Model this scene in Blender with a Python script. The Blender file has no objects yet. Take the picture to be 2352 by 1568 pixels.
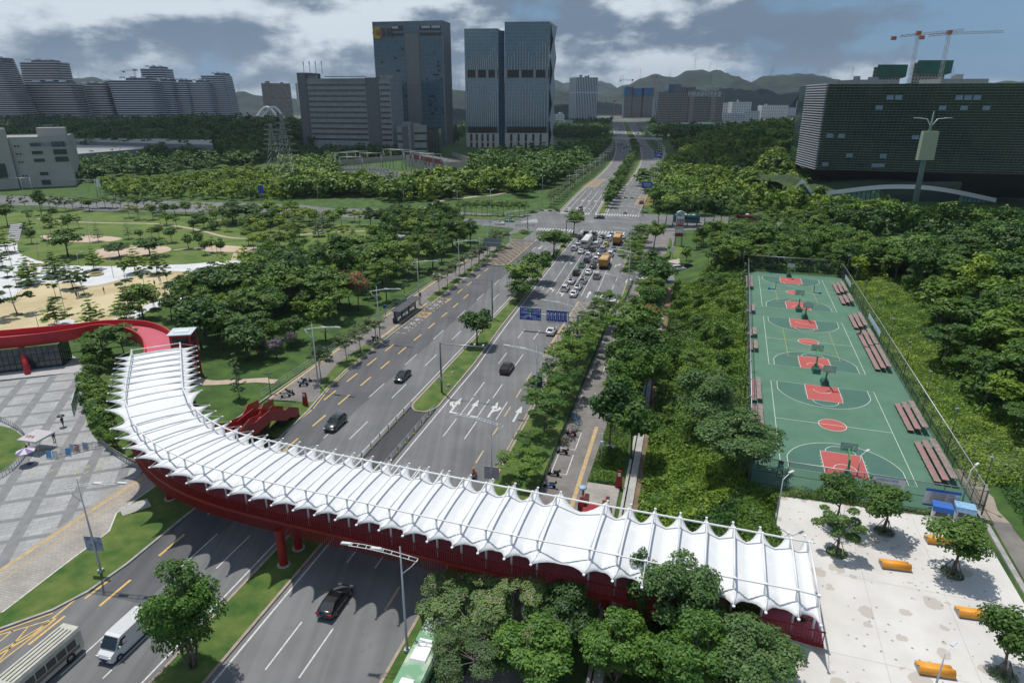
import bpy,math,random
import numpy as np
from mathutils import Vector
R_=math.radians
scene=bpy.context.scene
col=scene.collection
random.seed(7);rng=np.random.default_rng(7)
PI=math.pi
# camera
CAM_Z=48.0;FPX=1513.9;PITCH=0.35238
cam=bpy.data.objects.new('camera',bpy.data.cameras.new('camera'));col.objects.link(cam)
cam.location=(0,0,CAM_Z);cam.rotation_euler=(PI/2-PITCH,0,0)
cam.data.sensor_width=36;cam.data.lens=36*FPX/2352
cam.data.clip_start=0.5;cam.data.clip_end=40000
scene.camera=cam
# world
SUN=Vector((-0.186,0.279,0.942)).normalized()
SUN_EL=math.asin(SUN.z);SUN_ROT=math.atan2(SUN.x,SUN.y)
w=bpy.data.worlds.new('World');scene.world=w;w.use_nodes=True
def build_world():
 nt=w.node_tree;N=nt.nodes;L=nt.links;N.clear()
 out=N.new('ShaderNodeOutputWorld');bg=N.new('ShaderNodeBackground')
 sky=N.new('ShaderNodeTexSky');sky.sky_type='NISHITA';sky.sun_disc=False
 sky.sun_elevation=SUN_EL;sky.sun_rotation=SUN_ROT;sky.air_density=1.2;sky.dust_density=1.0;sky.ozone_density=2.0
 tc=N.new('ShaderNodeTexCoord')
 def math_(op,a,b=None,c=None,clamp=False):
  n=N.new('ShaderNodeMath');n.operation=op;n.use_clamp=clamp
  for i,v in enumerate((a,b,c)):
   if v is None:continue
   if isinstance(v,(int,float)):n.inputs[i].default_value=v
   else:L.new(v,n.inputs[i])
  return n.outputs[0]
 def mapr(v,a,b,c=0.,d=1.,smooth=True):
  n=N.new('ShaderNodeMapRange');n.interpolation_type='SMOOTHSTEP' if smooth else 'LINEAR'
  L.new(v,n.inputs[0])
  for i,q in enumerate((a,b,c,d)):n.inputs[i+1].default_value=q
  return n.outputs[0]
 def noise(vec,scale,detail=6,rough=0.55,dist=0.0):
  n=N.new('ShaderNodeTexNoise');n.inputs['Scale'].default_value=scale
  n.inputs['Detail'].default_value=detail;n.inputs['Roughness'].default_value=rough;n.inputs['Distortion'].default_value=dist
  L.new(vec,n.inputs['Vector']);return n.outputs['Fac']
 def mapping(loc,sc):
  n=N.new('ShaderNodeMapping');n.inputs['Location'].default_value=loc;n.inputs['Scale'].default_value=sc
  L.new(tc.outputs['Generated'],n.inputs['Vector']);return n.outputs[0]
 sep=N.new('ShaderNodeSeparateXYZ');L.new(tc.outputs['Generated'],sep.inputs[0])
 X,Y,Z=sep.outputs
 v1=mapping((0.9,0.1,0.35),(1,1,2.2));v2=mapping((4.2,1.7,0.6),(1,1,3.0));v3=mapping((7.7,2.1,1.15),(1,1,2.2))
 n1=noise(v1,4.8,9,0.55,0.0);n2=noise(v2,3.0,5,0.5,0.2);n3=noise(v3,5.5,9,0.58,0.0)
 right=mapr(X,0.14,0.48);left=math_('MULTIPLY',mapr(X,-0.42,-0.60),mapr(Z,0.07,0.125))
 cov=math_('SUBTRACT',math_('ADD',n1,0.15),math_('ADD',math_('MULTIPLY',right,0.22),math_('MULTIPLY',left,0.27)))
 mask=mapr(cov,0.45,0.56)
 lf=mapr(X,0.0,-0.5)
 br=math_('ADD',n3,math_('MULTIPLY',lf,0.07))
 bright=mapr(math_('SUBTRACT',br,math_('MULTIPLY',n2,0.30)),0.30,0.45)
 def rgb(c):
  n=N.new('ShaderNodeRGB');n.outputs[0].default_value=(*c,1);return n.outputs[0]
 def mix(f,a,b):
  n=N.new('ShaderNodeMix');n.data_type='RGBA';L.new(f,n.inputs[0]);L.new(a,n.inputs[6]);L.new(b,n.inputs[7]);return n.outputs[2]
 cloud=mix(bright,rgb((1.45,2.0,2.75)),rgb((5.6,6.3,6.9)))
 low=mapr(Z,0.07,0.0)
 cloud=mix(math_('MULTIPLY',low,0.45),cloud,rgb((2.0,2.6,3.3)))
 blue=mix(mapr(Z,0.0,0.6),rgb((1.3,2.5,4.0)),rgb((0.5,1.1,2.3)))
 base=mix(math_('MULTIPLY',mapr(Z,0.5,0.1),0.9),sky.outputs[0],blue)
 final=mix(mask,base,cloud)
 up=N.new('ShaderNodeVectorMath');up.operation='SCALE';L.new(final,up.inputs[0]);L.new(mapr(Z,0.13,0.5,1.0,0.95),up.inputs['Scale']);final=up.outputs[0]
 L.new(final,bg.inputs[0]);bg.inputs[1].default_value=0.115
 L.new(bg.outputs[0],out.inputs[0])
build_world()
# sun
sl=bpy.data.lights.new('sun','SUN');sl.energy=3.6;sl.angle=R_(1.2);sl.color=(1.0,0.955,0.88)
so=bpy.data.objects.new('sun',sl);col.objects.link(so)
so.rotation_euler=SUN.to_track_quat('Z','Y').to_euler()
scene.view_settings.view_transform='Standard';scene.view_settings.look='None'
scene.view_settings.exposure=0.10;scene.view_settings.gamma=1.0;scene.view_settings.use_curve_mapping=False
scene.render.engine='CYCLES'
scene.cycles.max_bounces=6;scene.cycles.diffuse_bounces=2;scene.cycles.glossy_bounces=3
scene.cycles.transmission_bounces=3;scene.cycles.transparent_max_bounces=8;scene.cycles.volume_bounces=0
scene.cycles.sample_clamp_indirect=4
# surveying: the photo's features as points of the place
TG=dict(a=(0,0,1.68),b=(1100,0,1.68),c=(2200,200,1.96),d=(2900,0,1.7425),e=(0,700,1.96),f=(1000,700,1.96),g=(1900,800,2.24),h=(2700,900,1.568),i=(0,1200,2.24),j=(0,1900,1.8867),k=(900,1200,2.24),l=(1100,1800,1.684),m=(1800,1300,1.96),n=(2100,1900,1.8867),o=(3000,1700,1.521),q=(2200,900,4.611),r=(1700,700,2.352),s=(2600,800,5.2267),p=(400,1500,2.6137),v=(0,0,1.7415))
CP,SP=math.cos(PITCH),math.sin(PITCH)
def ray(t,x,y):
 ox,oy,s=TG[t];x=(ox+x/s)/1.7415;y=(oy+y/s)/1.7415
 if t=='v':pass
 a=(x-1176)/FPX;b=(784-y)/FPX
 return Vector((a,CP+b*SP,-SP+b*CP))
TG['v']=(0,0,1/1.7415)
def A(t,x,y,z=0.0):
 d=ray(t,x,y);k=(z-CAM_Z)/d.z;return Vector((d.x*k,d.y*k,z))
def atY(t,x,y,Y):
 d=ray(t,x,y);k=Y/d.y;return Vector((d.x*k,Y,CAM_Z+d.z*k))
def V2(p):return Vector((p[0],p[1]))
RA=R_(15);RC,RS=math.cos(RA),math.sin(RA)
def R(r,s,z=0.0):return Vector((r*RC+s*RS,-r*RS+s*RC,z))
def rs(p):return p[0]*RC-p[1]*RS,p[0]*RS+p[1]*RC
CT=R_(-17.85);CO=Vector((33.3,71.3));CU=Vector((math.cos(CT),math.sin(CT)));CW=Vector((-math.sin(CT),math.cos(CT)))
CZ=5.3
def K(u,v,z=CZ):return Vector((CO.x+u*CU.x+v*CW.x,CO.y+u*CU.y+v*CW.y,z))
def uv(p):d=Vector((p[0]-CO.x,p[1]-CO.y));return d.dot(CU),d.dot(CW)
ROADROT=-RA
# materials
MATS={}
def mat(name,c,rough=0.7,var=0.0,scale=1.0,metal=0.0,c2=None,bump=0.0,spec=0.5,detail=4,trans=0.0,objrand=0.0,coord='Object',contrast=(0.35,0.65),bscale=None,coat=0.0):
 if name in MATS:return MATS[name]
 m=bpy.data.materials.new(name);m.use_nodes=True;nt=m.node_tree;N=nt.nodes;L=nt.links
 b=N['Principled BSDF'];b.inputs['Roughness'].default_value=rough;b.inputs['Metallic'].default_value=metal
 b.inputs['Specular IOR Level'].default_value=spec;b.inputs['Base Color'].default_value=(*c,1)
 if coat:b.inputs['Coat Weight'].default_value=coat
 if c2 is None and var>0:c2=tuple(min(1,v*(1+var))for v in c);c=tuple(v*(1-var)for v in c)
 src=None
 if c2 is not None or bump:
  tc=N.new('ShaderNodeTexCoord');nz=N.new('ShaderNodeTexNoise');nz.inputs['Scale'].default_value=scale
  nz.inputs['Detail'].default_value=detail;nz.inputs['Roughness'].default_value=0.6
  L.new(tc.outputs[coord],nz.inputs['Vector'])
  if c2 is not None:
   cr=N.new('ShaderNodeValToRGB');cr.color_ramp.elements[0].position=contrast[0];cr.color_ramp.elements[1].position=contrast[1]
   cr.color_ramp.elements[0].color=(*c,1);cr.color_ramp.elements[1].color=(*c2,1)
   L.new(nz.outputs['Fac'],cr.inputs[0]);src=cr.outputs[0]
  if bump:
   bn=N.new('ShaderNodeBump');bn.inputs['Strength'].default_value=bump
   nb=nz
   if bscale:
    nb=N.new('ShaderNodeTexNoise');nb.inputs['Scale'].default_value=bscale;nb.inputs['Detail'].default_value=3;L.new(tc.outputs[coord],nb.inputs['Vector'])
   L.new(nb.outputs['Fac'],bn.inputs['Height']);L.new(bn.outputs[0],b.inputs['Normal'])
 if objrand:
  oi=N.new('ShaderNodeObjectInfo');hs=N.new('ShaderNodeHueSaturation')
  mr=N.new('ShaderNodeMapRange');L.new(oi.outputs['Random'],mr.inputs[0]);mr.inputs[3].default_value=1-objrand;mr.inputs[4].default_value=1+objrand
  m2=N.new('ShaderNodeMapRange');L.new(oi.outputs['Random'],m2.inputs[0]);m2.inputs[3].default_value=0.5+objrand*0.05;m2.inputs[4].default_value=0.5-objrand*0.05
  L.new(mr.outputs[0],hs.inputs['Value']);L.new(m2.outputs[0],hs.inputs['Hue'])
  if src:L.new(src,hs.inputs['Color'])
  else:hs.inputs['Color'].default_value=(*c,1)
  src=hs.outputs[0]
 if src:L.new(src,b.inputs['Base Color'])
 if trans:
  o=N['Material Output'];tl=N.new('ShaderNodeBsdfTranslucent');mx=N.new('ShaderNodeMixShader');mx.inputs[0].default_value=trans
  if src:L.new(src,tl.inputs[0])
  else:tl.inputs[0].default_value=(*c,1)
  L.new(b.outputs[0],mx.inputs[1]);L.new(tl.outputs[0],mx.inputs[2]);L.new(mx.outputs[0],o.inputs[0])
 MATS[name]=m;m['n']=1
 return m
# objects
def tag(o,label=None,cat=None,group=None,kind=None):
 if label:o['label']=label
 if cat:o['category']=cat
 if group:o['group']=group
 if kind:o['kind']=kind
 return o
def thing(name,label,cat,loc=(0,0,0),rz=0.0,group=None):
 o=bpy.data.objects.new(name,None);o.empty_display_size=0.5;col.objects.link(o)
 o.location=loc;o.rotation_euler=(0,0,rz);return tag(o,label,cat,group)
KIDS={}
def link(name,me,parent=None,world=False):
 o=bpy.data.objects.new(name,me);col.objects.link(o)
 if parent is not None:
  o.parent=parent;KIDS.setdefault(parent.name,[]).append(o)
  if world:
   p=parent;off=Vector((0,0,0))
   while p is not None:off+=Vector(p.location);p=p.parent
   o.location=-off
 return o
def copy_tree(o,loc=None,rz=None,label=None,group=None,scale=None,parent=None,cat=None):
 c=o.copy();col.objects.link(c);c.parent=parent
 if loc is not None:c.location=loc
 if rz is not None:c.rotation_euler=(0,0,rz)
 if scale is not None:c.scale=scale if hasattr(scale,'__len__')else(scale,)*3
 if label:c['label']=label
 if group:c['group']=group
 if cat:c['category']=cat
 for ch in KIDS.get(o.name,[]):
  d=copy_tree(ch,parent=c);KIDS.setdefault(c.name,[]).append(d)
 return c
class Proto:
 def __init__(s,o):s.o=o;s.used=False
 def put(s,loc,rz=0.0,label=None,group=None,scale=None):
  if not s.used:
   s.used=True;o=s.o;o.location=loc;o.rotation_euler=(0,0,rz)
   if scale is not None:o.scale=scale if hasattr(scale,'__len__')else(scale,)*3
   if label:o['label']=label
   if group:o['group']=group
   return o
  c=copy_tree(s.o,loc,rz,label,group,scale if scale is not None else(1,1,1))
  if label:c['label']=label
  if not group and 'group' in c:del c['group']
  return c
class MB:
 def __init__(s):s.v=[];s.f=[];s.m=[];s.mi=0;s.smooth=[];s.sm=False
 def add(s,vs,fs):
  n=len(s.v);s.v+=[tuple(v)for v in vs]
  for f in fs:s.f.append(tuple(i+n for i in f));s.m.append(s.mi);s.smooth.append(s.sm)
  return s
 def box(s,c,d,rz=0.0,taper=1.0,ty=None):
  ty=taper if ty is None else ty
  x,y,z=[q/2 for q in d];cs,sn=math.cos(rz),math.sin(rz);vs=[]
  for dz,t,u in((-z,1,1),(z,taper,ty)):
   for dx,dy in((-x,-y),(x,-y),(x,y),(-x,y)):
    dx*=t;dy*=u;vs.append((c[0]+dx*cs-dy*sn,c[1]+dx*sn+dy*cs,c[2]+dz))
  return s.add(vs,[(3,2,1,0),(4,5,6,7),(0,1,5,4),(1,2,6,5),(2,3,7,6),(3,0,4,7)])
 def beam(s,p,q,wd,h,up=(0,0,1)):
  p,q=Vector(p),Vector(q);d=(q-p).normalized();up=Vector(up)
  sd=d.cross(up)
  sd=sd.normalized()if sd.length>1e-6 else Vector((1,0,0));u=sd.cross(d).normalized()
  vs=[a+sd*x*wd/2+u*y*h/2 for a in(p,q)for x,y in((-1,-1),(1,-1),(1,1),(-1,1))]
  return s.add(vs,[(3,2,1,0),(4,5,6,7),(0,1,5,4),(1,2,6,5),(2,3,7,6),(3,0,4,7)])
 def tube(s,pts,r,n=8,cap=True,r2=None):
  pts=[Vector(p)for p in pts];k=len(pts);rr=r if hasattr(r,'__len__')else[r+((r2-r)*i/(k-1)if r2 is not None else 0)for i in range(k)]
  vs=[]
  for i,p in enumerate(pts):
   d=(pts[min(i+1,k-1)]-pts[max(i-1,0)]).normalized()
   a=d.cross(Vector((0,0,1)))
   a=a.normalized()if a.length>1e-3 else Vector((1,0,0));b=d.cross(a)
   vs+=[p+(a*math.cos(2*PI*j/n)+b*math.sin(2*PI*j/n))*rr[i]for j in range(n)]
  fs=[(i*n+j,i*n+(j+1)%n,(i+1)*n+(j+1)%n,(i+1)*n+j)for i in range(k-1)for j in range(n)]
  if cap:fs+=[tuple(range(n-1,-1,-1)),tuple((k-1)*n+j for j in range(n))]
  o=s.sm;s.sm=True;s.add(vs,fs);s.sm=o;return s
 def cyl(s,c,r,h,n=16,r2=None,sc=(1,1)):
  r2=r if r2 is None else r2
  vs=[(c[0]+q*sc[0]*math.cos(2*PI*j/n),c[1]+q*sc[1]*math.sin(2*PI*j/n),z)for q,z in((r,c[2]),(r2,c[2]+h))for j in range(n)]
  return s.add(vs,[(j,(j+1)%n,n+(j+1)%n,n+j)for j in range(n)]+[tuple(range(n-1,-1,-1)),tuple(range(n,2*n))])
 def lathe(s,c,prof,n=16,sc=(1,1)):
  vs=[(c[0]+r*sc[0]*math.cos(2*PI*j/n),c[1]+r*sc[1]*math.sin(2*PI*j/n),c[2]+z)for r,z in prof for j in range(n)];k=len(prof)
  o=s.sm;s.sm=True
  s.add(vs,[(i*n+j,i*n+(j+1)%n,(i+1)*n+(j+1)%n,(i+1)*n+j)for i in range(k-1)for j in range(n)]+[tuple(range(n-1,-1,-1)),tuple((k-1)*n+j for j in range(n))])
  s.sm=o;return s
 def prism(s,poly,z0,z1,bottom=False):
  n=len(poly);ar=sum(poly[i][0]*poly[(i+1)%n][1]-poly[(i+1)%n][0]*poly[i][1]for i in range(n))
  if ar<0:poly=poly[::-1]
  f=lambda z,p:z(p)if callable(z)else z
  vs=[(p[0],p[1],f(z0,p))for p in poly]+[(p[0],p[1],f(z1,p))for p in poly]
  fs=[tuple(range(n,2*n))]+[(i,(i+1)%n,n+(i+1)%n,n+i)for i in range(n)]
  if bottom:fs.append(tuple(range(n-1,-1,-1)))
  return s.add(vs,fs)
 def sheet(s,poly,z):
  n=len(poly);ar=sum(poly[i][0]*poly[(i+1)%n][1]-poly[(i+1)%n][0]*poly[i][1]for i in range(n))
  if ar<0:poly=poly[::-1]
  return s.add([(p[0],p[1],z)for p in poly],[tuple(range(n))])
 def strip(s,pts,wd,z=None,close=False):
  pts=[Vector(p[:2])for p in pts];k=len(pts);vs=[]
  for i,p in enumerate(pts):
   a=pts[(i-1)%k]if(close or i>0)else p;b=pts[(i+1)%k]if(close or i<k-1)else p
   d=(b-a).normalized();nrm=Vector((-d.y,d.x))
   for sgn in(1,-1):q=p+nrm*sgn*wd/2;vs.append((q.x,q.y,z))
  e=k if close else k-1
  return s.add(vs,[(2*i,2*i+1,(2*((i+1)%k))+1,2*((i+1)%k))for i in range(e)])
 def band(s,pts,wd,z0,z1,close=False):
  pts=[Vector(p[:2])for p in pts];k=len(pts);ring=[]
  for i,p in enumerate(pts):
   a=pts[(i-1)%k]if(close or i>0)else p;b=pts[(i+1)%k]if(close or i<k-1)else p
   d=(b-a).normalized();nrm=Vector((-d.y,d.x));l=p+nrm*wd/2;r=p-nrm*wd/2
   ring+=[(l.x,l.y,z0),(l.x,l.y,z1),(r.x,r.y,z1),(r.x,r.y,z0)]
  fs=[]
  for i in range(k if close else k-1):
   j=(i+1)%k
   for q in range(3):fs.append((4*i+q,4*i+q+1,4*j+q+1,4*j+q))
  if not close:fs+=[(3,2,1,0),(4*k-4,4*k-3,4*k-2,4*k-1)]
  return s.add(ring,fs)
 def mesh(s,name,mats):
  me=bpy.data.meshes.new(name);me.from_pydata(s.v,[],s.f)
  if not isinstance(mats,(list,tuple)):mats=[mats]
  for m in mats:me.materials.append(m)
  me.polygons.foreach_set('material_index',s.m);me.polygons.foreach_set('use_smooth',s.smooth);me.update();return me
 def build(s,name,mats,parent=None,world=False):return link(name,s.mesh(name,mats),parent,world)
 def struct(s,name,mats,kind='structure'):
  o=s.build(name,mats);o['kind']=kind;return o
def np_mesh(name,verts,faces,mats,smooth=False,mi=None):
 me=bpy.data.meshes.new(name);nv=len(verts);nf,k=faces.shape
 me.vertices.add(nv);me.vertices.foreach_set('co',np.asarray(verts,dtype=np.float32).ravel())
 me.loops.add(nf*k);me.loops.foreach_set('vertex_index',faces.astype(np.int32).ravel())
 me.polygons.add(nf);me.polygons.foreach_set('loop_start',np.arange(0,nf*k,k,dtype=np.int32))
 if mi is not None:me.polygons.foreach_set('material_index',np.asarray(mi,dtype=np.int32))
 for m in(mats if isinstance(mats,(list,tuple))else[mats]):me.materials.append(m)
 me.polygons.foreach_set('use_smooth',np.full(nf,smooth));me.update(calc_edges=True);return me
def text_mesh(txt,size,depth=0.0):
 cu=bpy.data.curves.new('t','FONT');cu.body=txt;cu.size=size;cu.align_x='CENTER';cu.align_y='CENTER';cu.extrude=depth
 o=bpy.data.objects.new('t',cu);col.objects.link(o);dg=bpy.context.evaluated_depsgraph_get();dg.update()
 me=bpy.data.meshes.new_from_object(o.evaluated_get(dg));bpy.data.objects.remove(o);bpy.data.curves.remove(cu)
 return me
def text_part(name,txt,size,m,parent,loc,rot,depth=0.004,sx=1.0,sy=1.0):
 me=text_mesh(txt,size,depth);me.materials.clear();me.materials.append(m)
 o=link(name,me,parent);o.location=loc;o.rotation_euler=rot;o.scale=(sx,sy,1);return o
# materials of the setting
M_asph=mat('asphalt',(0.125,0.128,0.132),0.9,c2=(0.175,0.178,0.182),scale=0.12,bump=0.15,bscale=9)
M_asph_dark=mat('asphalt_fresh',(0.042,0.044,0.05),0.9,c2=(0.062,0.064,0.07),scale=0.25,bump=0.15,bscale=9)
M_asph_mid=mat('asphalt_bus_lane',(0.082,0.083,0.092),0.9,c2=(0.112,0.113,0.122),scale=0.16,bump=0.15,bscale=9)
M_white=mat('road_paint_white',(0.62,0.62,0.60),0.7,c2=(0.40,0.40,0.39),scale=3.0)
M_yel=mat('road_paint_yellow',(0.66,0.42,0.10),0.7,c2=(0.48,0.33,0.12),scale=3.0)
M_yelf=mat('road_paint_faded',(0.50,0.36,0.20),0.75,c2=(0.34,0.27,0.18),scale=2.0)
M_grass=mat('grass',(0.022,0.060,0.010),0.95,c2=(0.065,0.125,0.018),scale=0.22,bump=0.5,bscale=6,detail=8)
M_lawn=mat('lawn',(0.055,0.115,0.014),0.95,c2=(0.13,0.17,0.035),scale=0.12,bump=0.4,bscale=5,detail=9)
M_verge=mat('verge_grass',(0.030,0.085,0.010),0.95,c2=(0.115,0.155,0.032),scale=0.35,bump=0.5,bscale=7,detail=9)
M_kerb=mat('kerb_stone',(0.36,0.29,0.235),0.8,c2=(0.27,0.22,0.18),scale=1.2)
M_kerbg=mat('kerb_grey',(0.36,0.35,0.34),0.8,c2=(0.25,0.25,0.24),scale=1.2)
M_conc=mat('concrete',(0.42,0.41,0.39),0.85,c2=(0.31,0.305,0.29),scale=0.5,detail=8)
M_tact=mat('tactile_paving',(0.50,0.36,0.17),0.85,c2=(0.36,0.27,0.15),scale=1.5)
M_dirt=mat('bare_soil',(0.22,0.15,0.09),0.95,c2=(0.13,0.10,0.06),scale=0.6)
M_path=mat('path_paving',(0.45,0.36,0.28),0.85,c2=(0.36,0.29,0.23),scale=0.8)
def paver(name,c1,c2,sx,sy,joint,rz=0.0,stain=0.0,msize=0.02):
 m=bpy.data.materials.new(name);m.use_nodes=True;N=m.node_tree.nodes;L=m.node_tree.links;b=N['Principled BSDF'];b.inputs['Roughness'].default_value=0.85
 tc=N.new('ShaderNodeTexCoord');mp=N.new('ShaderNodeMapping');mp.inputs['Rotation'].default_value=(0,0,rz);L.new(tc.outputs['Object'],mp.inputs[0])
 br=N.new('ShaderNodeTexBrick');L.new(mp.outputs[0],br.inputs[0]);br.inputs['Scale'].default_value=1;br.inputs['Brick Width'].default_value=sx;br.inputs['Row Height'].default_value=sy
 br.inputs['Mortar Size'].default_value=msize;br.inputs['Color1'].default_value=(*c1,1);br.inputs['Color2'].default_value=(*c2,1);br.inputs['Mortar'].default_value=(*joint,1)
 nz=N.new('ShaderNodeTexNoise');nz.inputs['Scale'].default_value=0.35;nz.inputs['Detail'].default_value=8;L.new(tc.outputs['Object'],nz.inputs['Vector'])
 mr=N.new('ShaderNodeMapRange');L.new(nz.outputs['Fac'],mr.inputs[0]);mr.inputs[1].default_value=.3;mr.inputs[2].default_value=.7;mr.inputs[3].default_value=1-stain;mr.inputs[4].default_value=1+stain*0.6
 mx=N.new('ShaderNodeMix');mx.data_type='RGBA';mx.blend_type='MULTIPLY';mx.inputs[0].default_value=1;L.new(br.outputs[0],mx.inputs[6]);L.new(mr.outputs[0],mx.inputs[7]);L.new(mx.outputs[2],b.inputs['Base Color'])
 return m
M_walk=paver('sidewalk_pavers',(0.17,0.16,0.155),(0.215,0.20,0.19),0.6,0.3,(0.12,0.11,0.10),RA,0.25)
M_walkl=paver('pale_sidewalk_pavers',(0.30,0.28,0.255),(0.36,0.335,0.30),0.6,0.3,(0.22,0.2,0.18),RA,0.2)
M_plaza=paver('plaza_pavers',(0.29,0.295,0.30),(0.36,0.365,0.37),1.5,0.75,(0.22,0.22,0.22),R_(-24),0.15,0.03)
def asphalt_mat(name,c,c2):
 m=bpy.data.materials.new(name);m.use_nodes=True;N=m.node_tree.nodes;L=m.node_tree.links;b=N['Principled BSDF'];b.inputs['Roughness'].default_value=.88
 tc=N.new('ShaderNodeTexCoord')
 def nz(rot,sc,s,d=4,r=.55):
  mp=N.new('ShaderNodeMapping');mp.inputs['Rotation'].default_value=(0,0,rot);mp.inputs['Scale'].default_value=sc;L.new(tc.outputs['Object'],mp.inputs[0]);n=N.new('ShaderNodeTexNoise');n.inputs['Scale'].default_value=s;n.inputs['Detail'].default_value=d;n.inputs['Roughness'].default_value=r;L.new(mp.outputs[0],n.inputs[0]);return n.outputs['Fac']
 def mr(v,a,b_,c_,d_):n=N.new('ShaderNodeMapRange');L.new(v,n.inputs[0]);[setattr(n.inputs[i+1],'default_value',q)for i,q in enumerate((a,b_,c_,d_))];return n.outputs[0]
 def mul(a,b_):n=N.new('ShaderNodeMath');n.operation='MULTIPLY';L.new(a,n.inputs[0]);L.new(b_,n.inputs[1]);return n.outputs[0]
 cr=N.new('ShaderNodeValToRGB');cr.color_ramp.elements[0].position=.38;cr.color_ramp.elements[1].position=.62;cr.color_ramp.elements[0].color=(*c,1);cr.color_ramp.elements[1].color=(*c2,1);L.new(nz(0,(1,1,1),.07,9,.6),cr.inputs[0])
 st=mr(nz(RA,(1,.015,1),.9,2),.35,.65,.86,1.10)
 sp=mr(nz(0,(1,1,1),.55,8,.7),.60,.72,1.0,.74)
 ck=mr(nz(RA,(1,.3,1),3.0,9,.75),.64,.70,1.0,.80);fine=mr(nz(0,(1,1,1),14,3,.7),.3,.7,.92,1.08)
 f=mul(mul(st,sp),mul(ck,fine));mx=N.new('ShaderNodeMix');mx.data_type='RGBA';mx.blend_type='MULTIPLY';mx.inputs[0].default_value=1;L.new(cr.outputs[0],mx.inputs[6]);L.new(f,mx.inputs[7]);L.new(mx.outputs[2],b.inputs['Base Color']);return m
M_asph=asphalt_mat('asphalt_worn',(.120,.123,.127),(.165,.168,.172));M_asph_dark=asphalt_mat('asphalt_fresh_worn',(.045,.047,.052),(.065,.067,.072));M_asph_mid=asphalt_mat('asphalt_lane_worn',(.080,.082,.090),(.108,.11,.118))
# terrain
def sstep(x):x=min(1,max(0,x));return x*x*(3-2*x)
def bump2(x,y,cx,cy,rx,ry,h):
 d=((x-cx)/rx)**2+((y-cy)/ry)**2
 return h*math.exp(-d*1.3)
def hz(x,y):
 r,s=x*RC-y*RS,x*RS+y*RC;u,v=uv((x,y));z=0.0
 if r>-3.2 and s<262:
  ed=K(-3.2,v);re=ed[0]*RC-ed[1]*RS
  f=(r+3.2)/max(4.0,re+3.2)
  z=CZ*sstep(f)
  if u>21:z+=9*sstep((u-21)/34)
  z*=1-sstep((s-196)/55)if u<30 else 1-0.75*sstep((s-150)/70)
 elif s>=262:
  if u>30:z=max(0,(CZ+9*sstep((u-21)/34))*(1-0.7*sstep((s-230)/60)))*max(0,1-(s-262)/40)
 if s>290:
  z+=bump2(x,y,175,470,62,110,24)*sstep((r-15)/35)+bump2(x,y,250,620,90,120,22)
 z+=bump2(x,y,-330,760,240,160,20)
 if y>280:
  cx=float(np.interp(y,(280,436,580,680,780,1490),(42,72,103,119,133,240)));z*=sstep((abs(x-cx)-40)/50)
 return z
def terrain(name,x0,x1,y0,y1,st,m,zo=-0.06):
 nx=int((x1-x0)/st)+1;ny=int((y1-y0)/st)+1
 vs=np.array([(x0+i*st,y0+j*st,hz(x0+i*st,y0+j*st)+zo)for j in range(ny)for i in range(nx)])
 I=np.arange((nx-1)*(ny-1));a=(I//(nx-1))*nx+I%(nx-1)
 f=np.stack([a,a+1,a+nx+1,a+nx],1)
 o=link(name,np_mesh(name,vs,f,m,True));o['kind']='structure';return o
terrain('ground',-560,560,6,1200,3.5,M_grass)
mb=MB();mb.add([(-9000,-400,-1.2),(9000,-400,-1.2),(9000,12000,-1.2),(-9000,12000,-1.2)],[(0,1,2,3)]);mb.struct('far_ground',mat('far_land',(0.05,0.075,0.045),0.95,c2=(0.16,0.165,0.15),scale=0.012,detail=10))
# main road
LK=[(-64,24),(-62.5,31),(-60.7,35.6),(-58,38.9),(-56.8,42),(-56.3,46.6),(-56.4,60),(-56.7,76),(-57.5,85.5),(-59.0,94),(-60,103.3),(-60.3,150),(-60.7,222),(-61.5,227.5)]
RK=[(-22.6,24),(-22.4,42),(-22.1,55),(-22.1,75),(-22.0,121),(-20.6,134),(-18.4,147),(-15.6,156),(-15.0,168),(-15.2,184)]
poly=[R(*p)for p in LK]+[R(-66,238),R(-66,300),R(-15,300),R(-15,190)]+[R(*p)for p in RK[::-1]]
MB().sheet(poly,0.0).struct('road',M_asph)
mb=MB();mb.sheet([R(*p)for p in LK[4:]]+[R(-57.2,229),R(-50.2,229),R(-50.0,42)],0.004);mb.struct('bus_lane_surface',M_asph_mid)
MB().sheet([R(-42,62),R(-42,91.5),R(-37.4,91.5),R(-37.4,62)],0.004).struct('median_crossing_surface',M_asph_dark)
FL=[A('c',60,1280),A('c',250,1085),A('c',380,990),A('c',500,860),A('c',520,740),A('c',490,600),A('c',508,560)]
FML=[A('c',370,1290),A('c',560,950),A('c',640,830),A('c',650,790),A('c',620,735),A('c',575,570)]
FMR=[A('c',432,1275),A('c',480,1180),A('c',640,1010),A('c',710,880),A('c',718,835),A('c',700,740),A('c',607,570)]
FR=[A('c',690,1300),A('c',775,1110),A('c',830,1000),A('c',865,900),A('c',860,860),A('c',800,780),A('c',760,735),A('c',665,575)]
def smooth(pts,it=2):
 pts=[Vector(p[:2])for p in pts]
 for _ in range(it):
  o=[pts[0]]
  for a,b in zip(pts,pts[1:]):o+=[a*0.75+b*0.25,a*0.25+b*0.75]
  pts=o+[pts[-1]]
 return pts
FL,FML,FMR,FR=[smooth(q)for q in(FL,FML,FMR,FR)]
MB().sheet(FL+FML[::-1],0.005).struct('far_road_southbound',M_asph)
MB().sheet(FMR+FR[::-1],0.005).struct('far_road_northbound',M_asph)
def CL(t,*pts):return[A(t,*p)for p in pts]
W0=R(-66,253);W1=R(-66,291)
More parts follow.
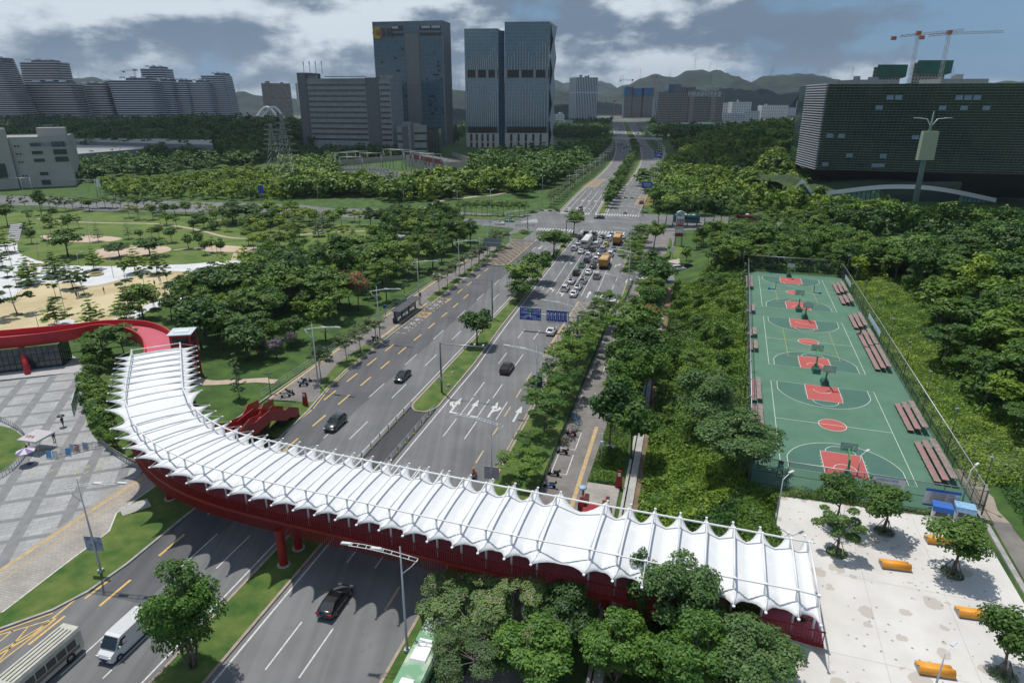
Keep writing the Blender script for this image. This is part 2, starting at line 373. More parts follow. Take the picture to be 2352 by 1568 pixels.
MB().sheet([R(-62,246),R(-67,251)]+CL('f',(1600,372),(1250,352),(650,328),(300,322),(150,300))+CL('e',(1690,290),(1160,290),(700,278),(340,240))+CL('e',(0,235),(0,160),(480,178),(900,203),(1170,202),(1700,215),(2340,232))+CL('f',(660,262),(1100,268),(1500,283),(2100,318))+[R(-60,297)],-0.004).struct('cross_street_west',M_asph)
MB().sheet([R(-17,258)]+[R(20,274),R(80,284),R(240,300),R(240,322),R(80,308),R(0,299),R(-17,300)],-0.004).struct('cross_street_east',M_asph)
MB().sheet([R(-18,189.5),R(-15,183),R(-9,181),R(-3,181.5),R(3,184),R(12,190),R(20,200),R(30,210),R(27,215),R(12,203),R(3,196),R(-5,190.5),R(-10,189.5)],0.012).struct('filling_station_driveway',M_asph)
def slab(name,pts,m,z=0.13,z0=-0.05):return MB().prism([Vector(p[:2])for p in pts],z0,z).struct(name,m)
def kerb(name,pts,m=None,wd=0.30,z=0.16,close=False):return MB().band(pts,wd,-0.05,z,close).struct(name,m or M_kerb)
med1=[R(-41.9,20),R(-41.9,60.5),R(-41.3,62),R(-38,62),R(-37.4,60.5),R(-37.4,20)]
med2=[R(-40.6,90.0),R(-41.6,91.2),R(-41.9,92.5),R(-41.9,190),R(-42.0,236),R(-41.7,246),R(-41.1,247.3),R(-40.6,246),R(-40.7,228),R(-40.2,205),R(-39.5,172),R(-38.6,135),R(-37.6,112),R(-37.5,92.5),R(-37.9,91.2),R(-38.8,90.0)]
slab('median_grass',med1,M_verge);slab('median_grass',med2,M_verge)
kerb('median_kerb',med1,close=True);kerb('median_kerb',med2,close=True)
FM=FML+FMR[::-1]
slab('median_grass',FM,M_verge);kerb('median_kerb',FML,wd=0.5);kerb('median_kerb',FMR,wd=0.5)
kerb('kerb_line',[R(*p)for p in LK],M_kerbg);kerb('kerb_line',[R(*p)for p in RK],M_kerb)
kerb('kerb_line',FL,wd=0.5);kerb('kerb_line',FR,wd=0.5)
slab('verge_right',[R(*p)for p in RK[:8]]+[R(-14.9,157),R(-15.6,150),R(-15.7,24)],M_verge)
slab('verge_right',[R(-15.0,158),R(-15.0,183.6),R(-13.6,181),R(-13.8,158)],M_verge)
slab('verge_right',[R(-18,192),R(-18.1,246),R(-14.0,246),R(-13.8,192),R(-16.5,190.3)],M_verge)
kerb('kerb_line',[R(-13.8,191),R(-16.8,190.2),R(-18,192),R(-18.1,247),R(-15,252)],M_kerb)
slab('sidewalk_right',[R(-15.6,24),R(-15.6,150),R(-13.8,158),R(-13.5,180.5),R(-6.5,180.5),R(-9.4,100),R(-10.0,76),R(-5.6,76),R(-5.6,66),R(-9.8,60),R(-9.8,24)],M_walk,0.134)
slab('sidewalk_right',[R(-13.8,190),R(-14.0,256),R(-4,262),R(-5.5,190)],M_walk,0.134)
MB().sheet([R(-9.9,76),R(-5.7,75.9),R(-5.7,66.2),R(-9.9,66.2)],0.139).struct('pale_brick_patch',M_walkl)
MB().strip([R(-11.0,62),R(-11.0,92)],0.55,0.142).strip([R(-11.0,68.5),R(-7.0,68.5)],0.55,0.146).strip([R(-10.9,100),R(-10.9,178)],0.55,0.142).struct('tactile_strip',M_tact)
mb=MB()
for s0 in(77,84,99,113,127,141):
 mb.strip([R(-15.2,s0),R(-13.0,s0),],0.14,0.145);mb.strip([R(-13.0,s0),R(-13.0,s0+5.5)],0.14,0.145);mb.strip([R(-15.1,s0),R(-15.1,s0+5.5)],0.12,0.145)
mb.struct('parking_bay_lines',M_white)
MB().band([R(-4.9,30),R(-4.9,150)],0.35,-0.05,0.4).struct('drain_wall',M_conc)
MB().band([R(-4.1,30),R(-4.1,150)],0.9,-0.05,0.3).struct('drain_wall',M_conc)
MB().sheet([R(-3.9,30),R(-3.9,178),R(-2.5,178),R(-2.7,120),R(-2.3,30)],0.06).struct('dirt_path',M_dirt)
slab('verge_left',[R(*p)for p in LK[7:-1]]+[R(-62.6,222),R(-62.7,150),R(-62.8,148)]+[R(-60.6,148),R(-60.6,116),R(-62.8,116),R(-62.9,104),R(-61.4,96),R(-61,80),R(-60.6,76)],M_verge,0.13)
slab('sidewalk_left',[R(-62.6,222),R(-62.7,150),R(-60.65,148),R(-60.65,116),R(-62.8,115.8),R(-62.9,104),R(-61.3,96),R(-58.6,91.0),R(-58.4,88.5),R(-66.5,87.5),R(-66.8,104),R(-67.4,150),R(-67.6,222)],M_walk,0.134)
MB().strip([R(-66.3,88),R(-66.7,110),R(-67.0,150),R(-67.2,220)],0.5,0.142).strip([R(-61.4,116),R(-61.4,147)],0.5,0.142).struct('tactile_strip',M_tact)
MB().band([R(-66.9,70),R(-67.0,104),R(-67.7,150),R(-67.9,222)],0.25,0,0.22).struct('park_edging',M_kerbg)
near_verge=[R(*p)for p in LK[:8]]+[A('i',1800,1290),A('i',1700,1490)]+CL('j',(1175,85),(880,292),(825,428),(500,670),(18,1040))+[A('j',-300,1190),R(-66,31)]
slab('verge_left',near_verge,M_verge,0.13)
pav=CL('j',(1180,84),(880,290),(822,427),(500,668),(14,1040),(-400,1300),(-400,880),(0,715),(420,425),(880,95),(1060,0),(1250,-110),(1300,-20))
slab('sidewalk_left',pav,M_walkl,0.134)
MB().strip(CL('j',(0,728),(640,305),(1110,8)),0.55,0.142).strip(CL('j',(0,815),(590,400),(1130,42)),0.16,0.142).struct('tactile_strip',M_tact)
MB().strip(CL('j',(1175,85),(880,292),(825,428),(500,670),(18,1040)),0.18,0.147).struct('white_edging',M_white)
MB().box(A('j',1020,240,0.15),(3.2,2.2,0.06),R_(40)).struct('manhole_slab',M_conc)
# painted markings
W=MB();Y=MB();F=MB();Z1=0.010
def ln(mb,r,s0,s1,wd=0.16,z=Z1,r1=None):mb.strip([R(r,s0),R(r if r1 is None else r1,s1)],wd,z)
def dash(mb,r,s0,s1,on,off,wd=0.16,z=Z1,r1=None):
 s=s0
 while s<s1:
  e=min(s+on,s1);f=lambda q:r if r1 is None else r+(r1-r)*(q-s0)/(s1-s0)
  mb.strip([R(f(s),s),R(f(e),e)],wd,z);s+=on+off
for i in range(16):
 s=113.2-8.06*10+i*8.06
 if s<184:ln(Y,-54.0,s,s+4,0.28)
for s in(41.6,50,58,66,74,82,90,98.0,106,114,149,158,166,174,182):ln(Y,-57.0 if s<80 else-57.2,s,s+4,0.28)
for i in range(14):
 s=92.8-60+i*15.05
 if 24<s<240:ln(W,-50.3,s,s+6);ln(W,-46.4,s+0.7,s+6.7)
W.strip([R(-42.7,20),R(-42.7,236)],0.18,Z1)
Y.strip([R(-57.2,86.5),R(-58.9,95),R(-59.7,104),R(-59.9,118)],0.16,Z1);Y.strip([R(-60,148),R(-60.2,190)],0.16,Z1)
def hatch(mb,poly,n,lw=0.12,z=Z1,cross=True):
 a,b,c,d=[Vector(p[:2])for p in poly]
 for p,q in((a,b),(b,c),(c,d),(d,a)):mb.strip([p,q],0.18,z)
 for i in range(-n,n):
  for sg in(1,-1)if cross else(1,):
   pts=[]
   for k in range(41):
    t=k/40;f=(i/n+t*0.55*1.0)
    fx=f if sg>0 else 1-f
    if 0<=fx<=1:
     e0=a.lerp(d,t);e1=b.lerp(c,t);pts.append(e0.lerp(e1,fx))
   if len(pts)>1:mb.strip([pts[0],pts[-1]],lw,z)
def hatch2(mb,poly,step,slope=1.4,lw=0.13,z=Z1):
 a,b,c,d=[Vector(p[:2])for p in poly]
 for p,q in((a,b),(b,c),(c,d),(d,a)):mb.strip([p,q],0.2,z)
 Lg=(d-a).length;k=-slope
 while k<1+slope:
  for sg in(1,-1):
   seg=[(t,(k+slope*t)if sg>0 else(1-k-slope*t))for t in np.linspace(0,1,60)]
   pts=[]
   for t,f in[(t,k+slope*t if sg>0 else k+slope*(1-t))for t in np.linspace(0,1,60)]:
    if 0<=f<=1:pts.append(a.lerp(b,t).lerp(d.lerp(c,t),f))
   if len(pts)>1:mb.strip([pts[0],pts[-1]],lw,z)
  k+=step/Lg
hatch2(Y,[R(-60.2,191),R(-52.9,191),R(-52.9,226),R(-60.4,226)],3.4,0.32)
ln(Y,-52.9,228,240,0.22)
hatch2(F,[R(-25.6,119.5),R(-22.3,120),R(-17.6,158),R(-25.1,158)],3.0,0.35)
F.strip([R(-25.6,119.5),R(-25.1,158.5)],0.4,Z1+.004)
for a_,b_,w_ in(((-300,1290),(400,1037),.16),((-300,1640),(432,1075),.16),((432,1075),(-300,1290),.14),((-60,1300),(95,1172),.14),((-200,1620),(215,1140),.14),((-300,1500),(400,1090),.14),((215,1278),(490,1060),.26),((640,930),(835,780),.26),((1085,570),(1280,415),.26)):Y.strip([A('j',*a_),A('j',*b_)],w_,Z1)
Y.strip([R(-57.2,42),R(-57.0,36),R(-58.5,31)],0.2,Z1)
for s0 in(125,140.2):
 for s in np.arange(s0+1.4,s0+11,1.9):
  ln(Y,-60.0,s,s+0.8,0.2);ln(Y,-57.5,s,s+0.8,0.2)
 for e in(s0,s0+12):Y.strip([R(-60.1,e),R(-58.9,e)],0.2,Z1);Y.strip([R(-58.5,e),R(-57.4,e)],0.2,Z1)
hatch2(Y,[R(-60.0,136.7),R(-57.5,136.7),R(-57.5,140),R(-60.0,140)],1.6,0.8)
W.strip([R(-36.7,20),R(-36.7,111),R(-37.7,135),R(-38.8,172),R(-39.6,205),R(-40.0,248)],0.2,Z1)
for i in range(9):
 s=83.0-60+i*15.05
 if s<150 and not 88<s<98:
  for r in(-33.1,-29.7):ln(W,r,s,s+6)
for s in(33,47.5,62.5,77,84.6,92,99.5,107):ln(F,-25.9,s,s+3.6,0.25)
for r in(-33.0,-30.1,-26.9):ln(W,r,90.5,97.5,0.15)
F.strip([R(-22.7,60),R(-22.6,116)],0.16,Z1)
for r,s0,s1,r1 in((-34.6,164,247,-36.9),(-31.8,163.6,247,-33.6),(-28.4,164,247,-30.3),(-25.3,163.7,247,-27.1),(-21.6,163.1,247,-23.9)):
 W.strip([R(r,s0),R(r1,s1)],0.16,Z1)
dash(W,-18.3,162.9,190,5,4)
W.strip([R(-40.3,248),R(-23,248)],0.35,Z1)
def arrow(mb,r,s,parts,sc=1.0,z=Z1,flip=1):
 def P(x,y):return R(r+x*sc,s+flip*y*sc)
 for kind in parts:
  if kind=='up':mb.sheet([P(-.17,0),P(.17,0),P(.17,3.6),P(-.17,3.6)],z);mb.sheet([P(-.55,3.4),P(.55,3.4),P(0,6)],z+.002)
  if kind in 'lr':
   g=-1 if kind=='l' else 1
   if 'up' not in parts:mb.sheet([P(-.11,0),P(.11,0),P(.11,2.9),P(-.11,2.9)],z)
   mb.sheet([P(.05*g,1.6),P(.05*g,2.5),P(.75*g,3.5),P(.75*g,2.8)],z+.004);mb.sheet([P(.7*g,2.2),P(.7*g,4.3),P(1.35*g,3.6)],z+.006)
  if kind=='u':
   mb.sheet([P(.35,0),P(.55,0),P(.55,3.4),P(.35,3.4)],z);mb.sheet([P(-.45,3.3),P(-.2,3.9),P(.3,4.1),P(.55,3.4),P(.35,3.3),P(.2,3.6),P(-.1,3.5),P(-.25,3.1)],z+.004)
   mb.sheet([P(-.75,3.2),P(.1,3.2),P(-.4,1.6)],z+.006)
arrow(W,-34.9,91,('up','l'));arrow(W,-31.8,91,('up',));arrow(W,-28.4,91,('up','r'));arrow(W,-24.1,90.5,('up',))
for s0,sc in((164,1.1),(196,1.1)):
 arrow(W,-36.9-(s0>180)*.8,s0+3,('u',),sc);arrow(W,-33.3-(s0>180)*.8,s0+1,('l',),sc)
arrow(W,-30.2,162,('l','up'));arrow(W,-23.6,162.5,('up',),1.1);arrow(W,-20.3,163,('r',),1.15);arrow(W,-17.4,158.5,('r',),1.15)
arrow(W,-20.5,197,('r',),1.15);arrow(W,-15.5,180,('r',),1.1);arrow(W,-48.6,222,('up',),1.0,flip=-1)
W.strip([R(-17.7,190.5),R(-16,185.6),R(-13.5,184.8)],0.16,Z1);W.strip([R(-17.7,192),R(-14.9,187),R(-12.5,186)],0.16,Z1)
def zebra(mb,r0,r1,s,L,step=1.15,wd=0.5,skip=(),z=Z1,da=0.0):
 r=r0
 while r<r1:
  if not any(a<r<b for a,b in skip):mb.sheet([R(r,s+da*(r-r0)),R(r+wd,s+da*(r-r0)),R(r+wd,s+L+da*(r-r0)),R(r,s+L+da*(r-r0))],z)
  r+=step
zebra(W,-57.2,-23.3,249.6,5.2,skip=((-42.4,-40.6),))
zebra(W,-57.4,-21.5,291.2,5.2,skip=((-43,-40.3),))
for i in range(9):W.strip([R(-12.5+i*0.02,181.2+i*1.0),R(-6.3,182.2+i*0.95)],0.42,0.018+0.004)
for i in range(8):W.strip([A('f',2120+14*i-10*0,370-0*i)+Vector((0,0,0))+Vector((0,i*1.1,0)),A('f',2200,372)+Vector((3,i*1.1,0))],0.5,0.006)
def off(pts,d):
 o=[]
 for i,p in enumerate(pts):
  a=pts[max(0,i-1)];b=pts[min(len(pts)-1,i+1)];t=(b-a).normalized();o.append(p+Vector((t.y,-t.x))*d)
 return o
def resample(pts,st):
 out=[];acc=0.0
 for a,b in zip(pts,pts[1:]):
  L=(b-a).length;q=-acc
  while q+st<=L:q+=st;out.append(a.lerp(b,q/L))
  acc=L-q
 return out
def lanes(mb,e0,e1,n,on,off_,wd,start=0,stop=1e9):
 a=resample(e0,3);b=resample(e1,3*len(resample(e1,1))/max(1,len(resample(e0,1))))
 m=min(len(a),len(b))
 for k in range(1,n):
  pts=[a[i].lerp(b[i],k/n)for i in range(m)];i=start
  while i+on<min(m,stop):mb.strip(pts[i:i+on+1],wd,Z1);i+=on+off_
lanes(W,FL,FML,5,1,3,0.22,25,230);lanes(W,FMR,FR,5,1,3,0.22,2,230)
lanes(W,FL,FML,5,24,1,0.2,1,26)
W.strip(off(FML,-0.9),0.3,Z1);W.strip(off(FL,0.9),0.3,Z1);W.strip(off(FMR,0.9),0.3,Z1)
for k in range(4):arrow(W,-54.6+3.3*k,305,('up',)if 0<k<3 else('l',),1.1)
for k in range(4):arrow(W,-52.6+3.3*k,330,('up',),1.1)
W.strip([R(-57,301),R(-43.5,301)],0.3,Z1)
hatch2(Y,CL('c',(250,1075),(360,1075),(440,1012),(345,1012)),5,0.5,0.25);hatch2(Y,CL('c',(660,1215),(795,1222),(815,1140),(710,1135)),4,0.5,0.2)
for yy,w_ in((325,.16),):pass
W.strip(CL('f',(380,305),(900,320),(1600,352)),0.2,0.006);W.strip(CL('f',(700,345),(1600,364)),0.2,0.006)
W.strip([R(-15,262),R(40,281),R(120,291)],0.18,0.006);W.strip([R(-17,281),R(40,292),R(120,299)],0.18,0.006)
W.struct('white_road_markings',M_white);Y.struct('yellow_road_markings',M_yel);F.struct('faded_yellow_road_markings',M_yelf)
for s0 in(128.2,143.0):
 for i,ch in enumerate('公交车'):
  me=text_mesh(ch,2.0);me.materials.clear();me.materials.append(M_white)
  o=link('bus_lane_lettering',me);o.location=R(-58.8,s0+6.0-i*2.9 if False else s0+0.4+(2-i)*-1*0+i*2.9,Z1+.003);o['kind']='structure'
  o.rotation_euler=(0,0,-RA);o.scale=(0.85,1.05,1)
# footbridge
M_red=mat('bridge_red',(0.31,0.014,0.013),0.45,c2=(0.19,0.014,0.012),scale=0.45,detail=9,contrast=(.4,.7))
M_redd=mat('bridge_slat_red',(0.26,0.010,0.010),0.5)
M_pink=mat('deck_pink',(0.50,0.10,0.14),0.8,c2=(0.44,0.085,0.12),scale=0.8)
M_fab=mat('membrane_white',(0.80,0.81,0.82),0.5,c2=(0.72,0.735,0.75),scale=0.9,trans=0.10,contrast=(.25,.5))
M_wst=mat('white_steel',(0.74,0.75,0.75),0.4)
M_gst=mat('galvanised_steel',(0.42,0.44,0.46),0.4,metal=0.5)
def build_bridge():
 fi=[(1612,385),(1614,425),(1617,470),(1620,520),(1622,570),(1625,620),(1625,672),(1628,725),(1637,785),(1700,925),(1750,985),(1810,1042),(1888,1088),(1985,1145),(2110,1190)]
 fk=[(232,1230),(387,1258),(553,1285),(716,1325),(883,1360),(1060,1395),(1243,1428),(1397,1460),(1552,1487),(1742,1525)]
 fl=[(1120,165),(1268,193),(1420,222),(1577,250),(1740,283),(1893,310)]
 fn=[(598,228),(775,255),(970,290),(1170,325),(1375,365),(1580,397),(1790,435),(2010,480),(2145,505)]
 far=[A('i',*p,10)for p in fi]+[A('k',*p,10)for p in fk]+[A('l',*p,10)for p in fl]+[A('n',*p,10)for p in fn]
 ni=[(1178,448),(1172,494),(1165,540),(1155,590),(1145,635),(1130,690),(1125,750),(1115,812),(1118,890),(1165,1050),(1205,1125),(1265,1210),(1365,1290),(1490,1360),(1640,1430),(1815,1490),(1995,1535)]
 near=[A('i',*p,10)for p in ni]
 nl=[A('l',*p,10)for p in[(62,240),(208,270),(360,300),(482,328),(610,355),(767,392),(927,430),(1085,462),(1250,497),(1420,537),(1597,573),(1768,605)]]
 near+=[near[-1].lerp(nl[0],1/3),near[-1].lerp(nl[0],2/3)]+nl
 nn=[A('n',*p,10)for p in[(488,560),(690,607),(912,650),(1130,690)]];ne=[A('n',2060,868,10),A('n',2220,910,10)]
 near+=nn+[nn[-1].lerp(ne[0],k/4)for k in(1,2,3)]+ne
 n=min(len(far),len(near))
 def relax(P):
  P=[Vector(p)for p in P]
  for _ in range(3):
   Q=[p.copy()for p in P]
   for i in range(2,len(P)-2):
    if i in(8,9)or abs((P[i]-P[i-1]).length-(P[i+1]-P[i]).length)>1.2:continue
    Q[i]=P[i]*0.5+(P[i-1]+P[i+1])*0.25
   P=Q
  return P
 far=relax(far);near=relax(near)
 b=thing('footbridge','red curved footbridge over the road under a long white sawtooth membrane canopy','footbridge',(-25.1,62.0,0))
# membrane
 outs=[]
 for i in range(n):
  ax=(far[i]-near[i]);ax.z=0;ax.normalize();outs.append(ax)
 fab=MB();fab.sm=True;NT=8;NX=14
 ZR,ZV,ZT=9.05,8.62,9.08
 prof=[-0.26,-0.13,0,.1,.2,.35,.5,.65,.8,.9,1,1.13,1.26]
 rows=[]
 for i in range(n-1):
  bl=(far[i+1]-far[i]).length;sag=min(0.55,0.15*bl)
  wide=bl>4
  for k in range(NT+(i==n-2)):
   t=k/NT;q=abs(2*t-1)
   qq=q if not wide else max(0,(q-0.25)/0.75)
   row=[]
   nr=near[i].lerp(near[i+1],t);fr=far[i].lerp(far[i+1],t);ax=outs[i].lerp(outs[i+1],t).normalized()
   for j,x in enumerate(prof):
    ridge=ZR-sag*(1-q**1.15)
    if x<0 or x>1:
     g=(-x if x<0 else x-1)/0.26
     tip=2.35;val=0.6
     e=val+(tip-val)*q**2.1
     base=nr-ax*(e*g)if x<0 else fr+ax*(e*g)
     zt=ZT-0.8*(1-q**1.4)
     z=ridge*(1-g)+zt*g-0.10*math.sin(PI*g)
     row.append((base.x,base.y,z))
    else:
     p=nr.lerp(fr,x);row.append((p.x,p.y,ridge+0.14*math.sin(PI*x)))
   rows.append(row)
 m=len(prof);vs=[v for r in rows for v in r]
 fs=[(a*m+c,a*m+c+1,(a+1)*m+c+1,(a+1)*m+c)for a in range(len(rows)-1)for c in range(m-1)]
 fab.add(vs,fs);fo=fab.build('canopy_membrane',M_fab,b,True)
 sol=fo.modifiers.new('s','SOLIDIFY');sol.thickness=0.03
# frames
 for i in range(n):
  mb=MB();mb.tube([near[i],far[i]],0.085,8)
  for p,s_ in((near[i],-1),(far[i],1)):
   o=outs[i]*s_
   mb.tube([(p.x,p.y,5.55),(p.x,p.y,9.99)],0.11,8)
   mb.cyl((p.x,p.y,9.92),0.14,0.2,10)
   tip=Vector((p.x,p.y,9.1))+o*2.33;mb.cyl((tip.x,tip.y,9.0),.13,.12,8)
   mb.tube([(p.x,p.y,9.95),tip],0.022,5,cap=False)
   mb.tube([(p.x,p.y,8.1),tip-Vector((0,0,.08))],0.045,6,cap=False)
  mb.build('canopy_frame',M_wst,b,True)
 mb=MB();mb.tube(near,0.07,8);mb.build('longitudinal_beam',M_wst,b,True)
 mb=MB();mb.tube(far,0.09,8);mb.build('longitudinal_beam',M_wst,b,True)
# deck
 oL=(far[0]-near[0]).normalized();d0=(far[0]-far[2]).normalized();dE=(far[-1]-far[-3]).normalized()
 Fd=[far[0]+d0*0.4]+far+[far[-1]+dE*0.4];Nd=[near[0]+d0*0.4]+near+[near[-1]+dE*0.9]
 k=len(Fd);ex=0.25;dk=MB();vs=[]
 for f,q in zip(Fd,Nd):
  a=(f-q).normalized();f=f+a*ex;q=q-a*ex
  vs+=[(q.x,q.y,5.6),(f.x,f.y,5.6)]
 dk.add(vs,[(2*i,2*i+1,2*i+3,2*i+2)for i in range(k-1)]);dk.build('deck',M_pink,b,True)
 gd=MB();vs=[]
 for f,q in zip(Fd,Nd):
  a=(f-q).normalized();f=f+a*(ex+.1);q=q-a*(ex+.1);f2=f-a*1.5;q2=q+a*1.5
  vs+=[(q.x,q.y,5.58),(q.x,q.y,5.15),(q2.x,q2.y,4.75),(f2.x,f2.y,4.75),(f.x,f.y,5.15),(f.x,f.y,5.58)]
 fs=[(6*i+j,6*i+j+1,6*i+j+7,6*i+j+6)for i in range(k-1)for j in range(5)];gd.add(vs,fs);gd.build('girder',M_red,b,True)
# fins: vertical slats above and below the deck edge
 for P,sg in((Nd,-1),(Fd,1)):
  sl_=MB();rl=MB();pts=[]
  for f,q in zip(Fd,Nd):
   a=(f-q).normalized();pts.append((f+a*0.45)if sg>0 else(q-a*0.45))
  pts=[Vector((p.x,p.y,0))for p in pts]
  zlo=4.15 if sg<0 else 4.9
  tot=0
  for a,c in zip(pts,pts[1:]):
   L=(c-a).length;d=(c-a)/max(L,1e-6);s=-tot%0.24
   while s<L:
    p=a+d*s;sl_.beam((p.x,p.y,zlo),(p.x,p.y,6.85),0.05,0.16,up=(d.y,-d.x,0));s+=0.24
   tot+=L
   rl.beam((a.x,a.y,6.88),(c.x,c.y,6.88),0.16,0.06);rl.beam((a.x,a.y,5.5),(c.x,c.y,5.5),0.12,0.35)
  o=sl_.build('slat_screen',M_redd,b,True);rl.build('handrail',M_red,b,True)
# pillars
 for q in(A('v',652,1296,.13),A('v',686,1258,.13),A('p',735,1290,.13),R(-14.0+1.5,57,.13),R(-4.6,53.5,.1),R(9,50,2)):
  mb=MB();mb.cyl((q.x,q.y,q.z-0.5 if q.z>1 else q.z),0.46,4.78-q.z+(0.5 if q.z>1 else 0),20,r2=0.5)
  o=mb.build('pillar',M_red,b,True)
  mb=MB();mb.cyl((q.x,q.y,q.z-.02),0.72,0.12,20);link('footing',mb.mesh('footing',M_conc),o)
# west staircase: three descending walls with landings
 def stair(pl,wd,name='staircase'):
  st=MB();up=Vector((0,0,1))
  for(p,z0),(q,z1)in zip(pl,pl[1:]):
   p,q=Vector(p[:2]),Vector(q[:2]);d=(q-p).normalized();nn_=Vector((-d.y,d.x))
   if abs(z1-z0)<.05:
    st.add([(*(p+nn_*wd/2),z0),(*(p-nn_*wd/2),z0),(*(q-nn_*wd/2),z1),(*(q+nn_*wd/2),z1)],[(0,1,2,3)])
   else:
    ns=max(3,int(abs(z1-z0)/0.16))
    for i in range(ns):
     a=p.lerp(q,i/ns);c=p.lerp(q,(i+1)/ns);z=z0+(z1-z0)*(i+1)/ns
     st.add([(*(a+nn_*wd/2),z),(*(a-nn_*wd/2),z),(*(c-nn_*wd/2),z),(*(c+nn_*wd/2),z),(*(a+nn_*wd/2),z+(z0-z1)/ns),(*(a-nn_*wd/2),z+(z0-z1)/ns)],[(0,1,2,3),(4,5,1,0)])
  so_=st.build(name,M_redd,b,True)
  for sg in(1,-1):
   wl=MB();vs=[]
   P3=[(Vector(p[:2]),z)for p,z in pl]
   for i,(p,z)in enumerate(P3):
    a=P3[max(0,i-1)][0];c=P3[min(len(P3)-1,i+1)][0];d=(c-a).normalized();nn_=Vector((-d.y,d.x))*sg
    for w_ in(wd/2,wd/2+.12):
     e=p+nn_*w_;vs+=[(e.x,e.y,z-0.55),(e.x,e.y,z+1.25)]
   fs=[]
   for i in range(len(P3)-1):
    o=4*i;fs+=[(o,o+1,o+5,o+4),(o+2,o+6,o+7,o+3),(o+1,o+3,o+7,o+5),(o,o+4,o+6,o+2)]
   fs+=[(0,2,3,1),(4*len(P3)-4,4*len(P3)-3,4*len(P3)-1,4*len(P3)-2)]
   wl.add(vs,fs);link('parapet',wl.mesh('parapet',M_red),so_)
  un=MB();vs=[]
  for i,(p,z)in enumerate(P3):
   a=P3[max(0,i-1)][0];c=P3[min(len(P3)-1,i+1)][0];d=(c-a).normalized();nn_=Vector((-d.y,d.x))
   for w_ in(wd/2,-wd/2):e=p+nn_*w_;vs.append((e.x,e.y,z-0.5))
  un.add(vs,[(2*i,2*i+2,2*i+3,2*i+1)for i in range(len(P3)-1)]);link('soffit',un.mesh('soffit',M_red),so_)
  return so_
 top=A('p',1240,440,5.6)
 top=far[11]+outs[11]*0.4;top.z=5.6
 e1=A('p',2000,400,0.3)
 d1=(e1-top);d1.z=0
 pl=[(top,5.6),(top.lerp(e1,.16),5.6),(top.lerp(e1,.40),3.7),(top.lerp(e1,.60),3.7),(top.lerp(e1,.80),1.7),(top.lerp(e1,.86),1.7),(e1,0.25)]
 stair(pl,2.6)
 e2=A('p',1740,320,0.3);t2=top+outs[11]*3.0-d1.normalized()*0.5;t2.z=5.6
 stair([(top+outs[11]*0.6,5.6),(t2,5.6),(t2.lerp(e2,.25),4.6),(t2.lerp(e2,.50),2.6),(t2.lerp(e2,.68),2.6),(e2,.25)],2.2)
 q=A('p',1708,535,.13);mb=MB();mb.cyl((q.x,q.y,.13),.33,2.6,16);mb.build('stair_pillar',M_red,b,True)
 g0=R(-8.3,66.5,0);gt=R(-9.6,62.9,5.6)
 stair([(R(-7.6,61.0),5.6),(R(-7.6,62.2),5.6),(R(-7.7,66.0),3.0),(R(-7.7,67.0),3.0),(R(-7.8,71.3),.2)],2.4)
 return far,near,outs
FARN,NEARN,OUTS=build_bridge()
# basketball courts on the raised ground
M_cgreen=mat('court_green',(0.062,0.150,0.098),0.75,c2=(0.082,0.182,0.122),scale=0.3,detail=6)
M_cdark=mat('court_dark_green',(0.044,0.118,0.088),0.75,c2=(0.055,0.138,0.104),scale=0.15)
M_cred=mat('court_red',(0.42,0.085,0.075),0.75,c2=(0.36,0.075,0.068),scale=0.3)
M_cline=mat('court_line_white',(0.62,0.66,0.62),0.7)
M_cyel=mat('court_line_yellow',(0.42,0.36,0.08),0.7)
M_hgreen=mat('hoop_green',(0.035,0.23,0.075),0.5)
M_hdark=mat('hoop_base_green',(0.012,0.085,0.065),0.5)
M_pole=mat('dark_pole',(0.055,0.065,0.065),0.5)
M_wood=mat('weathered_board',(0.28,0.225,0.20),0.85,c2=(0.17,0.14,0.125),scale=1.6)
M_woodr=mat('pinkish_worn_board',(0.34,0.145,0.16),0.85,c2=(0.24,0.17,0.155),scale=1.1,contrast=(.42,.58))
MB().prism([K(-3.9,-5.2),K(20.3,-5.2),K(20.0,103.5),K(-2.9,103.5)],3.5,CZ).struct('court_surface',M_cgreen)
LW=0.07
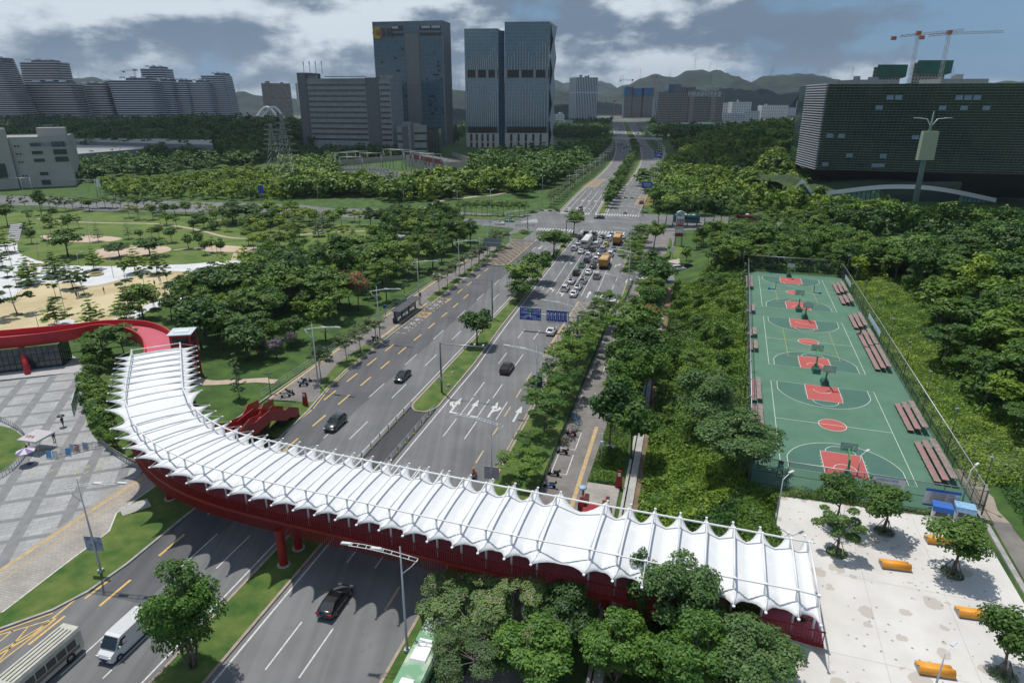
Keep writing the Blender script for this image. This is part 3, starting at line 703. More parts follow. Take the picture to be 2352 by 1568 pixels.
def court(v0,vb):
 red=MB();dk=MB();ln_=MB()
 def arcpts(cu,cv,r,a0,a1,n=28):return[K(cu+r*math.cos(R_(a0+(a1-a0)*i/n)),cv+r*math.sin(R_(a0+(a1-a0)*i/n)))for i in range(n+1)]
 z1,z2,z3=CZ+.006,CZ+.012,CZ+.018
 sec=9
 for e,sg in((v0,1),(v0+28,-1)):
  P=lambda u,d:K(u,e+sg*d)
  a=math.degrees(math.acos(6.6/6.75))
  arc=[P(7.5+6.75*math.cos(R_(t)),1.575+6.75*math.sin(R_(t)))for t in np.linspace(12.1,167.9,36)]
  dk.sheet([P(14.1,0)]+arc+[P(0.9,0)],z1)
  ln_.strip([P(14.1,0)]+arc+[P(0.9,0)],LW,z3)
  red.sheet([P(5.05,0),P(9.95,0),P(9.95,5.8),P(5.05,5.8)],z2)
  ln_.strip([P(5.05,0),P(5.05,5.8),P(9.95,5.8),P(9.95,0)],LW,z3)
  ln_.strip([P(7.5+1.8*math.cos(t),5.8+1.8*math.sin(t))for t in np.linspace(0,PI,20)],LW,z3)
  ln_.strip([P(7.5+1.3*math.cos(t),1.575+1.3*math.sin(t))for t in np.linspace(0,PI,16)],LW,z3)
  for d in(1.75,2.6,3.45,4.3):
   for s_,u in((-1,4.98),(1,10.02)):ln_.sheet([P(u,d),P(u+s_*.16,d),P(u+s_*.16,d+.1),P(u,d+.1)],z3)
 red.sheet([K(7.5+1.8*math.cos(t),v0+14+1.8*math.sin(t))for t in np.linspace(0,2*PI,32,endpoint=False)],z2)
 ln_.strip([K(7.5+1.8*math.cos(t),v0+14+1.8*math.sin(t))for t in np.linspace(0,2*PI,32,endpoint=False)],LW,z3,close=True)
 ln_.strip([K(0,v0),K(15,v0),K(15,v0+28),K(0,v0+28)],LW,z3,close=True);ln_.strip([K(0,v0+14),K(15,v0+14)],LW,z3+.002)
 red.struct('court_key_paint',M_cred);dk.struct('three_point_paint',M_cdark);ln_.struct('court_lines',M_cline)
for v0 in(0,35.3,70.6):court(v0,0)
yl=MB()
for v0,a,bb in((35.3,5.0,21.0),(70.6,5.0,20.4)):
 for u in(3.4,11.8):yl.strip([K(u,v0+a),K(u,v0+bb)],0.06,CZ+.022)
 for dv in(a,a+4.2,10.2+a,bb)if v0<60 else(a,a+4.2,a+11):yl.strip([K(3.4,v0+dv),K(11.8,v0+dv)],0.06,CZ+.024)
yl.struct('badminton_lines',M_cyel)
def hoop():
 t=thing('basketball_hoop','x','basketball hoop')
 mb=MB();mb.box((0,-1.0,.42),(1.1,2.1,.62),0,.88,.8);mb.box((0,-1.0,.06),(1.2,2.3,.12));mb.box((0,-.25,.95),(.55,.5,.5),0,.6);mb.build('base',M_hdark,t)
 mb=MB();mb.beam((0,-.7,.7),(0,-.35,2.5),.22,.26);mb.beam((0,-.35,2.45),(0,1.15,3.25),.2,.22);mb.beam((0,-1.0,.9),(0,.0,2.7),.07,.07)
 mb.beam((0,.3,2.8),(.7,1.2,3.75),.05,.05);mb.beam((0,.3,2.8),(-.7,1.2,3.75),.05,.05);mb.beam((0,1.1,3.2),(.75,1.22,2.95),.05,.05);mb.beam((0,1.1,3.2),(-.75,1.22,2.95),.05,.05);mb.build('arm',M_hgreen,t)
 fr=MB()
 for p,q in(((-.9,2.9),(.9,2.9)),((.9,2.9),(.9,3.95)),((.9,3.95),(-.9,3.95)),((-.9,3.95),(-.9,2.9))):fr.beam((p[0],1.25,p[1]),(q[0],1.25,q[1]),.06,.06)
 bo=fr.build('backboard_frame',mat('backboard_edge',(.18,.42,.30),.5),t)
 mb=MB();mb.box((0,1.25,3.425),(1.76,.02,1.0));mb.build('glass_board',mat('board_glass',(.55,.65,.62),.1,trans=.6),bo)
 mb=MB();mb.beam((-.29,1.28,3.1),(.29,1.28,3.1),.04,.04);mb.beam((-.29,1.28,3.55),(.29,1.28,3.55),.04,.04);mb.beam((-.29,1.28,3.1),(-.29,1.28,3.55),.04,.04);mb.beam((.29,1.28,3.1),(.29,1.28,3.55),.04,.04);mb.build('target_square',M_cline,bo)
 mb=MB();mb.tube([(0.23*math.cos(a),1.55+.23*math.sin(a),3.05)for a in np.linspace(0,2*PI,16)],.02,5,cap=False);mb.beam((0,1.27,3.05),(0,1.33,3.05),.1,.06);mb.build('rim',mat('rim_orange',(.6,.12,.03),.5),t)
 mb=MB()
 for a in np.linspace(0,2*PI,10,endpoint=False):mb.tube([(0.22*math.cos(a),1.55+.22*math.sin(a),3.04),(0.11*math.cos(a+.5),1.55+.11*math.sin(a+.5),2.62)],.008,3,cap=False)
 mb.build('net',M_cline,t);return t
HP=Proto(hoop())
for v,d,l in((0,1,'green basketball hoop at the near end of the nearest court'),(28,-1,'green basketball hoop at the far end of the nearest court'),(35.3,1,'green basketball hoop at the near end of the middle court'),(63.3,-1,'green basketball hoop at the far end of the middle court'),(70.6,1,'green basketball hoop at the near end of the farthest court'),(98.6,-1,'green basketball hoop under the trees at the far end of the farthest court')):
 p=K(7.5+(0.6 if v in(28,63.3)else-.2),v-d*0.15);HP.put(p,CT if d>0 else CT+PI,l,'basketball hoops on the green courts')
def netpost():
 t=thing('net_post','x','net post');mb=MB();mb.tube([(0,0,.1),(0,0,1.9)],.07,8);mb.box((0,0,.9),(.12,.16,.6));mb.build('post',mat('dark_blue',(.02,.04,.12),.5),t)
 mb=MB();mb.box((.7,0,.16),(1.5,.14,.12));mb.box((1.4,0,.25),(.5,.5,.3),0,.8);mb.build('weighted_foot',mat('bright_blue',(.02,.14,.55),.5),t);return t
NP_=Proto(netpost())
NP_.put(K(3.4,85.8),CT+PI,'portable badminton net post with blue foot, left side of the farthest court','portable net posts');NP_.put(K(11.8,85.5),CT-.2,'portable badminton net post with blue foot, right side of the farthest court','portable net posts')
def bleacher(L,steps,label,u,v,wd=0.8):
 t=thing('bleacher',label,'bleacher',K(u,v),CT,'wooden spectator benches round the courts')
 for i in range(steps):
  x=wd*(i+.5);z=.42+.36*i
  mb=MB();n=2
  for j in range(n):
   y0=L*j/n;mb.box((x,y0+L/n/2,z),(wd*.9,L/n-.06,.07),0,1)
  s=mb.build('seat_board',M_woodr if i!=steps-1 else M_wood,t)
  mb=MB()
  for e in(-1,1):mb.box((x+e*wd*.36,L/2,z+.046),(wd*.2,L-.1,.02))
  mb.build('worn_edge',M_wood,s)
 mb=MB()
 for y in np.linspace(.3,L-.3,max(2,int(L/1.6))):
  for i in range(steps):
   x=wd*(i+.5);mb.beam((x-wd*.4,y,0),(x-wd*.4,y,.4+.36*i),.06,.06);mb.beam((x+wd*.4,y,0),(x+wd*.4,y,.4+.36*i),.06,.06);mb.beam((x-wd*.4,y,.36+.36*i),(x+wd*.4,y,.36+.36*i),.05,.05)
 mb.build('frame',M_pole,t);return t
for i,(v,L)in enumerate(((1.2,10.2),(14.6,9.0),(37.2,11.0),(48.6,8.8),(59.5,8.8),(76.6,6.4),(85.4,9.0))):
 bleacher(L,3,'three-tier worn red bleacher on the right side of the courts, number %s from the near corner'%['one','two','three','four','five','six','seven'][i]if False else['worn three-tier bleacher by the right fence, nearest to the white plaza','worn three-tier bleacher by the right fence beside the nearest centre circle','long worn bleacher by the right fence at the near end of the middle court','stepped worn bleacher by the right fence below the blue fence banner','worn bleacher by the right fence at the far end of the middle court','short worn bleacher by the right fence at the near end of the farthest court','worn bleacher by the right fence at the far end of the farthest court'][i],16.9 if v<20 else 16.7,v)
for i,(v,L)in enumerate(((9.5,7.0),(18.2,8.5),(40.5,4.2),(48.4,4.2),(64,5),(84,12))):
 bleacher(L,2,['small two-tier bench left of the nearest court, partly under a tree','two-tier bench at the left fence at the far end of the nearest court','short two-tier bench at the left fence, near end of the middle court','short two-tier bench at the left fence, left of the middle centre circle','red short bench at the left fence between middle and farthest courts','long two-tier bench at the left fence beside the farthest court'][i],-3.2,v,.75)
def fence_mat():
 m=bpy.data.materials.new('chain_link');m.use_nodes=True;N=m.node_tree.nodes;L=m.node_tree.links;b=N['Principled BSDF'];b.inputs['Base Color'].default_value=(.05,.085,.075,1);b.inputs['Roughness'].default_value=.6
 tc=N.new('ShaderNodeTexCoord');tr=N.new('ShaderNodeBsdfTransparent');mx=N.new('ShaderNodeMixShader');out=N['Material Output']
 w1=N.new('ShaderNodeTexWave');w1.wave_type='BANDS';w1.bands_direction='DIAGONAL';w1.inputs['Scale'].default_value=7;L.new(tc.outputs['UV'],w1.inputs[0])
 mx.inputs[0].default_value=0.22;L.new(tr.outputs[0],mx.inputs[1]);L.new(b.outputs[0],mx.inputs[2]);L.new(mx.outputs[0],out.inputs[0]);return m
M_mesh=fence_mat()
def court_fence(label,a,b_,h,n,lean=0,top=True):
 base=Vector(a);t=thing('court_fence',label,'fence',base)
 a=Vector(a);b_=Vector(b_);d=(b_-a)
 for i in range(n+1):
  p=d*(i/n);mb=MB();mb.tube([(p.x,p.y,0),(p.x,p.y,h)],.045,6);mb.build('fence_post',M_pole,t)
 for z in((h,h*.5,.1)):mb=MB();mb.tube([(0,0,z),(d.x,d.y,z)],.04 if z<h else .055,6);mb.build('rail',M_gst if z==h else M_pole,t)
 mb=MB();mb.add([(0,0,.1),(d.x,d.y,.1),(d.x,d.y,h),(0,0,h)],[(0,1,2,3)]);mb.build('chain_link_mesh',M_mesh,t);return t
court_fence('tall green chain-link fence along the right side of the basketball courts',K(20.0,-5),K(19.8,103),3.6,30)
court_fence('tall chain-link fence along the left side of the basketball courts by the wooded slope',K(-3.8,-4.8),K(-2.8,103),3.6,30)
court_fence('tall chain-link fence across the far end of the basketball courts under the trees',K(-2.8,103.2),K(19.8,103.2),4.2,6)
court_fence('low-sagging chain-link fence between the nearest court and the white plaza',K(-3.7,-5.0),K(19.9,-5.0),3.5,6)
def cpole():
 t=thing('court_light_pole','x','light pole');mb=MB();mb.tube([(0,0,0),(0,0,6.2)],.07,8,r2=.055);mb.build('pole',M_pole,t)
 mb=MB();mb.box((-.1,0,6.3),(.42,.3,.16),0,.8);mb.beam((0,0,6.1),(-.25,0,6.3),.05,.05);mb.build('floodlight',M_gst,t);return t
CPL=Proto(cpole())
for i in range(9):
 CPL.put(K(20.5,-2.5+i*12.6+(i>4)*2),CT,'dark slim floodlight pole standing outside the right fence of the basketball courts','floodlight poles outside the right court fence')
for i in range(8):CPL.put(K(-4.2,6+i*13),CT+PI,'dark slim floodlight pole standing along the left fence of the basketball courts','floodlight poles along the left court fence')
M_ban=mat('banner_white',(.62,.64,.68),.7);M_bblue=mat('banner_blue',(.05,.13,.42),.6);M_bgrey=mat('banner_print',(.33,.36,.42),.7,c2=(.55,.57,.6),scale=5)
def banner(label,u0,u1,z0,z1,v=-5.12,photo=True):
 t=thing('fence_banner',label,'banner',K((u0+u1)/2,v,CZ+(z0+z1)/2),CT);wd,h=u1-u0,z1-z0
 mb=MB();n=12
 for i in range(n):
  x0,x1=-wd/2+wd*i/n,-wd/2+wd*(i+1)/n;y=lambda x:-.03*math.sin(x*7)
  mb.add([(x0,y(x0),-h/2),(x1,y(x1),-h/2),(x1,y(x1),h/2),(x0,y(x0),h/2)],[(0,1,2,3)])
 mb.build('cloth',M_ban,t)
 mb=MB()
 if photo:
  for x,z,a,c in((-.9,.1,.5,.35),(-1.0,-.5,.5,.3),(.1,-.1,.8,.5),(.9,-.05,.7,.6),(.55,-.7,1.4,.22),(-.3,-.72,.4,.2)):mb.box((x*wd/3.2,-.07,z*h/2.0),(a*wd/3.2,.01,c*h/2))
  mb.build('printed_pictures',M_bgrey,t);text_part('headline','光明运动十项军',.32,M_bblue,t,(-.2,-.08,h/2-.3),(PI/2,0,0),sx=1)
 else:
  mb.box((0,-.07,h/2-.16),(wd,.01,.32));mb.box((0,-.07,-h/2+.1),(wd,.01,.18));mb.build('blue_border',M_bblue,t)
  for k in range(4):text_part('lettering','文明运动 安全健身 守则规范',.19,M_cred if k else M_bblue,t,(0,-.08,h/2-.55-.3*k),(PI/2,0,0))
 return t
banner('white printed banner with pictures hung on the near court fence',8.9,12.2,1.5,3.35)
banner('white sagging banner with blue borders and red text on the near court fence',14.2,17.6,.75,2.9,photo=False)
for v,l in((58,'pale blue banner strip with lettering on the right court fence beside the middle court'),(92,'pale blue banner strip on the right court fence beside the farthest court')):
 t=thing('fence_banner',l,'banner',K(19.75,v,CZ+1.9),CT);mb=MB();mb.box((0,0,0),(.03,12 if v<60 else 9,1.0));mb.build('cloth',mat('banner_pale_blue',(.30,.47,.60),.7,c2=(.45,.58,.68),scale=2),t)
 text_part('lettering','全民健身 你我同行',.85,M_ban,t,(-.03,0,0),(PI/2,0,-PI/2))
t=thing('umpire_chair','green tall umpire chair at the near left corner of the courts','chair',K(-.4,-3.2),CT)
mb=MB()
for x in(-.35,.35):
 mb.beam((x,-.4,0),(x*.8,0,1.75),.05,.05);mb.beam((x,.45,0),(x*.8,.05,1.75),.05,.05)
for z in(.4,.8,1.2):mb.beam((-.33,-.35+z*.2,z),(.33,-.35+z*.2,z),.05,.05)
mb.build('ladder_frame',M_hdark,t);mb=MB();mb.box((0,.05,1.78),(.6,.5,.06));mb.build('seat',M_hdark,t);mb=MB();mb.box((0,.3,2.1),(.6,.05,.5));mb.build('backrest',M_hdark,t)
# white plaza
def plaza_mat():
 m=bpy.data.materials.new('speckled_white_plaza');m.use_nodes=True;N=m.node_tree.nodes;L=m.node_tree.links;b=N['Principled BSDF'];b.inputs['Roughness'].default_value=.85
 tc=N.new('ShaderNodeTexCoord')
 def nz(s,d=4,r=.55):
  n=N.new('ShaderNodeTexNoise');n.inputs['Scale'].default_value=s;n.inputs['Detail'].default_value=d;n.inputs['Roughness'].default_value=r;L.new(tc.outputs['Object'],n.inputs[0]);return n.outputs['Fac']
 def ramp(v,a,b_,c0,c1):
  n=N.new('ShaderNodeValToRGB');n.color_ramp.elements[0].position=a;n.color_ramp.elements[1].position=b_;n.color_ramp.elements[0].color=(*c0,1);n.color_ramp.elements[1].color=(*c1,1);L.new(v,n.inputs[0]);return n.outputs[0]
 def vor(s,rnd=1.0):
  n=N.new('ShaderNodeTexVoronoi');n.inputs['Scale'].default_value=s;n.inputs['Randomness'].default_value=rnd;L.new(tc.outputs['Object'],n.inputs[0]);return n
 base=ramp(nz(.25,9),.3,.7,(.50,.48,.455),(.62,.605,.58))
 v1=vor(.5);v2=vor(1.15);n1=nz(1.4)
 def math_(op,a,b_,clamp=False):
  n=N.new('ShaderNodeMath');n.operation=op;n.use_clamp=clamp
  for i,v in enumerate((a,b_)):
   if isinstance(v,(int,float)):n.inputs[i].default_value=v
   else:L.new(v,n.inputs[i])
  return n.outputs[0]
 sp=N.new('ShaderNodeSeparateColor');L.new(v1.outputs['Color'],sp.inputs[0])
 rad=math_('ADD',math_('MULTIPLY',sp.outputs[0],.40),.22)
 st=math_('LESS_THAN',math_('ADD',v1.outputs['Distance'],math_('MULTIPLY',n1,.35)),math_('ADD',rad,.02))
 n2=nz(.16,3);reg=math_('GREATER_THAN',n2,.47)
 st=math_('MULTIPLY',math_('MULTIPLY',st,reg),.62)
 sp2=N.new('ShaderNodeSeparateColor');L.new(v2.outputs['Color'],sp2.inputs[0])
 dot=math_('MULTIPLY',math_('LESS_THAN',v2.outputs['Distance'],.13),math_('GREATER_THAN',sp2.outputs[0],.12))
 def mix(f,a,c):
  n=N.new('ShaderNodeMix');n.data_type='RGBA';L.new(f,n.inputs[0]);L.new(a,n.inputs[6]);n.inputs[7].default_value=(*c,1);return n.outputs[2]
 c=mix(st,base,(.36,.315,.26));c=mix(math_('MULTIPLY',dot,.75),c,(.17,.17,.175));L.new(c,b.inputs['Base Color']);return m
M_wpl=plaza_mat();PZ=CZ+.05
MB().prism([K(-1.0,-7.0),K(19.3,-5.9),K(19.9,-46),K(-5,-46),K(-5,-30),K(1.6,-28.6),K(-1.2,-13.2)],3.0,PZ).struct('white_plaza',M_wpl)
mb=MB()
for u in(6.3,13.0):mb.strip([K(u,-7),K(u,-45)],.03,PZ+.005)
for v in(-19.5,-30.0):mb.strip([K(-3,v),K(19.6,v)],.03,PZ+.007)
mb.struct('plaza_joints',mat('joint_grey',(.33,.32,.3),.9))
MB().prism([K(20.9,-5),K(23.8,-5),K(23.4,-46),K(20.2,-46)],3.0,PZ-.02).struct('plaza_side_path',mat('dark_path',(.13,.125,.12),.9,c2=(.20,.185,.165),scale=.4))
MB().band([K(20.2,-6),K(20.1,-46)],.5,3,PZ+.12).struct('plaza_kerb',M_kerbg)
MB().prism([K(20.3,-5),K(20.3,6),K(22.6,6),K(23.8,-5)],3.0,PZ-.02).struct('plaza_side_path',mat('tan_path',(.33,.28,.22),.9,c2=(.25,.21,.17),scale=.5))
def wave_bench():
 t=thing('bench','x','bench');L=2.6;n=14
 prof=[(-.55,.18),(-.5,.40),(-.42,.62),(-.3,.72),(-.18,.66),(-.05,.48),(.12,.42),(.35,.42),(.5,.40),(.56,.33)]
 base=[(-.55,0),(-.5,.36),(-.42,.58),(-.3,.68),(-.18,.62),(-.05,.44),(.12,.38),(.35,.38),(.5,.36),(.56,0)]
 mb=MB();mb.sm=True;k=len(prof)
 vs=[(x,y,z)for x in(-L/2,L/2)for y,z in prof];mb.add(vs,[(i,i+1,k+i+1,k+i)for i in range(k-1)])
 o=mb.build('seat_shell',mat('bench_orange',(.78,.33,.03),.5,c2=(.70,.29,.03),scale=2),t);s=o.modifiers.new('s','SOLIDIFY');s.thickness=.05
 mb=MB()
 for x in(-L/2+.02,L/2-.1):mb.add([(x+dx,y,z-.02)for dx in(0,.08)for y,z in base],[tuple(range(k-1,-1,-1)),tuple(range(k,2*k))]+[(i,i+1,k+i+1,k+i)for i in range(k-1)])
 mb.box((0,.0,.17),(L-.2,1.0,.30));mb.build('concrete_base',mat('bench_grey',(.30,.31,.32),.8),t);return t
WB=Proto(wave_bench())
for p,l in((A('o',878,862,PZ),'orange wavy bench nearest to the bridge end, in the middle of the white plaza'),(A('o',1352,1158,PZ),'orange wavy bench on the right side of the white plaza'),(A('o',1120,1500,PZ),'orange wavy bench at the bottom of the photo beside a grey lamp post'),(A('o',1150,712,PZ),'orange wavy bench half hidden behind the plaza tree, near the vending kiosks')):
 WB.put(p,CT+R_(6),l,'orange wavy benches on the white plaza')
def kiosk(label,p,mtop,rz):
 t=thing('vending_kiosk',label,'kiosk',p,rz);mb=MB();mb.box((0,0,.85),(1.5,.9,1.7));mb.build('cabinet',mat('cabinet_white',(.62,.64,.66),.5),t)
 mb=MB();mb.box((0,-.46,1.05),(1.1,.03,.8));mb.build('display_window',mat('cabinet_glass',(.05,.07,.09),.15),t)
 mb=MB();mb.box((0,-.1,1.95),(1.9,1.35,.08));mb.add([(-.95,-.78,1.95),(.95,-.78,1.95),(.95,-.95,1.5),(-.95,-.95,1.5)],[(0,1,2,3)]);mb.box((0,-.1,1.75),(1.86,1.3,.3));mb.build('awning',mtop,t)
 mb=MB();mb.box((0,-.475,.35),(1.0,.02,.3));mb.build('label_panel',M_bblue,t);return t
kiosk('white vending kiosk with dark blue cover behind the plaza',A('o',1148,575,PZ),mat('cover_blue',(.03,.12,.42),.6),CT-.1)
kiosk('vending kiosk with pale striped blue cover next to the dark blue one',A('o',1285,580,PZ),mat('cover_pale_blue',(.16,.33,.55),.6,c2=(.3,.48,.66),scale=2.5),CT-.1)
t=thing('stone_bench','small grey stone bench on the path beside the vending kiosks','bench',A('o',1398,560,PZ),CT);mb=MB();mb.box((0,0,.42),(.5,1.5,.08));mb.build('seat',M_conc,t);mb=MB();mb.box((0,-.6,.2),(.4,.15,.4));mb.box((0,.6,.2),(.4,.15,.4));mb.build('legs',M_kerbg,t)
# trees
def leafmat(n,c,c2,rnd=0.34,sc=0.9):return mat(n,c,0.55,c2=c2,scale=sc,objrand=rnd,trans=0.22,spec=0.35,detail=3,contrast=(.36,.64))
L_dark=leafmat('leaves_dark_green',(0.022,0.074,0.009),(0.085,0.180,0.022))
L_mid=leafmat('leaves_green',(0.036,0.100,0.009),(0.110,0.210,0.020))
L_bri=leafmat('leaves_bright_green',(0.080,0.165,0.010),(0.19,0.29,0.026))
L_yel=leafmat('leaves_yellow_green',(0.14,0.22,0.02),(0.28,0.35,0.045))
L_olive=leafmat('leaves_olive',(0.058,0.098,0.032),(0.14,0.19,0.075))
L_grey=leafmat('leaves_grey_green',(0.045,0.085,0.042),(0.115,0.165,0.090))
L_purple=leafmat('blossom_purple',(0.16,0.07,0.18),(0.30,0.16,0.34))
L_orange=leafmat('blossom_orange',(0.32,0.055,0.02),(0.42,0.10,0.03))
L_pinkf=leafmat('blossom_pink',(0.40,0.10,0.22),(0.5,0.2,0.32))
M_bark=mat('bark',(0.085,0.068,0.05),0.9,c2=(0.16,0.135,0.105),scale=3)
M_barkp=mat('pale_bark',(0.20,0.18,0.15),0.9,c2=(0.3,0.28,0.24),scale=3)
def leaves_np(C,Nn,L,aspect,r_):
 n=len(C);T=r_.normal(size=(n,3));T-=(T*Nn).sum(1,keepdims=True)*Nn;T/=np.linalg.norm(T,axis=1,keepdims=True)+1e-9
 B=np.cross(Nn,T);s=L*(0.7+0.6*r_.random((n,1)))
 V=np.stack([C-T*s/2,C+B*s*aspect/2,C+T*s/2,C-B*s*aspect/2],1).reshape(-1,3)
 return V,np.arange(n*4).reshape(-1,4)
def unit(v):return v/(np.linalg.norm(v,axis=1,keepdims=True)+1e-9)
def clump_leaves(cc,rc,n,r_,zs=0.8,center=None,up=0.45,jit=0.75):
 """cc: clump centres (k,3), rc radii; n leaves in all on the clump shells"""
 k=len(cc);w_=rc**2;idx=r_.choice(k,n,p=w_/w_.sum())
 d=unit(r_.normal(size=(n,3)));d[:,2]=np.where(d[:,2]<-0.25,-d[:,2],d[:,2])
 rad=rc[idx][:,None]*(0.62+0.45*r_.random((n,1)))
 off=d*rad;off[:,2]*=zs;C=cc[idx]+off
 o=unit(C-center)if center is not None else d
 Nn=unit(d*0.6+o*0.4+np.array([0,0,up])+r_.normal(size=(n,3))*jit*0.6)
 return C,Nn
def crown(kind,seed,H=9.0,Rr=3.4,n=2600,L=0.55,cb=0.35,aspect=0.6):
 """cb: height of crown base as share of H; returns leaf mesh arrays and clump centres"""
 r_=np.random.default_rng(seed);ch=H*(1-cb);cz=H*cb+ch*0.5;center=np.array([0,0,H*cb+ch*0.3])
 if kind=='round':
  k=26+int(r_.integers(8));d=unit(r_.normal(size=(k,3)));u=(0.35+0.55*r_.random((k,1)))
  cc=d*u*np.array([Rr,Rr,ch*0.5])*0.86;cc[:,2]+=cz;rc=Rr*(0.24+0.16*r_.random(k));cc[:,0]+=r_.normal()*.2;C,Nn=clump_leaves(cc,rc,n,r_,.75,center)
 elif kind=='flat':
  k=24;a=r_.random(k)*2*PI;q=np.sqrt(r_.random(k))*0.92;zf=r_.random(k)
  cc=np.stack([np.cos(a)*q*Rr,np.sin(a)*q*Rr,H*cb+ch*(0.30+0.62*zf*(1-0.55*q*q))],1);rc=Rr*(0.20+0.14*r_.random(k));C,Nn=clump_leaves(cc,rc,n,r_,.32,center,up=1.0)
 elif kind=='tier':
  cs=[];rcs=[];nl=8
  for i in range(nl):
   f=i/(nl-1);z=H*cb+ch*(0.04+0.93*f);rr=Rr*(1-f)**0.75*(0.85+.3*r_.random())+.18
   m=max(3,int(9*(1-f)+2))
   for j in range(m):
    a=2*PI*j/m+r_.random()*.9;q=rr*(0.35+0.6*r_.random());cs.append((math.cos(a)*q,math.sin(a)*q,z+q*.10));rcs.append(.20*Rr*(1.15-.5*f))
   cs.append((0,0,z));rcs.append(.15*Rr)
  cc=np.array(cs);rc=np.array(rcs);C,Nn=clump_leaves(cc,rc,n,r_,.30,center,up=1.2,jit=.5)
 elif kind=='sparse':
  k=17;d=unit(r_.normal(size=(k,3)));u=(0.45+0.55*r_.random((k,1)));cc=d*u*np.array([Rr,Rr,ch*.5])*.9;cc[:,2]+=cz;rc=Rr*(0.14+0.13*r_.random(k));C,Nn=clump_leaves(cc,rc,n,r_,.6,center,jit=1.0)
 elif kind=='column':
  k=22;a=r_.random(k)*2*PI;f=r_.random(k);q=Rr*(.25+.6*r_.random(k))*np.sin(PI*np.clip(f*.8+.15,0,1));cc=np.stack([np.cos(a)*q,np.sin(a)*q,H*cb+ch*f*.93],1);rc=Rr*(.26+.2*r_.random(k));C,Nn=clump_leaves(cc,rc,n,r_,1.0,center)
 elif kind=='bamboo':
  m=26;cs=[]
  st=r_.random((m,2))*2*PI;
  ts=r_.integers(m,size=n);t=r_.random(n)**.7;a=st[ts,0];ln=.5+.5*st[ts,1]/(2*PI)
  q=Rr*(0.25+.75*(st[ts,1]/(2*PI)))*t**1.6;C=np.stack([np.cos(a)*q,np.sin(a)*q,H*(.1+.9*t*ln)],1)+r_.normal(size=(n,3))*Rr*.10
  Nn=unit(np.stack([np.cos(a),np.sin(a),.6+0*a],1)+r_.normal(size=(n,3))*.6);cc=C[:12]
 return C,Nn,cc if kind!='bamboo' else C[:6],r_
def crown_mesh(name,kind,seed,mats,H,Rr,n,L,cb=.35,aspect=.6,extra=None,frac=0.0,patch=None):
 C,Nn,cc,r_=crown(kind,seed,H,Rr,n,L,cb,aspect);V,Fc=leaves_np(C,Nn,L,aspect,r_);mi=None
 if frac:
  pc=cc[np.argsort(-cc[:,2]-r_.random(len(cc))*H*.25)][:max(2,int(len(cc)*.45))]
  dmin=np.min(np.linalg.norm(C[:,None,:]-pc[None],axis=2),axis=1);mi=((dmin<Rr*.30)&(r_.random(len(C))<frac)).astype(int)
 return np_mesh(name,V,Fc,mats,False,mi),cc
def trunk_mesh(name,seed,H,cb,cc,r0,m,lean=.04,nb=7,props=False,multi=1):
 r_=random.Random(seed);mb=MB();top=Vector((r_.uniform(-1,1)*H*lean,r_.uniform(-1,1)*H*lean,H*(cb+.12)))
 for s in range(multi):
  a=2*PI*s/multi;o=Vector((math.cos(a),math.sin(a),0))*(0 if multi==1 else r0*1.3);t2=top+o*(0 if multi==1 else 4)
  mb.tube([o+Vector((0,0,-.15)),o*1.2+t2*.35+Vector((r_.uniform(-.1,.1),0,0)),t2],[r0*1.25,r0*.9,r0*.65],7)
  c2=sorted([Vector(c)for c in cc],key=lambda c:r_.random())[:nb]
  for c in c2:
   st=t2*(.75+.2*r_.random());mid=st.lerp(c,.55)+Vector((0,0,-.06*H*r_.random()))
   mb.tube([st,mid,c],[r0*.42,r0*.26,r0*.10],5,cap=False)
  lead=Vector((t2.x*.8,t2.y*.8,H*.9));mb.tube([t2*.98,t2.lerp(lead,.5),lead],[r0*.6,r0*.35,r0*.1],5,cap=False)
 if props:
  for s in range(4):a=s*PI/2+.5;mb.tube([(math.cos(a)*.55,math.sin(a)*.55,0),(math.cos(a)*.12,math.sin(a)*.12,H*.26)],.03,5)
 return mb.mesh(name,m)
class TreeKind:
 def __init__(s,name,kind,mats,H,Rr,n,L,cb=.35,nvar=3,r0=.16,aspect=.6,frac=0.0,bark=None,nb=7,multi=1,props=False,seed0=0,what='tree',cat='tree',notrunk=False):
  s.v=[];s.H=H;s.name=name;s.cat=cat;s.R=Rr;s.what=what
  for i in range(nvar):
   me,cc=crown_mesh('crown',kind,100*i+len(name)*7+seed0,mats,H,Rr,n,L,cb,aspect,frac=frac)
   tm=None if notrunk else trunk_mesh('trunk',i+3,H,cb,cc,r0,bark or M_bark,nb=nb,multi=multi,props=props);s.v.append((me,tm))
  s.k=0
 def put(s,loc,h=None,w_=None,label=None,group=None,rz=None,var=None,name=None):
  me,tm=s.v[(s.k if var is None else var)%len(s.v)];s.k+=1
  h=h or s.H;sz=h/s.H;sx=(w_/(2*s.R))if w_ else sz*random.uniform(.9,1.12)
  t=thing(name or s.name,label,s.cat,loc,random.uniform(0,6.28)if rz is None else rz,group);t.scale=(sx,sx,sz)
  if tm:link('trunk',tm,t)
  link('crown' if tm else 'foliage',me,t);return t
T_round=TreeKind('broadleaf_tree','round',[L_dark],9,3.6,2600,.52)
T_mid=TreeKind('broadleaf_tree','round',[L_mid],9,3.6,2600,.52,seed0=11)
T_low=TreeKind('low_tree','round',[L_mid],6,2.6,1300,.50,cb=.2,seed0=17)
T_bri=TreeKind('young_tree','round',[L_bri],7,2.5,1600,.42,cb=.4,r0=.09,seed0=5)
T_yel=TreeKind('young_tree','sparse',[L_yel],6,2.1,1300,.36,cb=.35,r0=.07,bark=M_barkp)
T_flat=TreeKind('spreading_tree','flat',[L_olive],7.5,3.6,2300,.40,cb=.40,r0=.13,nb=10,bark=M_barkp)
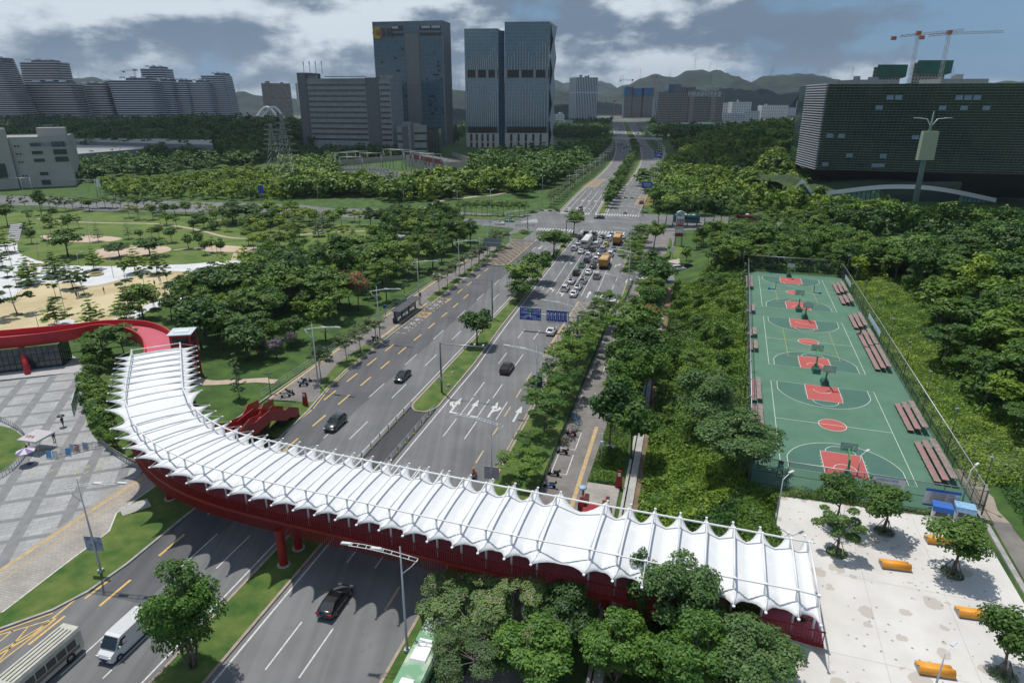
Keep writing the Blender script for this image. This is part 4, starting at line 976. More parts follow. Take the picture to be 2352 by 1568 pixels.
T_flatg=TreeKind('spreading_tree','flat',[L_mid],7.5,3.8,2900,.40,cb=.38,r0=.14,nb=10,seed0=3)
T_flame=TreeKind('flame_tree','round',[L_olive,L_orange],9,3.8,3000,.42,frac=.55,seed0=9)
T_tier=TreeKind('tiered_tree','tier',[L_bri],8.5,2.3,2600,.38,cb=.24,r0=.07,props=True)
T_tiery=TreeKind('tiered_tree','tier',[L_yel],8,2.3,2400,.38,cb=.25,r0=.07,props=True,seed0=4)
T_spar=TreeKind('sparse_tree','sparse',[L_mid],7.5,2.5,1500,.40,cb=.3,r0=.08,nb=11,bark=M_barkp,seed0=8)
T_bam=TreeKind('bamboo_clump','bamboo',[L_mid],8,2.8,1600,.55,cb=.1,notrunk=True,aspect=.3,cat='bamboo')
T_purple=TreeKind('crape_myrtle','round',[L_dark,L_purple],6,3.0,2600,.34,frac=.6,cb=.2,seed0=31)
T_bush=TreeKind('bush','round',[L_mid],1.8,1.3,650,.26,cb=-.25,notrunk=True,seed0=41,cat='bush')
T_bushd=TreeKind('bush','round',[L_dark],1.8,1.3,650,.26,cb=-.25,notrunk=True,seed0=42,cat='bush')
T_con=TreeKind('conifer','tier',[L_olive],9,1.5,1500,.30,cb=.16,r0=.08,seed0=61)
T_far=TreeKind('street_tree','round',[L_mid],9,4.2,800,1.0,cb=.12,seed0=71)
T_fard=TreeKind('broadleaf_tree','round',[L_dark],9,4.2,800,1.0,cb=.12,seed0=72)
def tree_px(K_,t,bx,by,ty,wpx=None,z=0.13,label=None,group=None,name=None,**kw):
 """a tree whose foot is seen at (bx,by) and whose top is level with ty"""
 p=A(t,bx,by,z);h=max(1.2,atY(t,bx,ty,p.y).z-z)
 w_=None
 if wpx:w_=wpx/TG[t][2]/1.7415/FPX*(p-Vector((0,0,CAM_Z))).length if t!='v' else wpx/FPX*(p-Vector((0,0,CAM_Z))).length
 return K_.put(p,h,w_,label,group,name=name,**kw)
def inpoly(x,y,P):
 c=False;n=len(P)
 for i in range(n):
  x1,y1=P[i][0],P[i][1];x2,y2=P[(i+1)%n][0],P[(i+1)%n][1]
  if(y1>y)!=(y2>y)and x<(x2-x1)*(y-y1)/(y2-y1)+x1:c=not c
 return c
def scatter(P,n,mind,seed,avoid=()):
 r_=random.Random(seed);xs=[p[0]for p in P];ys=[p[1]for p in P];out=[];tr=0
 while len(out)<n and tr<n*60:
  tr+=1;x=r_.uniform(min(xs),max(xs));y=r_.uniform(min(ys),max(ys))
  if inpoly(x,y,P)and all((x-a)**2+(y-b)**2>mind*mind for a,b in out)and not any(inpoly(x,y,q)for q in avoid):out.append((x,y))
 return out
def wood(P,n,mind,kinds,hs,label,group,seed,zo=0.0,avoid=()):
 r_=random.Random(seed+1)
 for x,y in scatter(P,n,mind,seed,avoid):
  z_=hz(x,y)+5;dz=z_-CAM_Z;de=y*CP-dz*SP;px=1176+FPX*x/max(de,1)
  if de<5 or px>2440 or px<-90 or 784-FPX*(y*SP+dz*CP)/de>1700:continue
  K_=r_.choice(kinds);h=r_.uniform(hs[0]*.8,hs[1]*1.08);K_.put(Vector((x,y,hz(x,y)+zo)),h,h*r_.uniform(.66,1.12),label,group)
def stuff_wood(name,P,n,mind,hs,L,leaves,mats,label,seed,zf=None,wide=1.0):
 """a far-off wood that reads as one mass: one object"""
 n=int(n*1.55);L=.15;leaves=int(leaves*1.15);mind*=.72;wide*=1.12;pts=scatter(P,n,mind,seed);r_=np.random.default_rng(seed);Vs=[];Fs=[];mi=[];k=0
 bases=[crown(kd,seed+i,1.0,rr,leaves,L,.05)[:2]for i,(kd,rr)in enumerate((('round',.46),('column',.30),('flat',.55),('round',.50),('bamboo',.36),('round',.42)))]
 for x,y in pts:
  C,Nn=bases[r_.integers(6)];h=r_.uniform(hs[0]*.65,hs[1]*1.12);a=r_.random()*6.28;ca,sa=math.cos(a),math.sin(a);wd=h*wide*r_.uniform(.85,1.2)
  C2=np.stack([(C[:,0]*ca-C[:,1]*sa)*wd+x,(C[:,0]*sa+C[:,1]*ca)*wd+y,C[:,2]*h+(zf or hz)(x,y)],1);N2=np.stack([Nn[:,0]*ca-Nn[:,1]*sa,Nn[:,0]*sa+Nn[:,1]*ca,Nn[:,2]],1)
  V,F=leaves_np(C2,N2,L*h,.7,r_);Vs.append(V);Fs.append(F+k);k+=len(V);mi+=[int(r_.integers(len(mats)))]*len(F)
 o=link(name,np_mesh(name,np.concatenate(Vs),np.concatenate(Fs),mats,False,mi));return tag(o,label,'wood',kind='stuff')
def cover(name,P,n,L,mats,label,seed,h=.5,zf=None,cat='ground cover',clumpy=1.2):
 r_=np.random.default_rng(seed);xs=[p[0]for p in P];ys=[p[1]for p in P];pts=[]
 cx=r_.uniform(min(xs),max(xs),n*4);cy=r_.uniform(min(ys),max(ys),n*4)
 for x,y in zip(cx,cy):
  if inpoly(x,y,P):pts.append((x,y,(zf or hz)(x,y)))
  if len(pts)>=n:break
 C=np.array(pts);ph=np.sin(C[:,0]*1.3+C[:,1]*.7)+np.sin(C[:,1]*1.1-C[:,0]*.6)+np.sin(C[:,0]*.45+2)*np.sin(C[:,1]*.37)
 C[:,2]+=np.clip(h*(.35+.28*ph),.05,9)*r_.random(len(C))**.5*clumpy
 Nn=unit(np.stack([np.cos(C[:,0]*1.3)*.35,np.cos(C[:,1]*1.1)*.35,np.ones(len(C))],1)+r_.normal(size=(len(C),3))*.55);V,F=leaves_np(C,Nn,L,.6,r_)
 mi=np.clip(((np.sin(C[:,0]*.21+1)+np.sin(C[:,1]*.13+C[:,0]*.08)+r_.normal(size=len(C))*.7)*.5+len(mats)/2-.5).round(),0,len(mats)-1).astype(int)
 o=link(name,np_mesh(name,V,F,mats,False,mi));return tag(o,label,cat,kind='stuff')
# park on the left
M_pwhite=mat('park_white_paving',(0.50,0.51,0.53),.85,c2=(0.62,0.63,0.645),scale=.35,detail=8)
M_sand=mat('sand_coloured_paving',(0.42,0.34,0.19),.85,c2=(0.52,0.44,0.27),scale=.06,detail=9,contrast=(.42,.58))
M_pink2=mat('pinkish_path',(0.44,0.33,0.25),.9,c2=(0.50,0.40,0.31),scale=.2)
def vv(t,*p):return[A(t,*q)for q in p]
MB().sheet(vv('e',(-500,330),(190,290),(450,265),(1160,318),(1700,330),(1900,440),(2352,420))+vv('f',(640,380),(1300,400),(1560,430),(1500,640),(800,900),(300,900))+vv('e',(2352,700),(1800,800),(1000,1200),(-300,1330),(-500,700)),-.03).struct('park_lawn',M_lawn)
MB().sheet(vv('e',(-400,560),(0,530),(140,520),(135,580),(160,620),(290,670),(490,705),(760,715),(1000,712),(1450,700),(1680,680),(2090,655),(2110,690),(1980,760),(1720,850),(1560,930),(1300,1010),(1130,1080),(1060,1150),(900,1200),(400,1300),(0,1340),(-400,1340)),-.015).struct('white_park_paving',M_pwhite)
sand=smooth(vv('e',(-400,1100),(0,1030),(190,880),(300,850),(480,840),(600,850),(640,870),(720,872),(840,850),(940,820),(1060,790),(1150,770),(1250,755),(1450,755),(1600,765),(1655,800),(1640,850),(1560,900),(1380,935),(1200,980),(1080,1060),(900,1130),(640,1165),(580,1130),(500,1130),(420,1160),(330,1220),(140,1255),(0,1240),(-400,1250)))
MB().sheet(sand,0.0).struct('sand_play_surface',M_sand)
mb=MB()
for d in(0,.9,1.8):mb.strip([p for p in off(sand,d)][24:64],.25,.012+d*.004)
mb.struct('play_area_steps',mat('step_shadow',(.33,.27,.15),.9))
for P in(((310,480),(400,460),(660,470),(990,490),(900,520),(700,528),(400,522)),((745,590),(900,555),(1280,550),(1360,580),(1300,610),(1000,640),(780,655),(750,620)),((1545,570),(1650,545),(2050,568),(2080,585),(1950,605),(1600,602))):
 MB().sheet(smooth(vv('e',*(P+(P[0],))))[:-1],.0).struct('play_clearing',M_pink2)
path=smooth(vv('e',(295,343),(600,370),(900,378),(1200,380),(1400,400),(1600,440),(1750,485),(1900,500),(2100,497))+vv('f',(50,498),(400,470),(600,445),(900,440)))
MB().strip(path,1.6,.01).strip(smooth(vv('e',(1360,590),(1450,578),(1550,575))),1.2,.014).strip(vv('e',(1850,610),(1830,670)),1.6,.006).struct('park_path',M_path)
MB().strip(smooth(vv('f',(1800,165),(1650,185),(1500,195),(1440,230),(1400,262))),3.2,.02).strip(smooth(vv('f',(2010,138),(1880,165),(1800,168))),2.0,.024).struct('park_path',M_path)
MB().strip(smooth(vv('i',(1700,690),(1850,745),(2100,730),(2400,712))),2.0,.02).struct('park_path',M_path)
MB().strip(smooth(vv('k',(-200,745),(0,740),(250,715),(460,730))),1.8,.022).struct('park_path',M_path)
def steps(name,label,P,n,m1,m2):
 a,b,c,d=[Vector(q[:2])for q in P];t=thing(name,label,'steps',Vector(((a.x+c.x)/2,(a.y+c.y)/2,0)))
 for i in range(n):
  f,g=i/n,(i+1)/n;mb=MB();mb.prism([a.lerp(d,f),b.lerp(c,f),b.lerp(c,g-.12/n),a.lerp(d,g-.12/n)],-.05,.05+.14*i);mb.build('step',m1,t,True)
  mb=MB();mb.prism([a.lerp(d,g-.12/n),b.lerp(c,g-.12/n),b.lerp(c,g),a.lerp(d,g)],-.05,.02+.14*i);mb.build('riser',m2,t,True)
M_stepg=mat('grey_step',(.33,.34,.35),.85,c2=(.26,.265,.27),scale=1);M_stepd=mat('dark_riser',(.09,.09,.095),.9)
steps('stone_steps','wide grey stone steps rising at the left edge of the park',vv('e',(55,512),(150,515),(188,400),(90,410)),9,M_stepg,M_stepd)
steps('stone_terrace','slanting grey stepped terrace in the park lawn behind the roadside trees',vv('f',(745,568),(890,612),(1230,500),(1050,478)),10,M_stepg,M_stepd)
slab('terrace_paving',vv('f',(890,612),(960,632),(1120,560),(1200,510),(1060,545)),M_stepg,.05)
pl=vv('i',(-600,770),(0,735),(400,690),(780,640),(770,720),(735,800),(740,900),(760,1010),(800,1140),(850,1240),(920,1300),(1060,1400),(1290,1510))+[A('j',1060,0),A('j',880,95),A('j',420,425),A('j',0,715),A('j',-500,1000)]
MB().prism([Vector(p[:2])for p in pl],-.1,.12).struct('paved_plaza',M_plaza)
def plaza_bands():
 mb=MB();m=MATS.get('x')
 P=[Vector(p[:2])for p in pl]
 a=A('i',470,700);b=A('i',150,1130);d=V2(b-a).normalized();nn_=Vector((-d.y,d.x));o=V2(a);sp=abs((V2(A('i',720,680))-o).dot(nn_))
 a2=A('i',0,1062);b2=A('i',640,985);e=V2(b2-a2).normalized();ne=Vector((-e.y,e.x));o2=V2(a2);s2=abs((V2(A('i',0,890))-o2).dot(ne))/1.0
 for(O,D,N_,S,wd,zz)in((o,d,nn_,sp,1.3,.126),(o2,e,ne,s2*.55,.8,.13)):
  for k in range(-14,15):
   run=None;q=O+N_*S*k
   for i in range(-140,141):
    p=q+D*i*.7
    ins=inpoly(p.x,p.y,P)
    if ins and run is None:run=p
    if(not ins or i==140)and run is not None:
     mb.strip([run,p],wd,zz);run=None
 mb.struct('plaza_dark_bands',mat('dark_pavers',(.165,.17,.175),.85,c2=(.215,.22,.225),scale=.8))
plaza_bands()
MB().sheet(smooth(vv('i',(0,1130),(90,1150),(190,1210),(238,1280),(235,1350),(150,1440),(60,1520),(0,1560),(-500,1700),(-500,1100))),.16).struct('round_lawn',M_verge)
MB().sheet(vv('i',(780,640),(800,540),(900,480),(1050,500),(1000,800),(980,1000),(1050,1180),(1290,1500),(920,1300),(850,1240),(790,1140),(745,950),(738,800)),.16).struct('hedge_bed',M_verge)
Y2=MB()
for q in((0,1560,30,1540),):pass
for(x,y)in((265,1560),(430,1540),(520,1560),(665,1560),(680,1520),(750,1555),(765,1500),(835,1535),(860,1490),(870,1455),(925,1520),(935,1475)):
 p=A('i',x,y,.14);Y2.strip([p,p+Vector((.25,.7,0))],.10,.142)
Y2.struct('queue_marks',mat('mark_pale_yellow',(.55,.55,.15),.8))
M_bred=mat('building_red',(.50,.022,.028),.5,c2=(.43,.020,.026),scale=.4)
M_bglass=mat('dark_glass',(.025,.045,.055),.08,spec=.8)
M_mull=mat('mullion',(.02,.022,.025),.5)
rb=thing('red_pavilion','low glass pavilion under a sweeping red ramp roof beside the grey plaza','building',A('i',240,560))
DZ=5.6
rampN=vv('i',*[])
rN=[A('i',x,y,DZ)for x,y in((-500,415),(0,388),(400,345),(700,300),(860,262),(1000,262),(1130,290),(1230,330),(1290,385),(1310,460),(1300,560))]
rF=[A('i',x,y,DZ)for x,y in((-500,352),(0,322),(400,285),(700,258),(860,235),(1000,222),(1200,222),(1350,238),(1480,285),(1560,350),(1600,430))]
rN=smooth(rN);rF=smooth(rF);m_=min(len(rN),len(rF))
mb=MB();mb.add([v for i in range(m_)for v in((*rN[i],DZ-.02),(*rF[i],DZ-.02))],[(2*i,2*i+1,2*i+3,2*i+2)for i in range(m_-1)]);mb.build('ramp_deck',M_pink,rb,True)
for P,nm,sg in((rN,'near',1),(rF,'far',-1)):
 mb=MB();mb.band(P,.25,DZ-1.1,DZ+1.1);mb.build('ramp_parapet',M_bred,rb,True)
mb=MB();mb.add([v for i in range(m_)for v in((*rN[i],DZ-1.0),(*rF[i],DZ-1.0))],[(2*i,2*i+2,2*i+3,2*i+1)for i in range(m_-1)]);mb.build('ramp_soffit',M_bred,rb,True)
sp_=smooth([A('i',x,y,4.4)for x,y in((470,285),(620,262),(820,245),(980,222),(1150,205),(1250,212))]);mb=MB();mb.band(sp_,.12,3.3,4.9);mb.build('rear_balustrade',M_bred,rb,True)
gp0=[A('i',x,y,.15)for x,y in((-500,705),(0,655),(568,590),(648,520))]
def gwall(a,b,z0,z1,nm,n,par):
 mb=MB();mb.add([(a.x,a.y,z0),(b.x,b.y,z0),(b.x,b.y,z1),(a.x,a.y,z1)],[(0,1,2,3)]);g=mb.build('glass_wall',M_bglass,par,True)
 mm=MB()
 for i in range(n+1):p=a.lerp(b,i/n);mm.beam((p.x,p.y,z0),(p.x,p.y,z1),.09,.09)
 for z in(z0+.05,z0+(z1-z0)*.33,z0+(z1-z0)*.66,z1-.05):mm.beam((a.x,a.y,z),(b.x,b.y,z),.09,.09)
 link('mullions',mm.mesh('mullions',M_mull),g)
for a,b,n in((gp0[0],gp0[1],8),(gp0[1],gp0[2],11),(gp0[2],gp0[3],5)):gwall(a,b,.15,DZ-1.0,'glass',n,rb)
for p,p2 in(((252,665),(185,400)),((-150,700),(-260,425))):
 q=A('i',*p,.1);q2=A('i',*p2,4.7);mb=MB();mb.tube([q,q2],.52,16);mb.build('column',M_bred,rb,True)
q=A('i',350,640,.15)
mb=MB();mb.prism([V2(A('i',-500,250,4)),V2(A('i',0,285,4)),V2(A('i',155,312,4)),V2(A('i',0,345,4)),V2(A('i',-500,350,4))],3.4,4.0,True);mb.build('lower_roof',M_bred,rb,True)
MB().prism([V2(q)for q in vv('i',(-600,735),(0,722),(400,680),(810,640),(780,560),(640,500),(-600,600))],-.1,.16).struct('pavilion_apron',mat('apron_stone',(.42,.41,.42),.8,c2=(.34,.33,.34),scale=.8))
lt=thing('lift_tower','red framed glass lift tower with pale roof at the end of the pink ramp','lift',A('i',1630,470,0));lw=3.2
c0=A('i',1632,300,8.3);lt.location=(c0.x,c0.y,0);lt.rotation_euler=(0,0,R_(10))
mb=MB()
for x in(-1,1):
 for y in(-1,1):mb.beam((x*lw/2,y*lw/2,0),(x*lw/2,y*lw/2,8.4),.28,.28)
for z in(2.6,5.2,6.6,8.2):
 for x in(-1,1):mb.beam((x*lw/2,-lw/2,z),(x*lw/2,lw/2,z),.2,.25);mb.beam((-lw/2,x*lw/2,z),(lw/2,x*lw/2,z),.2,.25)
mb.build('frame',M_bred,lt);mb=MB();mb.box((0,0,4.2),(lw-.3,lw-.3,8.0));mb.build('glass_shaft',M_bglass,lt)
mb=MB();mb.box((0,0,8.65),(lw+.9,lw+1.0,.18));mb.build('roof',mat('pale_roof',(.50,.58,.60),.4),lt);mb=MB();mb.box((0,0,8.78),(2.4,1.2,.1));mb.build('roof_hatch',mat('roof_grey',(.62,.66,.68),.5),lt)
def person(label,p,rz,top,legs,stride=.25,arm=0.0,hair=(.02,.015,.012),umbrella=None,hat=None,sit=0,h=1.68,group=None,carry=None):
 t=thing('person',label,'person',p,rz,group);s=h/1.68
 bm_v=[];
 def chain(pts,rad):return[(Vector(a)*s,r*s)for a,r in zip(pts,rad)]
 V=[];E=[];RR=[]
 def addc(pts,rad,root=None):
  prev=root
  for a,r in zip(pts,rad):
   V.append(Vector(a)*s);RR.append(r*s);i=len(V)-1
   if prev is not None:E.append((prev,i))
   prev=i
  return prev
 zh=.92-(.45 if sit else 0)
 addc([(0,0,zh)],[.14]);pel=0
 ch=addc([(0,0,zh+.2),(0,.0,zh+.42)],[.13,.15],pel);nk=addc([(0,.01,zh+.56),(0,.02,zh+.68)],[.055,.095],ch)
 for sg in(-1,1):
  if sit:addc([(sg*.1,.05,zh-.02),(sg*.16,.42,zh+.02),(sg*.16,.40,zh-.42),(sg*.16,.52,zh-.44)],[.1,.085,.055,.04],pel)
  else:addc([(sg*.09,0,zh-.08),(sg*.10,sg*stride*.5,.48),(sg*.10,sg*stride*.9-.04,.08),(sg*.10,sg*stride*.9+.12,.04)],[.095,.068,.045,.035],pel)
 for sg in(-1,1):
  if sit or(arm and sg>0):addc([(sg*.2,0,zh+.44),(sg*.26,.16,zh+.22),(sg*.2,.40,zh+(.28 if sit else .42))],[.055,.042,.034],ch)
  else:addc([(sg*.2,0,zh+.44),(sg*.25,-.02,zh+.18),(sg*.25,.08-sg*stride*.3,zh-.06)],[.055,.042,.032],ch)
 me=bpy.data.meshes.new('body');me.from_pydata([tuple(v)for v in V],E,[]);me.update();o=link('body',me,t)
 sk=o.modifiers.new('skin','SKIN');
 for i,r in enumerate(RR):me.skin_vertices[0].data[i].radius=(r,r)
 me.skin_vertices[0].data[0].use_root=True
 sb=o.modifiers.new('sub','SUBSURF');sb.levels=1;sb.render_levels=1
 dg=bpy.context.evaluated_depsgraph_get();dg.update();m2=bpy.data.meshes.new_from_object(o.evaluated_get(dg));o.modifiers.clear();o.data=m2;bpy.data.meshes.remove(me)
 skin=mat('skin',(.42,.25,.17),.6);mt=mat('cloth_%d%d%d'%tuple(int(c*99)for c in top),top,.8);ml=mat('cloth_%d%d%d'%tuple(int(c*99)for c in legs),legs,.8)
 m2.materials.clear();[m2.materials.append(q)for q in(skin,mt,ml)]
 for f in m2.polygons:
  c=f.center/s;f.use_smooth=True
  f.material_index=0 if c.z>zh+.53 else(1 if c.z>zh-.02 and abs(c.x)<.32 and not(sit and c.y>.3)else 2)
 mb=MB();mb.lathe((0,0,(zh+.60)*s),[(.02,.0),(.095*s,.05*s),(.112*s,.12*s),(.08*s,.19*s),(.01,.215*s)],10);
 if hat:mb.lathe((0,.02,(zh+.72)*s),[(.13*s,0),(.135*s,.02),(.11*s,.09*s),(.02,.14*s)],12)
 mb.build('helmet' if hat else 'hair',mat('hat_%d'%int(hat[0]*99+hat[1]*9),hat,.4)if hat else mat('dark_hair',hair,.7),t)
 if umbrella:
  u=thing('umbrella',umbrella[1],'umbrella',(p.x,p.y,p.z),rz);mb=MB();mb.lathe((0,.1,1.75*s),[(.56,0),(.45,.12),(.25,.2),(.01,.25)],10);mb.build('canopy',umbrella[0],u);mb=MB();mb.tube([(0.1,.2,1.15*s),(0,.1,1.98*s)],.012,5);mb.build('shaft',M_pole,u)
 return t
M_black=mat('matt_black',(.012,.012,.014),.5);M_steel=mat('barrier_steel',(.55,.57,.58),.35,metal=.6)
person('person in dark clothes walking across the grey plaza under a black umbrella',A('i',570,1130,.13),R_(60),(.03,.03,.035),(.06,.06,.07),umbrella=(M_black,'open black umbrella held by the person walking across the grey plaza'),arm=1)
person('person in black standing beside the white gazebo',A('i',490,1265,.13),R_(200),(.012,.012,.014),(.015,.015,.018),0.05)
person('person in white shirt seated under the white gazebo',A('i',268,1320,.13),R_(150),(.35,.3,.28),(.02,.02,.03),sit=1)
person('person standing at the far corner of the plaza hedge',A('i',776,700,.13),1.0,(.35,.37,.38),(.05,.05,.06),.1)
gz=thing('gazebo','white pop-up gazebo with red print on the grey plaza','gazebo',A('i',355,1330,.13),R_(-12));g=1.5
mb=MB()
for x in(-g,g):
 for y in(-g,g):mb.tube([(x,y,0),(x,y,2.1)],.03,6)
for x in(-g,g):mb.beam((x,-g,2.05),(x,g,2.05),.04,.04);mb.beam((-g,x,2.05),(g,x,2.05),.04,.04)
mb.build('legs',M_steel,gz);mb=MB();e=g+.12
mb.add([(-e,-e,2.15),(e,-e,2.15),(e,e,2.15),(-e,e,2.15),(0,0,3.05)],[(0,1,4),(1,2,4),(2,3,4),(3,0,4)]);mb.add([(-e,-e,2.15),(e,-e,2.15),(e,e,2.15),(-e,e,2.15),(-e,-e,1.9),(e,-e,1.9),(e,e,1.9),(-e,e,1.9)],[(0,4,5,1),(1,5,6,2),(2,6,7,3),(3,7,4,0)])
mb.build('canopy',mat('gazebo_white',(.62,.60,.61),.7,trans=.15),gz);text_part('print','志愿者',.5,mat('print_red',(.5,.1,.1),.7),gz,(0.1,-1.0,2.52),(R_(29),0,0))
um=thing('parasol','purple and white parasol beside the round lawn','parasol',A('i',270,1465,.13));mb=MB();mb.tube([(0,0,0),(-.25,.1,2.3)],.03,6);mb.build('pole',M_steel,um);mb=MB();mb.cyl((0,0,.02),.35,.12,10);mb.build('base',mat('dark_blue',(.02,.04,.12),.5),um)
for k in range(8):
 a,b=2*PI*k/8,2*PI*(k+1)/8;mb=MB();mb.add([(-.25+1.2*math.cos(a),.1+1.2*math.sin(a),1.95),(-.25+1.2*math.cos(b),.1+1.2*math.sin(b),1.95),(-.25,.1,2.45)],[(0,1,2)]);mb.build('canopy_panel',mat('parasol_purple',(.20,.13,.35),.7)if k%2 else mat('parasol_white',(.6,.58,.6),.7),um)
def barrier():
 t=thing('crowd_barrier','x','barrier');mb=MB();L=1.9
 mb.tube([(-L/2,0,.1),(-L/2,0,1.05),(L/2,0,1.05),(L/2,0,.1)],.025,6);mb.beam((-L/2,0,.25),(L/2,0,.25),.03,.03)
 for i in range(1,12):x=-L/2+L*i/12;mb.beam((x,0,.25),(x,0,1.05),.015,.015)
 mb.build('frame',M_steel,t);mb=MB()
 for x in(-.7,.7):mb.beam((x,-.28,.04),(x,.28,.04),.05,.04)
 mb.build('feet',M_steel,t);return t
BA=Proto(barrier())
pts=[A('i',*p,.13)for p in((530,1400),(640,1375),(730,1355),(810,1335),(905,1320))]
for i in range(10):
 f=i/10*4;k=int(f);p=pts[k].lerp(pts[k+1],f-k);d=pts[k+1]-pts[k];BA.put(p,math.atan2(d.y,d.x),'steel crowd barrier in the row across the grey plaza','crowd barriers across the plaza')
for i,(x,y,c)in enumerate(((440,1420,(.05,.25,.5)),(495,1415,(.5,.52,.55)),(615,1395,(.03,.2,.45)),(650,1355,(.35,.4,.45)),(692,1358,(.35,.05,.06)),(765,1340,(.12,.25,.5)))):
 q=A('i',x,y,.13);t=thing('notice_board',['light blue notice board leaning left end of the barrier row','white notice board second from the left in the barrier row','bright blue notice board in the middle of the barrier row','grey notice board on the barriers left of the red one','red notice board hung on the plaza barriers','blue notice board at the right end of the barrier row'][i],'notice board',q,R_(-10))
 mb=MB();mb.beam((0,0,.1),(0,.15,1.15),.8,.03,up=(0,-1,.2));mb.build('board',mat('board_%d'%i,c,.5,c2=tuple(min(1,v*1.5+.1)for v in c),scale=5),t);mb=MB()
 for x_ in(-.4,.4):mb.beam((x_,.02,0),(x_,.17,1.15),.04,.05)
 mb.build('frame',M_steel,t)
t=thing('billboard','long green and white picture board beside the plaza hedge','billboard',A('i',700,1030,.13));b0=A('i',662,1030,.13);b1=A('i',712,850,.13)
mb=MB();mb.beam(b0+Vector((0,0,1.1)),b1+Vector((0,0,1.1)),.06,1.9);mb.build('panel',mat('billboard_print',(.05,.22,.08),.5,c2=(.55,.62,.60),scale=.8,contrast=(.45,.55)),t,True)
mb=MB();
for f in np.linspace(0,1,5):q=b0.lerp(b1,f);mb.beam(q,q+Vector((0,0,1.1)),.08,.08)
mb.build('frame',M_pole,t,True)
def rail_fence(label,pts,z,h,m,sp=2.0,bars=0.0,nm='railing',cat='fence',mid=2):
 t=thing(nm,label,cat,Vector((pts[0][0],pts[0][1],z)));mb=MB();P=[Vector(p[:2])for p in pts];tot=0
 for a,b in zip(P,P[1:]):
  L=(b-a).length;n=max(1,round(L/sp));d=(b-a)/n
  for i in range(n):q=a+d*i;mb.beam((q.x,q.y,z),(q.x,q.y,z+h),.06,.06)
  if bars:
   k=int(L/bars)
   for i in range(k):q=a.lerp(b,i/k);mb.beam((q.x,q.y,z+.1),(q.x,q.y,z+h-.05),.02,.02)
 mb.build('posts',m,t,True);mb=MB()
 for a,b in zip(P,P[1:]):
  for j in range(mid+1):zz=z+h-.03-(h-.15)*j/max(1,mid);mb.beam((a.x,a.y,zz),(b.x,b.y,zz),.045,.045)
 mb.build('rails',m,t,True);return t
rail_fence('grey mesh fence curving along the hedge beside the plaza',smooth(vv('i',(915,1290),(990,1370),(1100,1440),(1200,1500),(1300,1530))),.13,1.1,M_gst,1.6,.18)
rail_fence('low railing around the round lawn',smooth(vv('i',(0,1085),(70,1115),(160,1160),(215,1215),(245,1260))),.13,.9,M_gst,1.4)
rail_fence('grey mesh fence curving along the round lawn in front of the plaza',smooth(vv('i',(235,1400),(170,1480),(80,1560),(-60,1640))),.13,.9,M_gst,1.4,.2)
rail_fence('long metal fence between the roadside walk and the park',[R(-68.2,88),R(-67.8,104),R(-68.2,150),R(-68.4,222)],.1,1.1,M_gst,2.6,0)
rail_fence('dark green railing between the right verge and the parking walk',[R(-15.7,40),R(-15.7,150),R(-14.6,156),R(-13.7,162),R(-13.6,180)],.13,1.05,mat('rail_dark_green',(.02,.06,.045),.5),2.4,.16)
def ring():
 t=thing('ring_bench','x','bench');mb=MB();n=24
 vs=[(r*math.cos(2*PI*j/n),r*math.sin(2*PI*j/n),z)for r,z in((1.5,.05),(1.5,.45),(1.95,.45),(1.95,.05))for j in range(n)]
 mb.add(vs,[(i*n+j,i*n+(j+1)%n,(i+1)*n+(j+1)%n,(i+1)*n+j)for i in range(3)for j in range(n)]);mb.build('seat',mat('ring_orange',(.62,.33,.08),.6,c2=(.5,.42,.3),scale=1.5),t)
 mb=MB();mb.cyl((0,0,.02),1.45,.3,20);mb.build('planting',M_verge,t);return t
RG=Proto(ring())
for x,y,l in((65,615,'orange ring bench nearest the grey steps at the left edge of the park'),(757,782,'orange ring bench around the tree behind the sand play surface'),(285,712,'orange ring bench half hidden behind the trees left of the play surface'),(1945,720,'orange ring bench at the right tip of the white park paving')):
 RG.put(A('e',x,y,0),0,l,'orange ring benches in the park')
# plants: park trees one by one
GP='tiered young trees on the sand and white paving'
tiers=[(230,865,700,110,0),(140,1095,840,200,1),(430,770,600,120,0),(447,805,690,90,0),(234,835,640,130,0),(452,1185,965,150,2),(735,1190,965,130,0),(995,1140,920,150,2),(1210,1050,840,90,2),(580,890,670,130,0),(1500,890,745,110,0),(745,745,570,110,0),(1765,860,640,130,2),(1925,690,540,110,2),(2025,765,620,110,2),(1805,785,680,100,2),(1240,775,590,120,0),(60,610,410,110,2),(20,720,560,80,0),(1070,765,570,130,2)]
for i,(x,y,ty,wd,k)in enumerate(tiers):
 K_=(T_tier,T_spar,T_tiery)[k];tree_px(K_,'e',x,y,ty-12,wd*1.3,0.0,['slender tiered tree with dark green foliage standing in the park paving','airy open-crowned tree at the left edge of the sand surface','slender tiered tree with yellow-green foliage standing in the park paving'][k],GP)
 p=A('e',x,y,0);MB().cyl((p.x,p.y,0.0),1.1,.14,14).struct('tree_pit',M_grass)
for x,y,ty,wd in((665,935,720,130),(1130,875,700,110),(440,965,770,120),(980,825,650,100),(1313,845,700,110),(1010,960,800,130),(60,800,720,110)):
 tree_px(T_spar,'e',x,y,ty,wd,0.0,'open-crowned small tree with dark leaves standing in the sand play surface','small trees on the sand play surface');p=A('e',x,y,0);MB().cyl((p.x,p.y,0.02),1.1,.14,14).struct('tree_pit',M_grass)
G2='trees on the park lawn'
